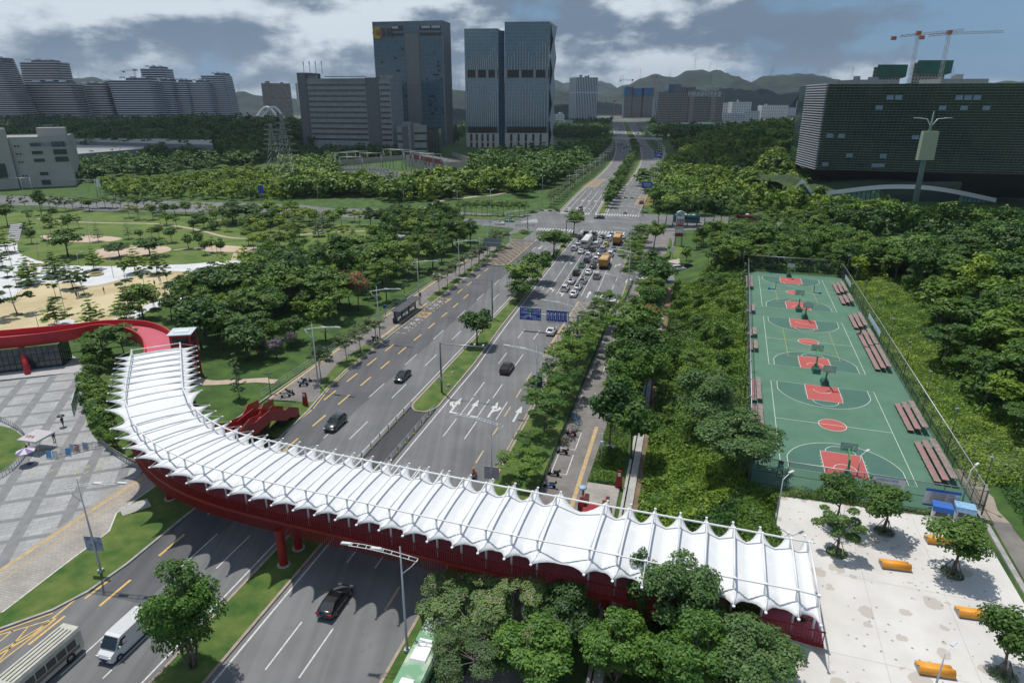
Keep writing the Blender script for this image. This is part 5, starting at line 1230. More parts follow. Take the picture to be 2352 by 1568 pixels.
for x,y,ty,wd,K_,l in((535,640,425,270,T_round,'big dense dark green tree left of the clearing on the park lawn'),(1180,640,488,250,T_round,'dense dark tree with wide crown behind the sand play surface, right one of the pair'),(940,640,520,170,T_round,'dense dark tree behind the sand play surface, left one of the pair'),(325,310,110,100,T_round,'tall dark columnar tree beside the cross street at the left'),(410,300,255,70,T_bushd,'round clipped dark bush beside the tall columnar tree'),(60,400,205,120,T_round,'dark tree at the left edge of the park above the steps'),(235,380,270,90,T_yel,'yellow-green tree by the head of the grey steps'),(100,275,150,60,T_spar,'thin tree left of the columnar tree near the street'),(205,275,150,60,T_spar,'thin tree between the street and the columnar tree'),(770,520,355,70,T_con,'thin conifer on the park lawn, left one'),(1005,500,345,60,T_con,'thin leaning conifer on the park lawn, right one'),(1350,530,400,100,T_round,'small round tree on the lawn right of the conifers'),(1100,500,425,70,T_low,'small tree on the lawn right of the leaning conifer'),(1190,490,410,80,T_spar,'small sparse tree on the lawn behind the dark pair'),(1680,430,350,100,T_bushd,'dark bush in a round bed beside the curved path'),(1830,380,215,260,T_round,'broad dark tree mass by the street right of centre in the park'),(1960,370,215,240,T_round,'broad dark tree beside the street, right of the bed')):
 tree_px(K_,'e',x,y,ty,wd,0.0,l,None)
r7=random.Random(77)
for x,y in((390,395),(400,445),(490,430),(540,420),(620,400),(250,520),(230,470),(1260,370),(1310,375),(1390,400),(1520,430),(1600,400),(1560,560),(1610,610),(1665,590),(1700,590),(1740,610),(1480,560),(1250,480)):
 tree_px(r7.choice((T_spar,T_low,T_mid)),'e',x,y+15,y-90-r7.random()*30,90,0.0,'small tree scattered on the park lawn near the curved path',G2)
for x,y in((1950,520),(1970,470),(2090,560),(2120,620),(2200,560),(2290,560),(2060,480),(2250,480),(2320,620),(2240,680),(2180,720)):
 tree_px(r7.choice((T_bri,T_bri,T_yel,T_mid)),'e',x,y+30,y-120,120,0.0,'light green tree at the right end of the park lawn','light green trees in the middle of the park')
for x,y in((390,470),(540,470),(650,520),(740,500),(810,510),(570,400),(500,380),(350,440),(660,400),(420,600),(30,570),(150,610),(680,620)):
 tree_px(r7.choice((T_bri,T_yel,T_low,T_con)),'f',x,y+10,y-110,110,0.0,'light green tree on the lawn left of the stepped terrace','light green trees by the stepped terrace')
for x,y,ty,wd,K_,l in((1090,480,270,130,T_round,'tall dark tree beside the stepped terrace'),(1160,430,280,60,T_con,'slim dark tree right of the tall dark tree by the terrace'),(970,595,380,120,T_bri,'slim bright tree standing on the stepped terrace'),(800,740,590,90,T_mid,'small tree below the stepped terrace'),(1680,580,390,170,T_round,'round dark tree left of the back of the grey road sign'),(1580,480,330,260,T_mid,'large green tree in the row left of the junction'),(1450,460,310,220,T_bri,'large bright green tree left of the junction')):
 tree_px(K_,'f',x,y,ty,wd,0.0,l,None)
for x in range(330,1280,62):tree_px(r7.choice((T_flatg,T_mid,T_spar)),'e',x,262+r7.randint(-6,26),165+r7.randint(-8,10),90,0.0,'small green street tree on the park side of the cross street','street trees beside the cross street')
for x in range(1000,2300,95):tree_px(r7.choice((T_bri,T_mid,T_yel)),'e',x+r7.randint(-20,20),330+r7.randint(-20,30),215+r7.randint(-10,20),100,0.0,'green tree on the park edge next to the cross street, middle part','trees on the park edge by the cross street')
for x in range(0,1250,88):tree_px(r7.choice((T_bri,T_mid,T_yel,T_round)),'f',x+r7.randint(-25,25),385+r7.randint(-30,30),255+r7.randint(-25,25),115,0.0,'green tree between the park lawn and the cross street','trees between the lawn and the cross street')
for x in range(1650,2190,42):tree_px(T_flatg,'f',x,318+r7.randint(-8,8),195+r7.randint(-8,8),75,0.1,'small street tree in the grass strip of the cross street, left of the junction','row of small trees in the cross street median')
slab('street_median',vv('f',(640,300),(1000,312),(1620,335),(2050,358),(2130,352),(2080,330),(1560,308),(900,290),(650,272)),M_verge,.13)
wood([V2(p)for p in vv('f',(-60,1530),(560,1330),(900,1120),(1450,760),(1700,540),(1480,560),(1250,620),(1000,680),(750,720),(300,800),(100,800),(-350,1000))],62,4.6,(T_round,T_mid,T_bri,T_flatg,T_mid),(7,11.5),'dark broadleaf tree in the dense wood behind the bus stop','dense wood left of the main road',5)
wood([V2(p)for p in vv('i',(1850,100),(1700,240),(1780,560),(2200,480),(2240,100),(2000,0))],9,4.5,(T_round,T_mid),(8,11),'dark tree in the wood behind the red lift tower','trees by the lift tower',15)
wood([V2(p)for p in vv('e',(1050,1150),(1300,1060),(1700,900),(2100,760),(2352,800),(2352,1050),(1800,1250),(1560,1240),(1500,1150))],26,5,(T_round,T_mid,T_flatg),(7,10),'dark tree between the sand play surface and the red ramp','dark trees behind the red ramp',16)
for x,y,ty,wd,K_,l in((705,1010,740,210,T_flame,'tree with orange-red blossom behind the bus stop, left one'),(850,1060,760,240,T_flame,'tree with orange-red blossom behind the bus stop, nearer the shelter'),(1390,640,480,240,T_flame,'tree with reddish blossom behind the fence near the junction')):
 tree_px(K_,'f',x,y,ty,wd,0.0,l,None)
for x,y,ty,wd,l in((330,500,330,190,'purple-flowering shrub tree in the dark wood, left part'),(470,520,335,200,'purple-flowering shrub tree in the dark wood, middle part'),(590,430,280,170,'purple-flowering shrub tree in the dark wood nearest the road')):
 tree_px(T_purple,'k',x,y,ty,wd,0.0,l,None)
tree_px(T_con,'k',130,875,470,130,0.1,'yellowish young conifer leaning on the lawn above the red stairs',None)
for s in(97,106.5,112,118.5,157,163,170,177,184,190,196,203,210,216):T_flat.put(R(-61.8+r7.uniform(-.3,.3),s,.13),r7.uniform(5.5,7),r7.uniform(4.5,6),'thin spreading tree with sparse foliage on the left roadside verge','thin trees on the left verge')
for x,y,ty,wd,l in((1780,1330,1045,270,'round multi-stem tree on the median behind the camera gantry'),):
 tree_px(T_mid,'f',x,y,ty,wd*1.15,.13,l)
for x,y,ty,wd,l in((380,900,720,220,'lowest tree of the median clump facing the queue of cars'),(440,820,560,280,'broad tree of the median clump beside the turning lane'),(560,720,460,230,'upper tree of the median clump beside the turning lane'),(700,495,258,230,'dark tree on the median beside the queue of traffic'),(880,300,90,170,'bright green tree on the median tip at the junction')):
 tree_px(T_mid if wd!=230 or y>500 else T_round,'g',x,y+10,ty-15,wd*1.4,.13,l)
for x,y in((-40.6,193),(-40.8,203),(-41,212),(-41.2,222),(-41.2,233),(-41.3,240),(-40.2,180)):T_bush.put(R(x,y,.13),1.3,3.6,'clipped hedge bush on the median near the junction','hedge bushes on the median')
fm=resample(off(FML,3.2),10.5)
for i,p in enumerate(fm[1:52]):
 T_far.put(Vector((p.x,p.y,.1)),r7.uniform(7,9.5),8.2,'round green tree in the row along the far median beyond the junction','trees on the far median')
for i,p in enumerate(resample(off(FL,-6),9)[1:70]):T_flat.put(Vector((p.x,p.y,0)),r7.uniform(5.5,7.5),6,'small verge tree lining the far left roadside beyond the junction','small trees along the far left roadside')
for i,p in enumerate(resample(off(FR,5),11)[2:60]):(T_flatg if i%2 else T_low).put(Vector((p.x,p.y,0)),r7.uniform(5.5,7.5),6,'small verge tree lining the far right roadside beyond the junction','small trees along the far right roadside')
for i,(s,r)in enumerate(((81,-19.0),(88,-18.5),(94.5,-19.6),(101,-18.4),(108,-19.2),(113,-17.8),(119,-18.6),(124,-17.2),(131,-17.9),(139,-16.8),(146,-16.5),(196,-16.0),(203,-15.9),(211,-16.0),(220,-16),(229,-16),(238,-16),(74.5,-18.5))):
 T_flatg.put(R(r,s,.13),4.2 if s==81 or s==74.5 else r7.uniform(6.6,8.2),4.5 if s==81 else r7.uniform(6.2,8.0),'airy spreading tree on the grass verge right of the main road' if s<150 else 'airy spreading tree on the verge beside the waiting trucks','spreading trees on the right verge')
for x,y,ty,wd,K_,l in((1240,1010,440,420,T_round,'large dark tree beside the parking walk, nearest the brick patch'),(1420,1060,540,420,T_round,'large glossy dark tree just right of the parking walk'),(1330,700,380,330,T_mid,'green tree behind the large dark trees by the walk'),(1350,480,60,280,T_round,'tall grey-green tree beside the middle of the parking walk'),(1570,620,160,260,T_mid,'green tree between the walk and the ivy slope'),(1500,380,10,260,T_round,'dark tree behind the tall grey-green tree by the walk')):
 tree_px(K_,'m',x,y,ty,wd,0.1,l)
for x,y,ty,wd,K_,l in((1600,430,175,220,T_mid,'grey-green round tree at the corner by the filling station sign'),(1690,720,555,180,T_round,'neat round dark tree at the driveway mouth'),(1640,830,690,170,T_mid,'lower tree just below the neat round tree'),(1540,960,740,260,T_mid,'loose green tree beside the walk below the crossing'),(1530,1180,930,330,T_flame,'tree with orange tinged crown beside the parking walk'),(1400,1330,1120,300,T_mid,'green tree leaning over the parking walk')):
 tree_px(K_,'g',x,y,ty,wd,0.1,l)
H1=TreeKind('broadleaf_tree','round',[leafmat('leaves_hero_green',(.045,.125,.014),(.125,.24,.034))],9,3.9,11000,.30,cb=.10,nvar=1,r0=.14,multi=4,nb=6,seed0=91)
H2=TreeKind('broadleaf_tree','round',[leafmat('leaves_hero_glossy',(.038,.10,.022),(.115,.20,.055))],9,4.2,12000,.30,cb=.2,nvar=2,r0=.2,nb=9,seed0=93)
H3=TreeKind('spreading_tree','flat',[leafmat('leaves_hero_feathery',(.06,.13,.034),(.14,.22,.065)),L_pinkf],8,4.2,9000,.22,cb=.35,nvar=2,r0=.12,nb=16,seed0=95,bark=M_barkp,frac=.04)
H4=TreeKind('plaza_tree','round',[leafmat('leaves_plaza_green',(.032,.09,.012),(.09,.175,.028))],4.2,1.9,5200,.20,cb=.30,nvar=2,r0=.09,nb=9,props=True,seed0=97)
H5=TreeKind('plaza_tree','sparse',[leafmat('leaves_plaza_pale',(.07,.15,.036),(.16,.26,.07))],4.2,2.0,4200,.17,cb=.28,nvar=2,r0=.08,nb=12,props=True,seed0=98)
_p=A('j',1455,1440,.13);H1.put(_p,atY('v',443,1292,_p.y).z,7.6,'big bushy tree on the near median in front of the footbridge')
def at_world(t,x,y,z):return A(t,x,y,z)
def put_top(K_,p,ty,w_,l):K_.put(p,(atY('v',1176,ty-8,p.y).z-p.z)*1.05,w_*1.05,l)
put_top(H3,R(-17.0,46.2,.13),1362,8.4,'feathery spreading tree over the parked bus at the bottom of the photo')
put_top(H3,R(-12.2,46.5,.13),1358,8.0,'feathery tree with pink pods right of the bus at the bottom')
put_top(H2,R(-8.0,46.8,.3),1372,7.4,'glossy grey-green tree at the bottom between the feathery tree and the bridge')
put_top(H2,R(2.2,48.4,2.0),1306,8.8,'tall green tree rising in front of the canopy at the bottom right')
put_top(H1,R(-1.2,50.0,1.0),1262,3.4,'narrow leafy tree top poking above the canopy beside the tall green tree')
put_top(H2,R(8.2,43.5,4.2),1452,7.6,'dark green tree at the bottom beside the bridge end and white plaza')
put_top(H1,R(-9.5,42.6,.3),1448,8.2,'bright green bushy tree at the very bottom, centre right')
put_top(H1,R(-2.6,44.0,1.2),1432,7.2,'bushy tree at the bottom edge left of the dark green tree')
put_top(H3,R(-14.6,41.6,.2),1470,6.6,'yellowish feathery tree cut off by the bottom edge')
put_top(H1,R(3.9,42.4,2.6),1440,7.6,'green tree cut off by the bottom edge below the bridge end')
for i,(x,y,ty,wd,K_,l)in enumerate(((520,600,285,250,H4,'round dark tree on the white plaza in front of the printed banner, left one'),(815,650,345,310,H4,'round dark tree on the white plaza in front of the fence, right one'),(528,775,480,290,H5,'pale airy tree on the white plaza nearest the bridge'),(1228,905,570,340,H4,'tree on the white plaza beside the vending kiosks'),(1540,1530,1160,330,H4,'tree at the bottom right corner of the white plaza'))):
 p=A('o',x,y,PZ);h=atY('o',x,ty,p.y).z-PZ;K_.put(p,h,wd/1.521/1.7415/FPX*(p-Vector((0,0,CAM_Z))).length,l)
 cover('pit_planting',[(p.x+1.05*math.cos(a),p.y+1.05*math.sin(a))for a in np.linspace(0,6.28,14)],900,.12,[L_dark,L_mid],['clipped round planting at the foot of the left dark plaza tree','clipped round planting at the foot of the right dark plaza tree','clipped round planting at the foot of the pale airy plaza tree','clipped round planting at the foot of the plaza tree by the kiosks','clipped round planting at the foot of the corner plaza tree'][i],20+i,.35,lambda x,y:PZ)
hd=[V2(p)for p in vv('i',(800,560),(1020,560),(960,760),(930,950),(960,1100),(1060,1260),(1120,1400),(1010,1340),(900,1250),(820,1120),(775,960),(770,760))]
wood(hd,26,1.9,(T_low,),(3.0,4.4),'dense hedge shrub between the grey plaza and the white canopy','hedge shrubs beside the plaza',33,.1)
for x,y,h,wd,l in((960,570,8.2,8.5,'spreading dark tree in front of the pink ramp, left of the canopy'),(1120,540,7.5,7.5,'spreading dark tree at the head of the canopy'),(1190,330,8,6,'dark tree rising behind the pink ramp')):
 T_flatg.put(A('i',x,y,.1),h,wd,l)
slope=[R(-3.0,62),R(8.5,70),R(10,78),R(14,150),R(15.5,178),R(10,184),R(-2.4,180),R(-2.8,120)]
cover('ivy_slope',slope,70000,.42,[L_mid,L_bri,L_mid,L_olive],'green creeper and weeds covering the slope left of the basketball courts',51,1.1)
slope2=[K(-5,-8),K(-5,-46),R(-2.5,20),R(-2.6,62)]
cover('ivy_slope',slope2,22000,.36,[L_dark,L_mid],'creepers covering the slope under the right end of the footbridge',52,.8)
gs=[K(20.9,2),K(20.9,106),K(30,118),K(42,100),K(40,60),K(34,30),K(30,4)]
cover('grass_bank',gs,60000,.30,[L_bri,L_mid,L_bri,L_olive],'rough grass bank rising right of the court fence',53,.55)
cover('grass_bank',[K(23.9,5),K(30,4),K(34,30),K(48,30),K(48,-50),K(23.6,-50)],46000,.34,[L_dark,L_mid],'dark undergrowth beside the path at the right edge',54,.5)
cover('shrub_strip',[K(-3.8,-5.3),K(19.5,-5.3),K(19.3,-5.95),K(-.6,-7.1),K(-2.6,-8)],5200,.2,[L_olive,L_mid],'low shrub strip between the court fence and the white plaza',55,.7,lambda x,y:CZ)
cover('shrub_strip',[R(-9.9,76.3),R(-5.8,76.3),R(-5.8,96),R(-9.4,96)],9000,.22,[L_mid,L_olive],'low shrubs between the brick patch and the dark trees',56,.9,lambda x,y:.1)
for x,y,ty,wd,K_,l in((160,1290,905,440,H2,'large dark tree left of the nearest court'),(400,1650,1200,520,H2,'large round tree hiding the near left corner of the courts')):
 p=A('h',x,y,3.0);h=atY('h',x,ty,p.y).z-hz(p.x,p.y);K_.put(Vector((p.x,p.y,hz(p.x,p.y))),h,wd/1.568/1.7415/FPX*(p-Vector((0,0,CAM_Z))).length,l)
wood([R(-2,92),R(6.5,92),R(11.5,150),R(12.5,176),R(-2,176)],20,5.5,(T_low,T_flatg,T_mid),(3.2,5.5),'low shrubby tree on the green slope left of the courts','shrubby trees on the slope',61)
wood([K(-10,106),K(20,106),K(24,100),K(34,112),K(44,130),R(48,196),R(48,248),R(28,250),R(16,246),R(12,218),R(24,212),R(14,196)],95,4.8,(T_mid,T_mid,T_low,T_flatg,T_bri),(6,9),'green broadleaf tree in the wood beyond the far end of the courts','wood beyond the courts',62)
wood([K(24,112),K(32,96),K(33,66),K(28,40),K(27,22),K(33,6),K(40,-10),K(80,-30),K(110,60),K(96,130),K(48,135)],190,5.0,(T_mid,T_round,T_flatg,T_flatg,T_bri),(7,11.5),'green broadleaf tree in the wood on the rise right of the courts','wood right of the courts',63)
wood([R(48,200),R(60,170),R(130,130),R(150,180),R(100,200),R(60,210)],50,6.5,(T_mid,T_bri,T_round),(5,7),'broadleaf tree in the wood between the courts and the glass building','wood before the glass building',64)
wood([V2(q)for q in vv('f',(-350,330),(250,330),(300,300),(620,390),(560,430),(300,470),(-100,480),(-500,420))],34,6,(T_mid,T_bri,T_yel,T_bri),(4.5,7),'light green tree between the curved path and the cross street','park trees north of the curved path',91)
wood([V2(q)for q in vv('f',(930,400),(1300,330),(1600,380),(1600,470),(1300,560),(1240,470),(1000,420))],26,6,(T_bri,T_mid,T_round),(6,9.5),'leafy tree in the cluster left of the junction','tree cluster left of the junction',92)
wood([V2(q)for q in vv('f',(-100,780),(300,700),(760,650),(800,720),(500,800),(0,860))],24,5,(T_mid,T_round,T_bri),(5,8),'green tree between the white paving and the roadside wood','trees right of the white paving',93)
wood([V2(q)for q in vv('f',(1240,430),(1660,420),(1760,560),(1500,700),(1480,560))],16,5,(T_mid,T_round),(6,9),'tree in the corner wood beside the junction','corner wood by the junction',94)
wood([R(-9,98),R(-5.6,98),R(-5.6,176),R(-9.8,176)],24,3.2,(T_round,T_mid,T_mid,T_flatg),(6.5,10),'dense green tree in the row right of the parking walk','tree row right of the parking walk',95)
cover('ivy_slope',[K(-4.2,-5.4),K(-.7,-7.2),K(-1.3,-13),K(1.2,-27),K(-6,-30),R(7.5,58),R(8.5,72)],16000,.34,[L_mid,L_bri,L_olive],'weeds on the bank between the white plaza and the ivy slope',57,.9)
cover('undergrowth',[K(24,112),K(31,96),K(31,66),K(27,40),K(27,22),K(33,6),K(40,-20),K(90,-20),K(110,60),K(96,130),K(48,135)],60000,.8,[L_dark,L_mid],'undergrowth below the trees right of the courts',58,1.6)
cover('undergrowth',[K(-8,106),K(22,106),K(34,112),K(44,130),R(60,200),R(60,252),R(28,252),R(12,235),R(14,196)],42000,.7,[L_dark,L_mid],'undergrowth below the trees beyond the courts',59,1.4)
wood([K(25,112),K(31,96),K(31,66),K(27,40),K(27,22),K(32,6),K(44,0),K(46,60),K(46,120)],70,4.2,(T_flatg,T_bri,T_flatg,T_low),(5,9),'leafy tree along the forest edge above the grass bank right of the courts','forest edge right of the courts',96)
wood([V2(q)for q in vv('c',(1250,1450),(1750,1370),(2352,1350),(2352,1568),(1150,1568))],70,5.5,(T_flatg,T_bri,T_low,T_mid),(5.5,8),'tree in the band of wood between the east cross street and the courts','wood along the east cross street',97)
wood([R(-1,196),R(6,196),R(16,215),R(14,240),R(4,240)],14,4,(T_low,T_bri,T_flatg),(4,6.5),'small tree behind the filling station sign','trees by the filling station',98)
for x,ty in((850,1170),(905,1150),(960,1165),(1020,1140),(1075,1150),(1150,1130),(1210,1100),(1275,1150),(1340,1200),(1400,1220),(1470,1200)):
 tree_px(T_round,'c',x,1375,ty,150,.1,'dark tree in the row hiding the buses on the east cross street','dark trees along the east cross street')
wood([R(4,186),R(15,180),R(24,190),R(22,216),R(10,216),R(8,200)],18,4.2,(T_flatg,T_mid,T_low),(5,7.5),'leafy tree between the courts and the filling station drive','trees above the filling station drive',99)
cover('undergrowth',[R(4,186),R(15,178),R(26,186),R(30,235),R(12,240),R(14,214),R(8,200)],16000,.6,[L_mid,L_bri,L_dark],'bushy undergrowth above the filling station drive',60,1.5)
# buildings
def grid(name,c1,c2,line,w_,h,lw=.12,rough=.15,metal=0.0,spec=.8,offset=0.0,bias=0.0,vline=None):
 if name in MATS:return MATS[name]
 m=bpy.data.materials.new(name);m.use_nodes=True;N=m.node_tree.nodes;L=m.node_tree.links;b=N['Principled BSDF'];b.inputs['Metallic'].default_value=metal;b.inputs['Specular IOR Level'].default_value=spec
 tc=N.new('ShaderNodeTexCoord');sp=N.new('ShaderNodeSeparateXYZ');cb=N.new('ShaderNodeCombineXYZ');L.new(tc.outputs['Object'],sp.inputs[0]);L.new(sp.outputs[0],cb.inputs[0]);L.new(sp.outputs[2],cb.inputs[1])
 br=N.new('ShaderNodeTexBrick');br.offset=offset;L.new(cb.outputs[0],br.inputs[0]);br.inputs['Scale'].default_value=1;br.inputs['Brick Width'].default_value=w_;br.inputs['Row Height'].default_value=h;br.inputs['Mortar Size'].default_value=lw;br.inputs['Mortar Smooth'].default_value=.1;br.inputs['Bias'].default_value=bias
 br.inputs['Color1'].default_value=(*c1,1);br.inputs['Color2'].default_value=(*c2,1);br.inputs['Mortar'].default_value=(*line,1);L.new(br.outputs[0],b.inputs['Base Color'])
 mr=N.new('ShaderNodeMapRange');L.new(br.outputs['Fac'],mr.inputs[0]);mr.inputs[3].default_value=rough;mr.inputs[4].default_value=.6;L.new(mr.outputs[0],b.inputs['Roughness'])
 MATS[name]=m;return m
def wall(name,m,par,p,q,z0,z1,out=0.0):
 p,q=V2(p),V2(q);L=(q-p).length;d=(q-p)/L;n_=Vector((d.y,-d.x))*out;mb=MB();mb.add([(0,0,z0),(L,0,z0),(L,0,z1),(0,0,z1)],[(0,1,2,3)]);me=mb.mesh(name,m)
 o=link(name,me,par);o.location=(p.x+n_.x-par.location.x,p.y+n_.y-par.location.y,-par.location.z);o.rotation_euler=(0,0,math.atan2(d.y,d.x));return o
def block(name,label,pts,z0,z1,mats,cat='building',roofm=None,kids=True,group=None,parapet=.8):
 """pts counter-clockwise as seen from above; mats one per edge or a single one"""
 pts=[V2(p)for p in pts];ar=sum(pts[i].x*pts[(i+1)%len(pts)].y-pts[(i+1)%len(pts)].x*pts[i].y for i in range(len(pts)))
 if ar<0:pts=pts[::-1];mats=mats[::-1]if isinstance(mats,list)else mats
 t=thing(name,label,cat,(pts[0].x,pts[0].y,z0),0,group)
 for i in range(len(pts)):wall('wall',mats[i]if isinstance(mats,list)else mats,t,pts[i],pts[(i+1)%len(pts)],z0,z1)
 mb=MB();mb.sheet(pts,z1-parapet);mb.build('roof',roofm or M_roofg,t,True);t['z1']=z1;return t,pts
M_roofg=mat('roof_grey_flat',(.22,.22,.22),.9,c2=(.32,.315,.30),scale=.06)
def roof_clutter(t,pts,z,n,seed,m=None,hmax=3.5):
 r_=random.Random(seed);c=sum((V2(p)for p in pts),Vector((0,0)))/len(pts)
 for i in range(n):
  a=V2(pts[r_.randrange(len(pts))]);p=c.lerp(a,r_.uniform(.1,.7));s=r_.uniform(2.5,7);h=r_.uniform(1.5,hmax);mb=MB();mb.box((p.x,p.y,z+h/2),(s,s*.6,h),r_.random());mb.build('rooftop_unit',m or M_roofg,t,True)
G_tower=grid('curtain_wall_blue',(.045,.095,.125),(.065,.125,.16),(.12,.185,.20),1.5,3.9,.10,.10)
G_fins=grid('stone_fins',(.19,.185,.175),(.225,.215,.205),(.10,.10,.10),.9,60,.16,.6)
G_slab=grid('grey_cladding',(.25,.255,.26),(.30,.305,.31),(.17,.17,.175),3.0,4.2,.10,.7,spec=.3)
G_dark=grid('dark_cladding',(.095,.098,.105),(.11,.112,.12),(.075,.077,.08),2.0,2.0,.06,.6)
G_win=grid('ribbon_window',(.012,.015,.018),(.03,.036,.04),(.06,.06,.06),2.2,9,.18,.2)
def colsz(t,x,y,Y):return atY(t,x,y,Y).z
Yt=690.0;zt=atY('b',1128,138,Yt).z
c=[A('b',*p,zt)for p in((652,148),(1128,138),(1178,158))];c.append(c[0]+(c[2]-c[1]))
tw,P=block('glass_tower','tallest dark blue glass tower with orange sun emblem at the top left',c,0,zt,[G_tower,G_fins,G_tower,G_fins])
P0,P1=V2(c[0]),V2(c[1]);e=P1-P0
wall('stone_stripe',G_fins,tw,P0+e*.455,P0+e*.655,0,zt-9,.5);wall('corner_pier',mat('pale_stone',(.22,.215,.20),.7),tw,P0+e*.985,P1,8,zt-5,.4)
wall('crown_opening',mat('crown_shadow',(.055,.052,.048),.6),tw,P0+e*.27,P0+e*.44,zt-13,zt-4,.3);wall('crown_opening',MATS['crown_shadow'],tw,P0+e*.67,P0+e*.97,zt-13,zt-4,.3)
for a,b_ in((.28,.37),(.70,.82),(.84,.96)):wall('crown_screen',mat('crown_light',(.42,.45,.46),.5),tw,P0+e*a,P0+e*b_,zt-6.5,zt-4.3,.5)
wall('crown_band',G_tower,tw,P0+e*.02,P0+e*.98,zt-10.5,zt-8.5,.7)
wall('emblem_backing',G_fins,tw,P0+e*.01,P0+e*.27,zt-15,zt-3,.35)
ang=math.atan2(e.y,e.x)
def disc(par,name,m,ctr,r,outw,n=28):
 mb=MB();mb.add([(r*math.cos(2*PI*k/n),0,r*math.sin(2*PI*k/n))for k in range(n)],[tuple(range(n))]);o=link(name,mb.mesh(name,m),par);nn_=Vector((math.sin(ang),-math.cos(ang)))*outw
 o.location=(ctr.x+nn_.x-par.location.x,ctr.y+nn_.y-par.location.y,ctr.z-par.location.z);o.rotation_euler=(0,0,ang);return o
ec=P0+e*.075;em=disc(tw,'emblem',mat('emblem_orange',(.62,.34,.03),.5),Vector((ec.x,ec.y,zt-10.0)),5.2,1.2)
mb=MB()
for k in range(9):a=R_(10+20*k);mb.beam((1.6*math.cos(a),-.2,-.6+1.6*math.sin(a)),(4.6*math.cos(a),-.2,-.6+4.2*math.sin(a)),.25,.12,up=(0,1,0))
mb.beam((-3.2,-.2,-1.7),(3.2,-.2,-1.7),.3,.5,up=(0,1,0));mb.add([(-1.5,-.25,-1.4),(1.5,-.25,-1.4),(.2,-.25,1.2)],[(0,1,2)]);link('emblem_marks',mb.mesh('emblem_marks',mat('emblem_brown',(.16,.10,.03),.6)),em)
text_part('tower_lettering','晨昊',9.0,mat('sign_navy',(.012,.018,.05),.4),tw,(P0.x+e.x*.195+math.sin(ang)*1.3-tw.location.x,P0.y+e.y*.195-math.cos(ang)*1.3-tw.location.y,zt-10.5),(PI/2,0,ang),.05,.8)
r1_=random.Random(5)
for k in range(26):
 u_=r1_.choice((r1_.uniform(.05,.42),r1_.uniform(.69,.95)));z_=30+3.9*r1_.randint(0,int((zt-50)/3.9));q=P0+e*u_;wall('open_window',mat('window_dark',(.01,.014,.02),.3),tw,q,q+e.normalized()*r1_.uniform(1.5,4.5),z_,z_+1.8,.15)
Ys=634.0
zs_=atY('b',226,530,Ys).z
c=[A('b',222,530,zs_),A('b',620,556,zs_),A('b',700,530,zs_),A('b',780,535,zs_)]
b0=A('b',160,487,atY('b',160,487,Ys).z);ztw=atY('b',160,487,Ys).z
f0=A('b',205,1035,0);zt1=atY('b',225,488,f0.y).z
p_l,p_r=atY('b',200,1035,f0.y),atY('b',800,1020,f0.y-22)
dA=(V2(p_r)-V2(p_l)).normalized();nA=Vector((-dA.y,dA.x))
def along(bx,by):
 d=ray('b',bx,by);n_=Vector((d.x,d.y));A2=V2(p_l);det=n_.x*(-dA.y)+n_.y*dA.x;k=(A2.x*(-dA.y)+A2.y*dA.x)/det;return Vector((d.x*k,d.y*k)),CAM_Z+d.z*k
s0,zA=along(160,490);s1,zB=along(226,530);s2,zC=along(622,556);s3,zD=along(698,522);s4,zE=along(782,530)
s0,_=along(200,1000);s1,_=along(255,1000);s2,_=along(640,1000);s3,_=along(722,1000);s4,_=along(798,1000)
dp=nA*26
slabb=thing('office_slab','wide grey office slab with dark ribbon windows and masts on its roof','building',(s0.x,s0.y,0))
for a,b_,z,m_ in((s0,s1,zA,G_dark),(s1,s2,zB,G_slab),(s2,s3,zD,G_dark),(s3,s4,zE,G_slab)):
 wall('facade',m_,slabb,a,b_,0,z,.0 if m_ is G_slab else .6);wall('rear_wall',G_slab,slabb,b_+dp,a+dp,0,z)
 mb=MB();mb.sheet([a,b_,b_+dp,a+dp],z-.6);mb.build('roof',M_roofg,slabb,True)
 if m_ is G_dark:wall('side_wall',G_dark,slabb,b_,b_+dp,min(zB,zE)-3,z);wall('side_wall',G_dark,slabb,a+dp,a,0,z)
wall('side_wall',G_slab,slabb,s4,s4+dp,0,zE)
for i in range(11):
 z=zB-4.5-i*(zB-16)/10.6
 for a,b_ in((s1,s2),(s3,s4)):wall('ribbon_window',G_win,slabb,a+dA*.8,b_-dA*.8,z-1.6,z,.12)
for i in range(4):
 q=s0.lerp(s1,.1)+dA*(4+6*i)+nA*4;mb=MB();mb.tube([(q.x,q.y,zA-1),(q.x,q.y,zA+9)],.25,5);mb.box((q.x,q.y,zA+8),(.8,.8,3));mb.build('antenna_mast',M_steel,slabb,True)
roof_clutter(slabb,[s0+nA*4,s1+nA*4,s1+dA*18+dp*.6],zB,4,3);roof_clutter(slabb,[s3,s4,s4+dp*.6],zE,5,4)
mb=MB();mb.beam((s1.x+dA.x*20,s1.y+dA.y*20,zB+1.5),(s2.x,s2.y,zB+1.5),6,.4);mb.build('roof_pergola',G_dark,slabb,True)
Yg=585.0;zg=atY('b',820,850,Yg).z
c=[atY('b',828,1030,Yg),atY('b',1025,1030,Yg+8)];c+=[c[1]+Vector((-3,26,0)),c[0]+Vector((-3,26,0))]
cmp_,P=block('office_block','small grey office block with dark ribbon windows in front of the tall tower',c,0,zg,G_slab);roof_clutter(cmp_,c,zg,5,8)
q0,q1=V2(c[0]),V2(c[1]);d=q1-q0
wall('dark_bay',G_dark,cmp_,q0+d*.17,q0+d*.37,0,zg,.4);wall('dark_bay',G_dark,cmp_,q0+d*.46,q0+d*.55,0,zg+2,.4)
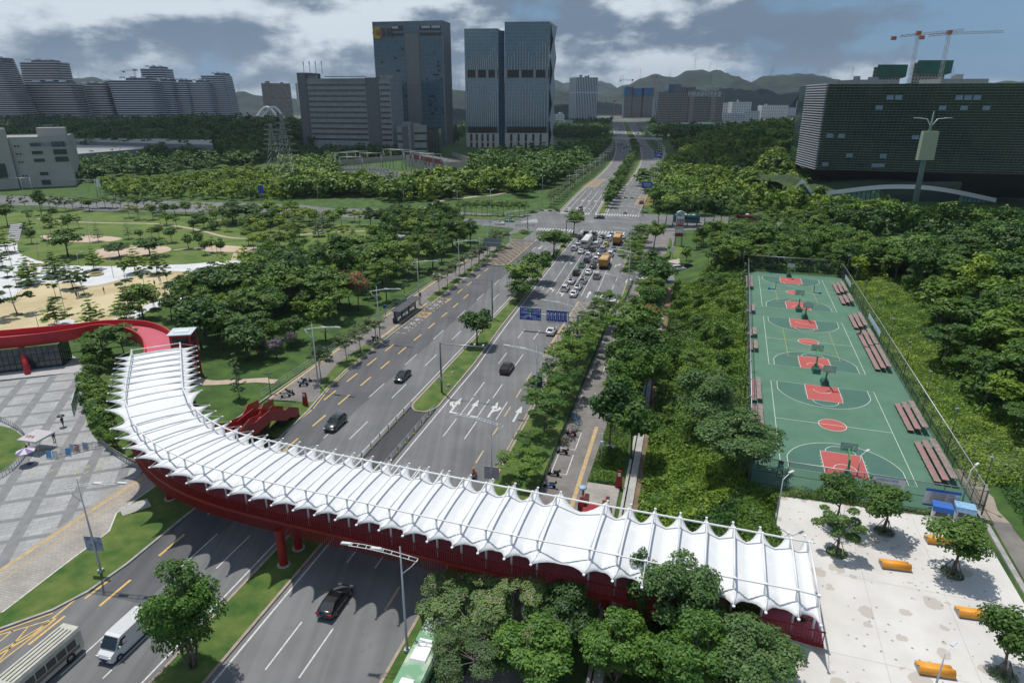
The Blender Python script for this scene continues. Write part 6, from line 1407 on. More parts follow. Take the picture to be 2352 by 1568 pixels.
for i in range(5):
 z=zg-5-i*6.4
 for a,b_ in((.01,.16),(.57,.99)):wall('ribbon_window',G_win,cmp_,q0+d*a,q0+d*b_,z-1.8,z,.15)
c=[atY('b',1030,1010,600),atY('b',1105,1010,601)];c+=[c[1]+Vector((0,20,0)),c[0]+Vector((0,20,0))]
block('glass_annex','low dark green glass annex between the small block and the tall tower',c,0,atY('b',1060,868,600).z,grid('annex_glass',(.008,.022,.024),(.015,.035,.035),(.03,.05,.045),2.5,7,.15))
G_tw=grid('twin_glass',(.085,.155,.20),(.12,.205,.25),(.20,.27,.30),1.8,3.0,.13,.08,spec=.9)
G_tw2=grid('twin_glass_lines',(.08,.15,.19),(.12,.2,.24),(.34,.37,.38),2.1,46,.22,.12)
Yw=690.0
def twin(label,xl,xr,xs,yt,yb,ysid):
 z1=atY('b',xr,yt,Yw).z;a=atY('b',xl,yb,Yw);b_=atY('b',xr,yb,Yw);a.z=b_.z=0
 at=A('b',xl,yt+3,z1);bt=V2(A('b',xr,yt,z1));at=V2(A('b',xl,yt+2,z1));ct=V2(A('b',xs,ysid,z1))if xs else bt+Vector((4,34))
 if(ct-bt).length>60:ct=bt+(ct-bt).normalized()*50
 t,P=block('office_tower',label,[at,bt,ct,at+(ct-bt)],0,z1,[G_tw,G_tw2,G_tw,G_tw]);d=bt-at;W_=d.length;dn=d/W_
 zc=atY('b',xr,500,Yw).z;zb=atY('b',xr,895,Yw).z
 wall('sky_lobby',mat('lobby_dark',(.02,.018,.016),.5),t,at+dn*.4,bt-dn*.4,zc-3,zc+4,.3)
 for f in(.0,.34,.68,.97):q=at+dn*(W_-2.5)*f;wall('lobby_column',mat('lobby_stone',(.33,.32,.30),.7),t,q,q+dn*2.4,zc-3,zc+4,.6)
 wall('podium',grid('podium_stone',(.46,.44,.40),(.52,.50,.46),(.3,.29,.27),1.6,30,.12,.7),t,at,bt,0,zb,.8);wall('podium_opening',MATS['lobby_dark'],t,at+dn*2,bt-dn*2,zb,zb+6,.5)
 for(z0,z2,seed)in((zb+6,zc-3,0),(zc+4,z1-14,1)):
  n=16
  for i in range(n):
   f=(i+.5)/n;tri=abs(((f*2+.25*seed)%1)*2-1);hh=z0+(z2-z0)*(.35+.6*tri);q=at+dn*W_*f;mb=MB();mb.box((q.x+dn.y*.9,q.y-dn.x*.9,(z0+hh)/2),(.35,1.2,hh-z0),math.atan2(dn.y,dn.x));mb.build('facade_fin',mat('fin_grey',(.62,.66,.68),.4),t,True)
 for k in range(5):
  q=at+dn*W_*(.12+.17*k);wall('podium_window',G_win,t,q,q+dn*2.2,zb-16,zb-9,1.0);wall('podium_window',G_win,t,q,q+dn*2.2,8,15,1.0)
 return t,at,bt,ct,z1
_,_,lb_,_,lz_=twin('left one of the twin blue glass towers with a dark open floor',1270,1500,None,192,1000,190)
tt,a_,b_,c_,z1=twin('right, taller one of the twin blue glass towers with pleated side',1543,1850,1880,146,1000,180)
lk=[lb_+Vector((.3,9)),a_+Vector((-.3,9)),a_+Vector((-.3,30)),lb_+Vector((.3,30))];block('link_block','recessed blue glass strip joining the twin glass towers',lk,0,lz_-1,grid('link_glass',(.06,.14,.25),(.09,.20,.34),(.14,.2,.26),2.5,3.0,.15,.1))
dd=(c_-b_);mb=MB();st=[]
for i in range(9):
 z=z1*i/8;k=2.6 if i%2 else 0.0;st.append((b_+dd*.15+Vector((k*.9,-k*.15)),b_+dd*1.02+Vector(((2.6-k)*.9,0)),z))
for(p,q,z),(p2,q2,z2)in zip(st,st[1:]):mb.add([(p.x,p.y,z),(q.x,q.y,z),(q2.x,q2.y,z2),(p2.x,p2.y,z2)],[(0,1,2,3)]if int(z)%2 else[(0,1,2),(0,2,3)])
mb.build('pleated_screen',mat('pleat_grey',(.34,.35,.35),.6),tt,True)
M_band=mat('floor_band_white',(.74,.75,.78),.6);M_bdk=grid('band_glass',(.008,.010,.014),(.018,.021,.026),(.03,.03,.034),3.2,3.9,.3,.2);M_bandr=mat('floor_band_warm',(.66,.60,.57),.6)
def terrace(label,xl,xr,yt,yb,Y,nfl,lean=(0,0),m=None,depth=55,slope=0):
 a=atY('a',xl,yb,Y);b_=atY('a',xr,yb,Y);z1=atY('a',(xl+xr)/2,yt,Y).z;z0=a.z;cx,cy=(a.x+b_.x)/2,Y+depth/2;rx,ry=(b_.x-a.x)/2,depth/2;n=28
 t=thing('curved_block',label,'building',(cx,cy,z0));mb=MB();rings=[];hh=(z1-z0)/nfl
 for i in range(nfl):
  f=i/nfl
  for q,k in((0,1.0),(.62,1.0),(.62,1.06),(1.0,1.06)):rings.append((z0+hh*(i+q),k,0 if q==.62 and k==1.0 else(1 if k>1 and q<1 else(0 if q==0 else 2)),f))
 vs=[]
 for z,k,_,f in rings:
  for j in range(n):
   an=2*PI*j/n;ca,sa=math.cos(an),math.sin(an);sx=math.copysign(abs(ca)**.28,ca);sy=math.copysign(abs(sa)**.28,sa)
   x=sx*rx*(k if k>1 else 1.0)*(1 if k<=1 else 1/1.06*1.015);x=x+.38*(lean[0]*f if sx<0 else lean[1]*f)*abs(sx);vs.append((x,sy*ry*(k/1.06*1.02 if k>1 else 1.0),z-z0))
 for i in range(len(rings)-1):
  for j in range(n):mb.mi=1 if i%4 in(1,2,3)and i%4!=0 else 0;mb.add([],[]);mb.f.append((i*n+j,i*n+(j+1)%n,(i+1)*n+(j+1)%n,(i+1)*n+j));mb.m.append(mb.mi);mb.smooth.append(False)
 mb.v=vs;mb.f.append(tuple((len(rings)-1)*n+j for j in range(n)));mb.m.append(1);mb.smooth.append(False);mb.build('banded_storeys',[M_bdk,m or M_band],t)
 mb=MB();mb.box((rx*.1,0,z1-z0+2.5),(rx*1.1,ry*.9,5),0,.92);mb.build('rooftop_storey',G_dark,t)
 for s_ in range(3):
  mb=MB();mb.box((-rx*.6+rx*.5*s_,-ry*.4,z1-z0+5.5+s_%2),(rx*.22,6,3));mb.build('rooftop_unit',M_band,t)
 return t
terrace('dark glass tower rising behind the banded blocks at the left',188,470,418,800,1620,24,(18,-8),M_bandr);terrace('small banded block showing above the middle blocks',990,1160,462,790,1600,22,(0,-12))
terrace('banded curved block at the left edge of the photo, tallest in front',-200,170,405,835,1330,30,(0,-70),M_bandr)
terrace('wide banded curved block with warm white bands, second from the left',200,556,565,835,1390,17,(-18,-24),M_bandr);terrace('banded curved block with warm bands in the left group',545,772,575,825,1430,16,(-10,-20),M_bandr)
terrace('widest white banded curved block in the middle of the left group',790,1070,540,808,1430,18,(-24,-18));terrace('white banded curved block right of the widest one',1062,1192,548,805,1470,18,(-22,-8));terrace('narrow white banded curved block in the right half of the left group',1185,1297,552,800,1490,18,(-18,-6))
terrace('white banded curved block second from the right end of the left group',1290,1440,556,797,1500,18,(-16,-8));terrace('tall white banded curved block at the right end of the left group',1425,1562,508,793,1520,21,(-40,-22));terrace('dark banded block peeping between the wide and widest blocks',700,830,560,820,1560,17,(0,0))
def rect(name,label,t,xl,xr,yt,yb,Y,m,depth=25,skew=0.0,clutter=2,side=None,z0=None,cat='building'):
 a=atY(t,xl,yb,Y);b_=atY(t,xr,yb,Y+skew);zb=a.z if z0 is None else z0;z1=atY(t,xl,yt,Y).z;n_=Vector((-(b_.y-a.y),b_.x-a.x)).normalized()*depth
 tb,P=block(name,label,[a,b_,V2(b_)+n_,V2(a)+n_],min(zb,0)if z0 is None and zb>-40 and zb<25 else zb,z1,m);
 if clutter:roof_clutter(tb,P,z1,clutter,int(xl+xr),m if not isinstance(m,list)else m[0],5)
 tb['a']=0;del tb['a'];return tb,V2(a),V2(b_),z1
G_bei=grid('beige_flats',(.30,.265,.22),(.06,.065,.07),(.38,.34,.29),3.0,3.1,.5,.6,spec=.3,offset=0.0);G_wslot=grid('white_slots',(.035,.04,.045),(.05,.055,.06),(.70,.72,.74),3.4,60,.85,.4)
G_wslot2=grid('white_slots_short',(.045,.05,.055),(.70,.72,.74),(.80,.81,.83),2.3,7.5,.75,.4,bias=-.35)
G_brown=grid('brown_office',(.035,.036,.038),(.055,.052,.05),(.30,.265,.235),3.6,3.7,.85,.5,spec=.3);G_wwin=grid('white_windows',(.10,.11,.12),(.16,.17,.18),(.70,.70,.69),5.5,3.6,1.1,.5,spec=.3)
G_con=grid('building_site_concrete',(.10,.10,.105),(.14,.14,.14),(.24,.235,.23),3.2,3.0,.55,.7,spec=.2);M_netb=mat('blue_scaffold_net',(.035,.12,.24),.7,c2=(.05,.17,.32),scale=.1);M_netg=mat('green_scaffold_net',(.012,.13,.085),.7,c2=(.02,.085,.06),scale=.12)
rect('apartment_tower','beige and brown apartment tower behind the arch bridge','a',1775,1968,560,735,1750,G_bei,30,20,4);rect('apartment_tower','pale building edge just left of the grey office slab','a',2000,2060,560,720,1900,G_wwin)
rect('white_tower','slender white tower with vertical slot windows right of the twin towers','c',195,362,215,580,1415,G_wslot,45,10,3)
for(xl,xr,yt,l)in((575,640,318,'left unfinished tower with blue netting under the orange crane'),(632,720,330,'middle unfinished tower with blue netting'),(712,798,325,'right unfinished tower with blue netting')):
 tb,a,b_,z1=rect('unfinished_tower',l,'c',xl,xr,yt,515,1900,G_con,28,0,0);h=atY('c',xl,yt-28,1900).z-z1+12
 mb=MB();d=b_-a;n_=Vector((-d.y,d.x)).normalized();mb.prism([a-n_*1.2-d.normalized(),b_-n_*1.2+d.normalized(),b_+n_*30+d.normalized(),a+n_*30-d.normalized()],z1-12,z1+h-12);mb.build('scaffold_net',M_netb,tb,True)
rect('apartment_tower','pale slim tower between the blue-netted towers and the brown office','c',812,885,380,562,1500,G_wslot,25,0,2);rect('glass_tower','narrow pale glass tower behind the brown office building','c',905,1000,270,640,1240,G_tower,30,0,0);rect('office_tower','brown tower top with striped crown behind the brown office building','c',992,1118,290,600,1280,G_brown,25,0,0)
tb,a,b_,z1=rect('office_building','wide brown office building with rows of small windows and white roof lettering','c',915,1335,330,640,1150,G_brown,32,40,3);d=b_-a
wall('brown_pier',mat('brown_stone',(.32,.27,.24),.7),tb,a+d*.36,a+d*.44,0,z1+1,1);wall('brown_pier',MATS['brown_stone'],tb,a+d*.76,a+d*.86,0,z1+1,1)
text_part('roof_lettering','光明高新科技大厦',9,M_wst,tb,(a.x+d.x*.63-tb.location.x,a.y+d.y*.63-2-tb.location.y,z1-1),(PI/2,0,math.atan2(d.y,d.x)),.1,.95)
rect('white_block','low white office block with open window grid in front of the brown building','c',1112,1372,575,690,900,G_wwin,26,20,1);rect('white_block','low white-roofed shed left of the white slot tower','c',28,110,505,590,1200,G_wwin);rect('white_block','small white house beside the foot of the white slot tower','c',118,180,552,600,1150,M_conc,20,0,0);rect('white_block','white sheds at the foot of the white slot tower','c',190,255,585,612,1180,M_conc,20,0,0)
for i,(xl,xr,yt,yb,Y)in enumerate(((1335,1420,415,540,1700),(1418,1568,408,530,1650),(1655,1862,435,500,1800),(1550,1640,480,545,1500),(1958,2010,398,480,2000),(1890,1960,455,500,2100),(1330,1560,495,545,1550),(1480,1580,540,575,1400))):
 rect('distant_building',['white hospital-like block far behind, left wing','white block with curved roof edge far behind the hill','long white low block far right of the mountains foot','grey-white block between the far white blocks','tall white block touching the glass building in the view','pale low blocks beside the tall white far block','long low pale block in front of the far white wings','small pale roof among the far trees'][i],'c',xl,xr,yt,yb,Y,G_wwin,30,0,1)
G_ind=mat('render_grey',(.36,.345,.32),.85,c2=(.42,.405,.375),scale=.08)
TG['w']=(0,500,4.704)
Yi=A('w',700,1190,0).y;zi=atY('w',200,235,Yi).z;zi2=atY('w',1270,200,Yi).z;a=atY('w',385,1190,Yi);b_=atY('w',1420,1090,Yi+12);ibt=thing('factory','grey factory building with scattered window strips at the left edge','building',(a.x,Yi,0))
a,b_=V2(a),V2(b_);d=(b_-a);dn=d.normalized();n_=Vector((-dn.y,dn.x));l0=a-dn*70
for p,q,z,o in((a,b_,zi,0),(b_,b_+n_*40,zi,0),(b_+n_*40,l0+n_*40,zi,0),(l0,a,zi+4,1.5)):wall('wall',G_ind,ibt,p,q,0,z,o)
mb=MB();mb.sheet([l0,b_,b_+n_*40,l0+n_*40],zi-.5);mb.build('roof',M_roofg,ibt,True)
for x,y,z in((30,230,130),(530,800,130)):
 p=a+dn*((x-200)*.06);mb=MB();mb.box((p.x+n_.x*12,p.y+n_.y*12,zi+2),(14,8,5),math.atan2(dn.y,dn.x));mb.build('roof_house',G_ind,ibt,True)
def onwall(x,y):
 dr=ray('w',x,y);det=dr.x*(-dn.y)+dr.y*dn.x;k=(a.x*(-dn.y)+a.y*dn.x)/det;return Vector((dr.x*k,dr.y*k)),CAM_Z+dr.z*k
for x0,y0,x1,y1 in((575,340,775,400),(612,490,808,550),(652,635,846,695),(985,312,1235,410),(1020,455,1268,555),(1055,595,1298,690),(765,885,912,945),(805,1030,965,1125),(270,385,300,415),(335,385,365,415),(312,535,342,562),(378,535,405,562),(352,685,385,712),(415,685,445,712),(428,945,455,970),(490,945,518,970)):
 p,za=onwall(x0,y1);q,zb=onwall(x1,y1);_,zc=onwall((x0+x1)/2,y0);q=p+dn*(q-p).length;z0=(za+zb)/2;wn=wall('window',M_bglass,ibt,p,q,z0,zc,.25);mb=MB();L=(q-p).length;nn2=max(1,int(L/2.2))
 for k in range(nn2+1):mb.box((L*k/nn2,-.05,(z0+zc)/2),(.14,.1,zc-z0))
 mb.box((L/2,-.05,(z0+zc)/2),(L,.1,.14));link('frame',mb.mesh('frame',M_mull),wn)
for k in range(6):p=l0+dn*(66-10*k);wall('window',M_bglass,ibt,p-dn*5,p,6,zi-6 if k%2 else 14,1.8)
text_part('wall_lettering','光明实业有限公司',2.4,mat('faded_blue',(.10,.17,.33),.6),ibt,(a.x+dn.x*20-ibt.location.x+.3,a.y+dn.y*20-ibt.location.y-.4,zi-4.2),(PI/2,0,math.atan2(dn.y,dn.x)),.02,1.1)
M_shed=mat('shed_roof',(.20,.21,.20),.6,c2=(.26,.265,.25),scale=.05);M_shedw=mat('shed_wall',(.20,.22,.23),.7)
def shed(label,t,pts,h,rise=2.5):
 P=[A(t,*p,h)for p in pts];s=thing('warehouse',label,'warehouse',(P[0].x,P[0].y,0));mb=MB();k=len(P);ar=sum(P[i].x*P[(i+1)%k].y-P[(i+1)%k].x*P[i].y for i in range(k))
 if ar<0:P=P[::-1]
 mb.add([(p.x,p.y,z)for z in(0,h)for p in P],[(i,(i+1)%k,k+(i+1)%k,k+i)for i in range(k)]);mb.build('walls',M_shedw,s,True)
 c=sum((V2(p)for p in P),Vector((0,0)))/k;m1=V2(P[0]).lerp(V2(P[-1]),.5);m2=V2(P[1]).lerp(V2(P[2]),.5);mb=MB();mb.add([(*V2(P[0]),h+.1),(*V2(P[1]),h+.1),(*m2,h+rise),(*m1,h+rise),(*V2(P[2]),h+.1),(*V2(P[3]),h+.1)],[(0,1,2,3),(3,2,4,5)]);mb.build('roof',M_shed,s,True);return s
shed('long low warehouse with ribbed grey roof behind the tree belt','a',((460,950),(1430,975),(1420,935),(455,925)),13,1);shed('lower warehouse with grey roof beside the factory','a',((478,1040),(965,1000),(975,985),(465,975)),11,1)
M_cream=mat('cream_render',(.40,.37,.31),.8,c2=(.34,.315,.27),scale=.15)
p0=A('b',878,1100,0);Yh=A('b',1160,1180,0).y;zh=atY('b',1130,1092,Yh).z;h0=V2(A('b',878,1040,zh));h1=V2(A('b',1150,1090,zh));h2=V2(A('b',1292,1085,zh));h3=h0+(h2-h1)
sb,P=block('substation_hall','cream substation hall with dark red roof edge and round roof vents',[h0,h1,h2,h3],0,zh,M_cream,roofm=mat('dark_roof',(.10,.095,.09),.8));d=h1-h0
wall('red_eave',mat('eave_red',(.22,.035,.045),.6),sb,h0+d*.12,h0+d*.93,zh-2.0,zh+1.2,.4)
for k in range(8):q=h0+d*(.2+.09*k);mb=MB();mb.cyl((q.x+5,q.y+3,zh-.4),.9,1.3,8);mb.build('roof_vent',M_wst,sb,True)
for k in range(7):q=h0+d*(.16+.11*k);wall('window',M_bglass,sb,q,q+d.normalized()*1.6,zh*.48,zh*.68,.2)
wl=thing('compound_wall','pale stepped wall around the substation','wall',A('b',265,1120,0))
for p,q in(((265,1135),(480,1115)),((480,1115),(870,1080)),((1190,1055),(1400,1130)),((1400,1130),(1640,1190))):a2,b2=A('b',*p,0),A('b',*q,0);mb=MB();mb.beam(a2+Vector((0,0,2.2)),b2+Vector((0,0,2.2)),.4,4.6);mb.build('wall_panel',mat('wall_pinkish',(.36,.31,.26),.85),wl,True)
MB().sheet([V2(A('b',*p,0))for p in((270,1150),(870,1100),(1300,1180),(1150,1260),(700,1270),(380,1260))],.02).struct('substation_lawn',mat('rough_lot',(.05,.075,.02),.95,c2=(.17,.15,.09),scale=.08,detail=9))
MB().sheet([V2(A('b',*p,0))for p in((400,1200),(700,1160),(760,1230),(560,1260))],.05).struct('gravel_yard',M_conc)
M_lat=mat('lattice_steel',(.27,.28,.27),.5,metal=.3)
def gantry_h():
 t=thing('substation_gantry','x','gantry');mb=MB()
 for x in(-7,7):mb.tube([(x-1.5,0,0),(x,0,14)],.2,5);mb.tube([(x+1.5,0,0),(x,0,14)],.2,5)
 mb.tube([(-7.5,0,14),(7.5,0,14)],.35,5);mb.build('frame',M_lat,t);return t
GH=Proto(gantry_h())
for x,y in((480,1160),(560,1150),(650,1165),(520,1200),(800,1130),(850,1135),(940,1150),(1000,1165),(1050,1175)):GH.put(A('b',x,y,0),.15,'A-frame steel line gantry standing in the substation yard','substation gantries',(1,1,.95))
def busw():
 t=thing('switchgear','x','switchgear');mb=MB()
 for i in range(4):
  for j in range(2):mb.tube([(i*2.2,j*2,0),(i*2.2,j*2,3)],.14,5);mb.tube([(i*2.2,j*2,3),(i*2.2,j*2,5.2)],.3,6)
 mb.beam((-.5,0,5.3),(7.2,0,5.3),.12,.12);mb.beam((-.5,2,5.3),(7.2,2,5.3),.12,.12);mb.build('insulators',mat('insulator_grey',(.30,.31,.32),.5),t);return t
SW=Proto(busw())
for i in range(44):SW.put(A('b',415+(i%11)*34+(i//11)*14,1178+(i//9)*26+(i%3)*4,0),.2*(i%4),'row of grey insulator posts in the substation yard','switchgear rows')
def pylon(name,label,p,H_,b_,arms=5,group=None,m=None,th=1.0):
 t=thing(name,label,'pylon',p,random.uniform(-.3,.3),group);mb=MB();n=9;W_=lambda f:b_*(1-f)**1.25*.5+.5
 for sx in(-1,1):
  for sy in(-1,1):
   for i in range(n):f,g_=i/n,(i+1)/n;mb.beam((sx*W_(f),sy*W_(f),H_*f),(sx*W_(g_),sy*W_(g_),H_*g_),.22*th,.22*th)
 for i in range(n):
  f,g_=i/n,(i+1)/n
  for s_ in(-1,1):mb.beam((-W_(f),s_*W_(f),H_*f),(W_(g_),s_*W_(g_),H_*g_),.13*th,.13*th);mb.beam((W_(f),s_*W_(f),H_*f),(-W_(g_),s_*W_(g_),H_*g_),.13*th,.13*th);mb.beam((s_*W_(f),-W_(f),H_*f),(s_*W_(g_),W_(g_),H_*g_),.13*th,.13*th)
 mb.build('lattice_mast',m or M_lat,t)
 for k in range(arms):
  z=H_*(.50+.46*k/max(1,arms-1));L=b_*(.85-.09*k)
  for s_ in(-1,1):mb=MB();mb.beam((0,.6,z),(s_*L,0,z+.4),.2*th,.2*th);mb.beam((0,-.6,z),(s_*L,0,z+.4),.2*th,.2*th);mb.beam((0,0,z+H_*.035),(s_*L,0,z+.5),.14*th,.14*th);mb.build('cross_arm',m or M_lat,t)
 return t
for x,yb,yt,l in((1945,1262,765,'large lattice power pylon rising from the trees, nearer one'),(1850,1120,830,'large lattice power pylon behind and left of the nearer one')):
 p=A('a',x,yb,0)if yb>1200 else atY('a',x,yb,455);p.z=0;H_=atY('a',x,yt,p.y).z;pylon('power_pylon',l,p,H_,9,6,'large power pylons')
ab=thing('arch_bridge','far white arch bridge carrying the elevated road','bridge',atY('a',1810,820,1050));Yb=1050
for dy,xo in((0,0),(22,-42)):
 pts=[atY('a',1760+xo+150*f,800-80*math.sin(PI*f)if True else 0,Yb+dy)for f in np.linspace(0,1,18)];mb=MB();mb.tube(pts,1.6,6);mb.build('arch',M_wst,ab,True)
 mb=MB()
 for f in np.linspace(.1,.9,10):p=atY('a',1760+xo+150*f,800-80*math.sin(PI*f),Yb+dy);mb.tube([p,(p.x,p.y,atY('a',1760,800,Yb).z)],.25,4)
 mb.build('hangers',M_wst,ab,True)
mb=MB();p,q=atY('a',1300,800,Yb+60),atY('a',2080,805,Yb-30);mb.beam(p,q,22,3);mb.build('deck',M_conc,ab,True)
ev=thing('elevated_road','pale elevated road running in front of the banded curved blocks','bridge',atY('a',700,850,1150));mb=MB();p,q=atY('a',250,850,1120),atY('a',1750,800,1180);mb.beam(p,q,24,4);mb.build('deck',mat('viaduct',(.22,.25,.27),.8),ev,True)
for f in np.linspace(.02,.98,16):c=p.lerp(q,f);mb=MB();mb.box((c.x,c.y,c.z/2-1),(3,8,max(1,c.z-2)));mb.build('pier',MATS['viaduct'],ev,True)
fb=thing('footbridge','pale slim footbridge crossing the main road far beyond the junction','footbridge',A('c',660,715,0));a,b_=A('c',452,702,7),A('c',862,712,7)
a,b_=Vector((106,764,7)),Vector((162,745,7));mb=MB();mb.beam(a,b_,4.5,1.2);mb.build('deck',mat('pale_deck',(.50,.49,.42),.6),fb,True);mb=MB();mb.beam(a+Vector((0,-2.2,1)),b_+Vector((0,-2.2,1)),.15,1.2);mb.build('parapet',mat('pale_rail',(.55,.54,.48),.6),fb,True)
for f in(.02,.48,.98):c=a.lerp(b_,f);mb=MB();mb.cyl((c.x,c.y,-.1),.7,6.6,10);mb.build('pier',M_conc,fb,True)
# long glass building on the right
TG['x']=(2900,0,1.7425)
Yg=330.0
G_green=grid('green_louvre_glass',(.006,.026,.019),(.014,.048,.034),(.02,.05,.038),1.6,3.9,.10,.08,spec=1.0);M_louv=mat('louvre_grey',(.26,.28,.29),.45);M_louv2=mat('louvre_pale',(.66,.68,.72),.45)
gz0=atY('x',645,1180,Yg).z;gz1=atY('x',725,590,Yg+0).z
cL=V2(atY('x',640,1178,Yg));
bT=V2(A('x',725,588,gz1));bB=V2(A('x',640,1178,gz0));rT=V2(A('x',2140,578,gz1));rB=V2(A('x',2140,1200,gz0));lT=V2(A('x',583,598,gz1));lB=V2(A('x',505,1140,gz0))
gb=thing('glass_headquarters','long dark green glass building with horizontal louvres floating above a wavy podium','building',(bB.x,bB.y,0))
if(rT-bT).length>260:pass
dF=((rT-bT).normalized()+(rB-bB).normalized()).normalized();rT=bT+dF*170;rB=bB+dF*172
def quad(name,m,par,pts):
 p=Vector(pts[0]);ex=(Vector(pts[1])-p);L=math.hypot(ex.x,ex.y);an=math.atan2(ex.y,ex.x);c,s=math.cos(-an),math.sin(-an)
 vs=[((q[0]-p.x)*c-(q[1]-p.y)*s,(q[0]-p.x)*s+(q[1]-p.y)*c,q[2])for q in pts];mb=MB();mb.add(vs,[(0,1,2,3)]);o=link(name,mb.mesh(name,m),par);o.location=(p.x-par.location.x,p.y-par.location.y,-par.location.z);o.rotation_euler=(0,0,an);return o
bk=Vector((14,62))
quad('front_glass',G_green,gb,[(*bB,gz0),(*rB,gz0),(*rT,gz1),(*bT,gz1)]);quad('end_glass',grid('end_glass',(.05,.05,.065),(.065,.065,.08),(.03,.03,.035),3,40,.3,.2),gb,[(*lB,gz0),(*bB,gz0),(*bT,gz1),(*lT,gz1)])
mb=MB();mb.add([(*bT,gz1),(*rT,gz1),(*(rT+bk),gz1),(*(lT+bk*.4),gz1),(*lT,gz1)],[(0,1,2,3,4)]);mb.build('roof',M_roofg,gb,True);mb=MB();mb.add([(*bB,gz0),(*lB,gz0),(*(lB+bk*.4),gz0),(*(rB+bk),gz0),(*rB,gz0)],[(0,1,2,3,4)]);mb.build('underside',mat('soffit_dark',(.05,.052,.055),.5),gb,True)
mb=MB();mb.add([(*(lB+bk*.4),gz0),(*lB,gz0),(*lT,gz1),(*(lT+bk*.4),gz1),(*(rB+bk),gz0),(*(rT+bk),gz1),(*rB,gz0),(*rT,gz1)],[(0,1,2,3),(4,0,3,5),(6,4,5,7)]);mb.build('rear_glass',G_green,gb,True)
nl=34
for i in range(nl+1):
 f=i/nl;z=gz0+(gz1-gz0)*f;p,q,l=bB.lerp(bT,f),rB.lerp(rT,f),lB.lerp(lT,f);d=(q-p).normalized();n_=Vector((d.y,-d.x));e2=(p-l).normalized();n2=Vector((e2.y,-e2.x));mb=MB();o=p+n_*.7+n2*.9
 mb.band([V2(l)+n2*.9,V2(o)],.5,z-.16,z+.16);mb.build('end_louvre',M_louv2,gb,True);mb=MB();mb.band([V2(o),V2(q)+n_*.7],.5,z-.06,z+.06);mb.build('louvre',M_louv,gb,True)
r3=random.Random(9)
for k,(x,y)in enumerate(((1123,680),(1182,680),(1048,750),(1603,680),(1665,680),(1728,680),(1487,752),(1637,752),(1792,752),(706,945),(787,947),(842,1082),(1077,1086),(675,1142),(1020,1150),(1065,1150),(1300,957))):
 dr=ray('x',x,y);f=.5;d=(rB-bB).normalized();zz=0
 k_=(bB.x*(-d.y)+bB.y*d.x)/(dr.x*(-d.y)+dr.y*d.x);zz=CAM_Z+dr.z*k_;f=(zz-gz0)/(gz1-gz0);pa=bB.lerp(bT,f);k_=(pa.x*(-d.y)+pa.y*d.x)/(dr.x*(-d.y)+dr.y*d.x);q=Vector((dr.x*k_,dr.y*k_));zz=CAM_Z+dr.z*k_
 wall('open_vent',mat('vent_sky_blue',(.25,.36,.50),.3),gb,q,q+d*2.9,zz-.9,zz+.9,.75)
mb=MB();rings=[]
for z,fr,k in((gz0-.02,.0,1.0),(gz0-5.5,.10,.72),(gz0-9,.2,.45),(5,.3,.3)):
 pass
hw=[(bB+(rB-bB)*.03,0),]
d=(rB-bB).normalized();n_=Vector((-d.y,d.x));rr=[]
for z,s0_,s1_,w0,w1 in((gz0-.05,-6,118,2,50),(gz0-4,4,112,8,46),(gz0-8,14,106,14,40),(gz0-13,22,100,18,36),(3,24,96,20,34)):rr.append([(*(bB+d*s_+n_*w_),z)for s_,w_ in((s0_,w0),((s0_+s1_)/2,w0-1),(s1_,w0),(s1_,w1),((s0_+s1_)/2,w1),(s0_,w1))])
mb.sm=True;mb.add([v for r in rr for v in r],[(i*6+(j+1)%6,i*6+j,(i+1)*6+j,(i+1)*6+(j+1)%6)for i in range(4)for j in range(6)]);mb.build('hull',MATS['soffit_dark'],gb,True)
mb=MB();q=rB-d*14+n_*20;mb.cyl((q.x,q.y,0),9,gz0,16,r2=22);mb.build('hull_leg',MATS['soffit_dark'],gb,True)
G_pod=grid('podium_glass',(.12,.24,.205),(.17,.32,.28),(.02,.028,.028),2.4,14,.26,.12,spec=.8)
pd=thing('wavy_podium','low glass podium with a white wave-shaped roof edge under the big glass building','building',(bB.x,bB.y,0))
prof=[(420,1300),(450,1308),(480,1295),(505,1262),(525,1247),(545,1252),(570,1285),(590,1325),(640,1332),(800,1318),(950,1297),(1100,1283),(1300,1283),(1450,1295),(1600,1320),(1750,1352),(1920,1388)]
dline=V2(A('x',650,1440,0));dr_=(V2(A('x',1900,1420,0))-dline);dr_=dr_.normalized();
def onpod(x,y):
 r_=ray('x',x,y);k=(dline.x*(-dr_.y)+dline.y*dr_.x)/(r_.x*(-dr_.y)+r_.y*dr_.x);return Vector((r_.x*k,r_.y*k,CAM_Z+r_.z*k))
PP=[onpod(*p)for p in prof]
sp2=[]
for a2,b2 in zip(PP,PP[1:]):sp2+=[a2.lerp(b2,k/4)for k in range(4)]
for _ in range(5):sp2=[sp2[0]]+[(sp2[i-1]+sp2[i]*2+sp2[i+1])/4 for i in range(1,len(sp2)-1)]+[sp2[-1]]
PP=sp2
nb=Vector((-dr_.y,dr_.x));
mb=MB();mb.add([v for p in PP for v in((p.x-nb.x*1.5,p.y-nb.y*1.5,p.z),(p.x-nb.x*1.5,p.y-nb.y*1.5,p.z-2.0),(p.x,p.y,p.z-2.0),(p.x+nb.x*36,p.y+nb.y*36,p.z*.7+2))],[(4*i+j,4*i+4+j,4*i+5+j,4*i+1+j)for i in range(len(PP)-1)for j in range(2)]);mb.build('roof_edge',mat('edge_white',(.75,.75,.74),.6),pd,True)
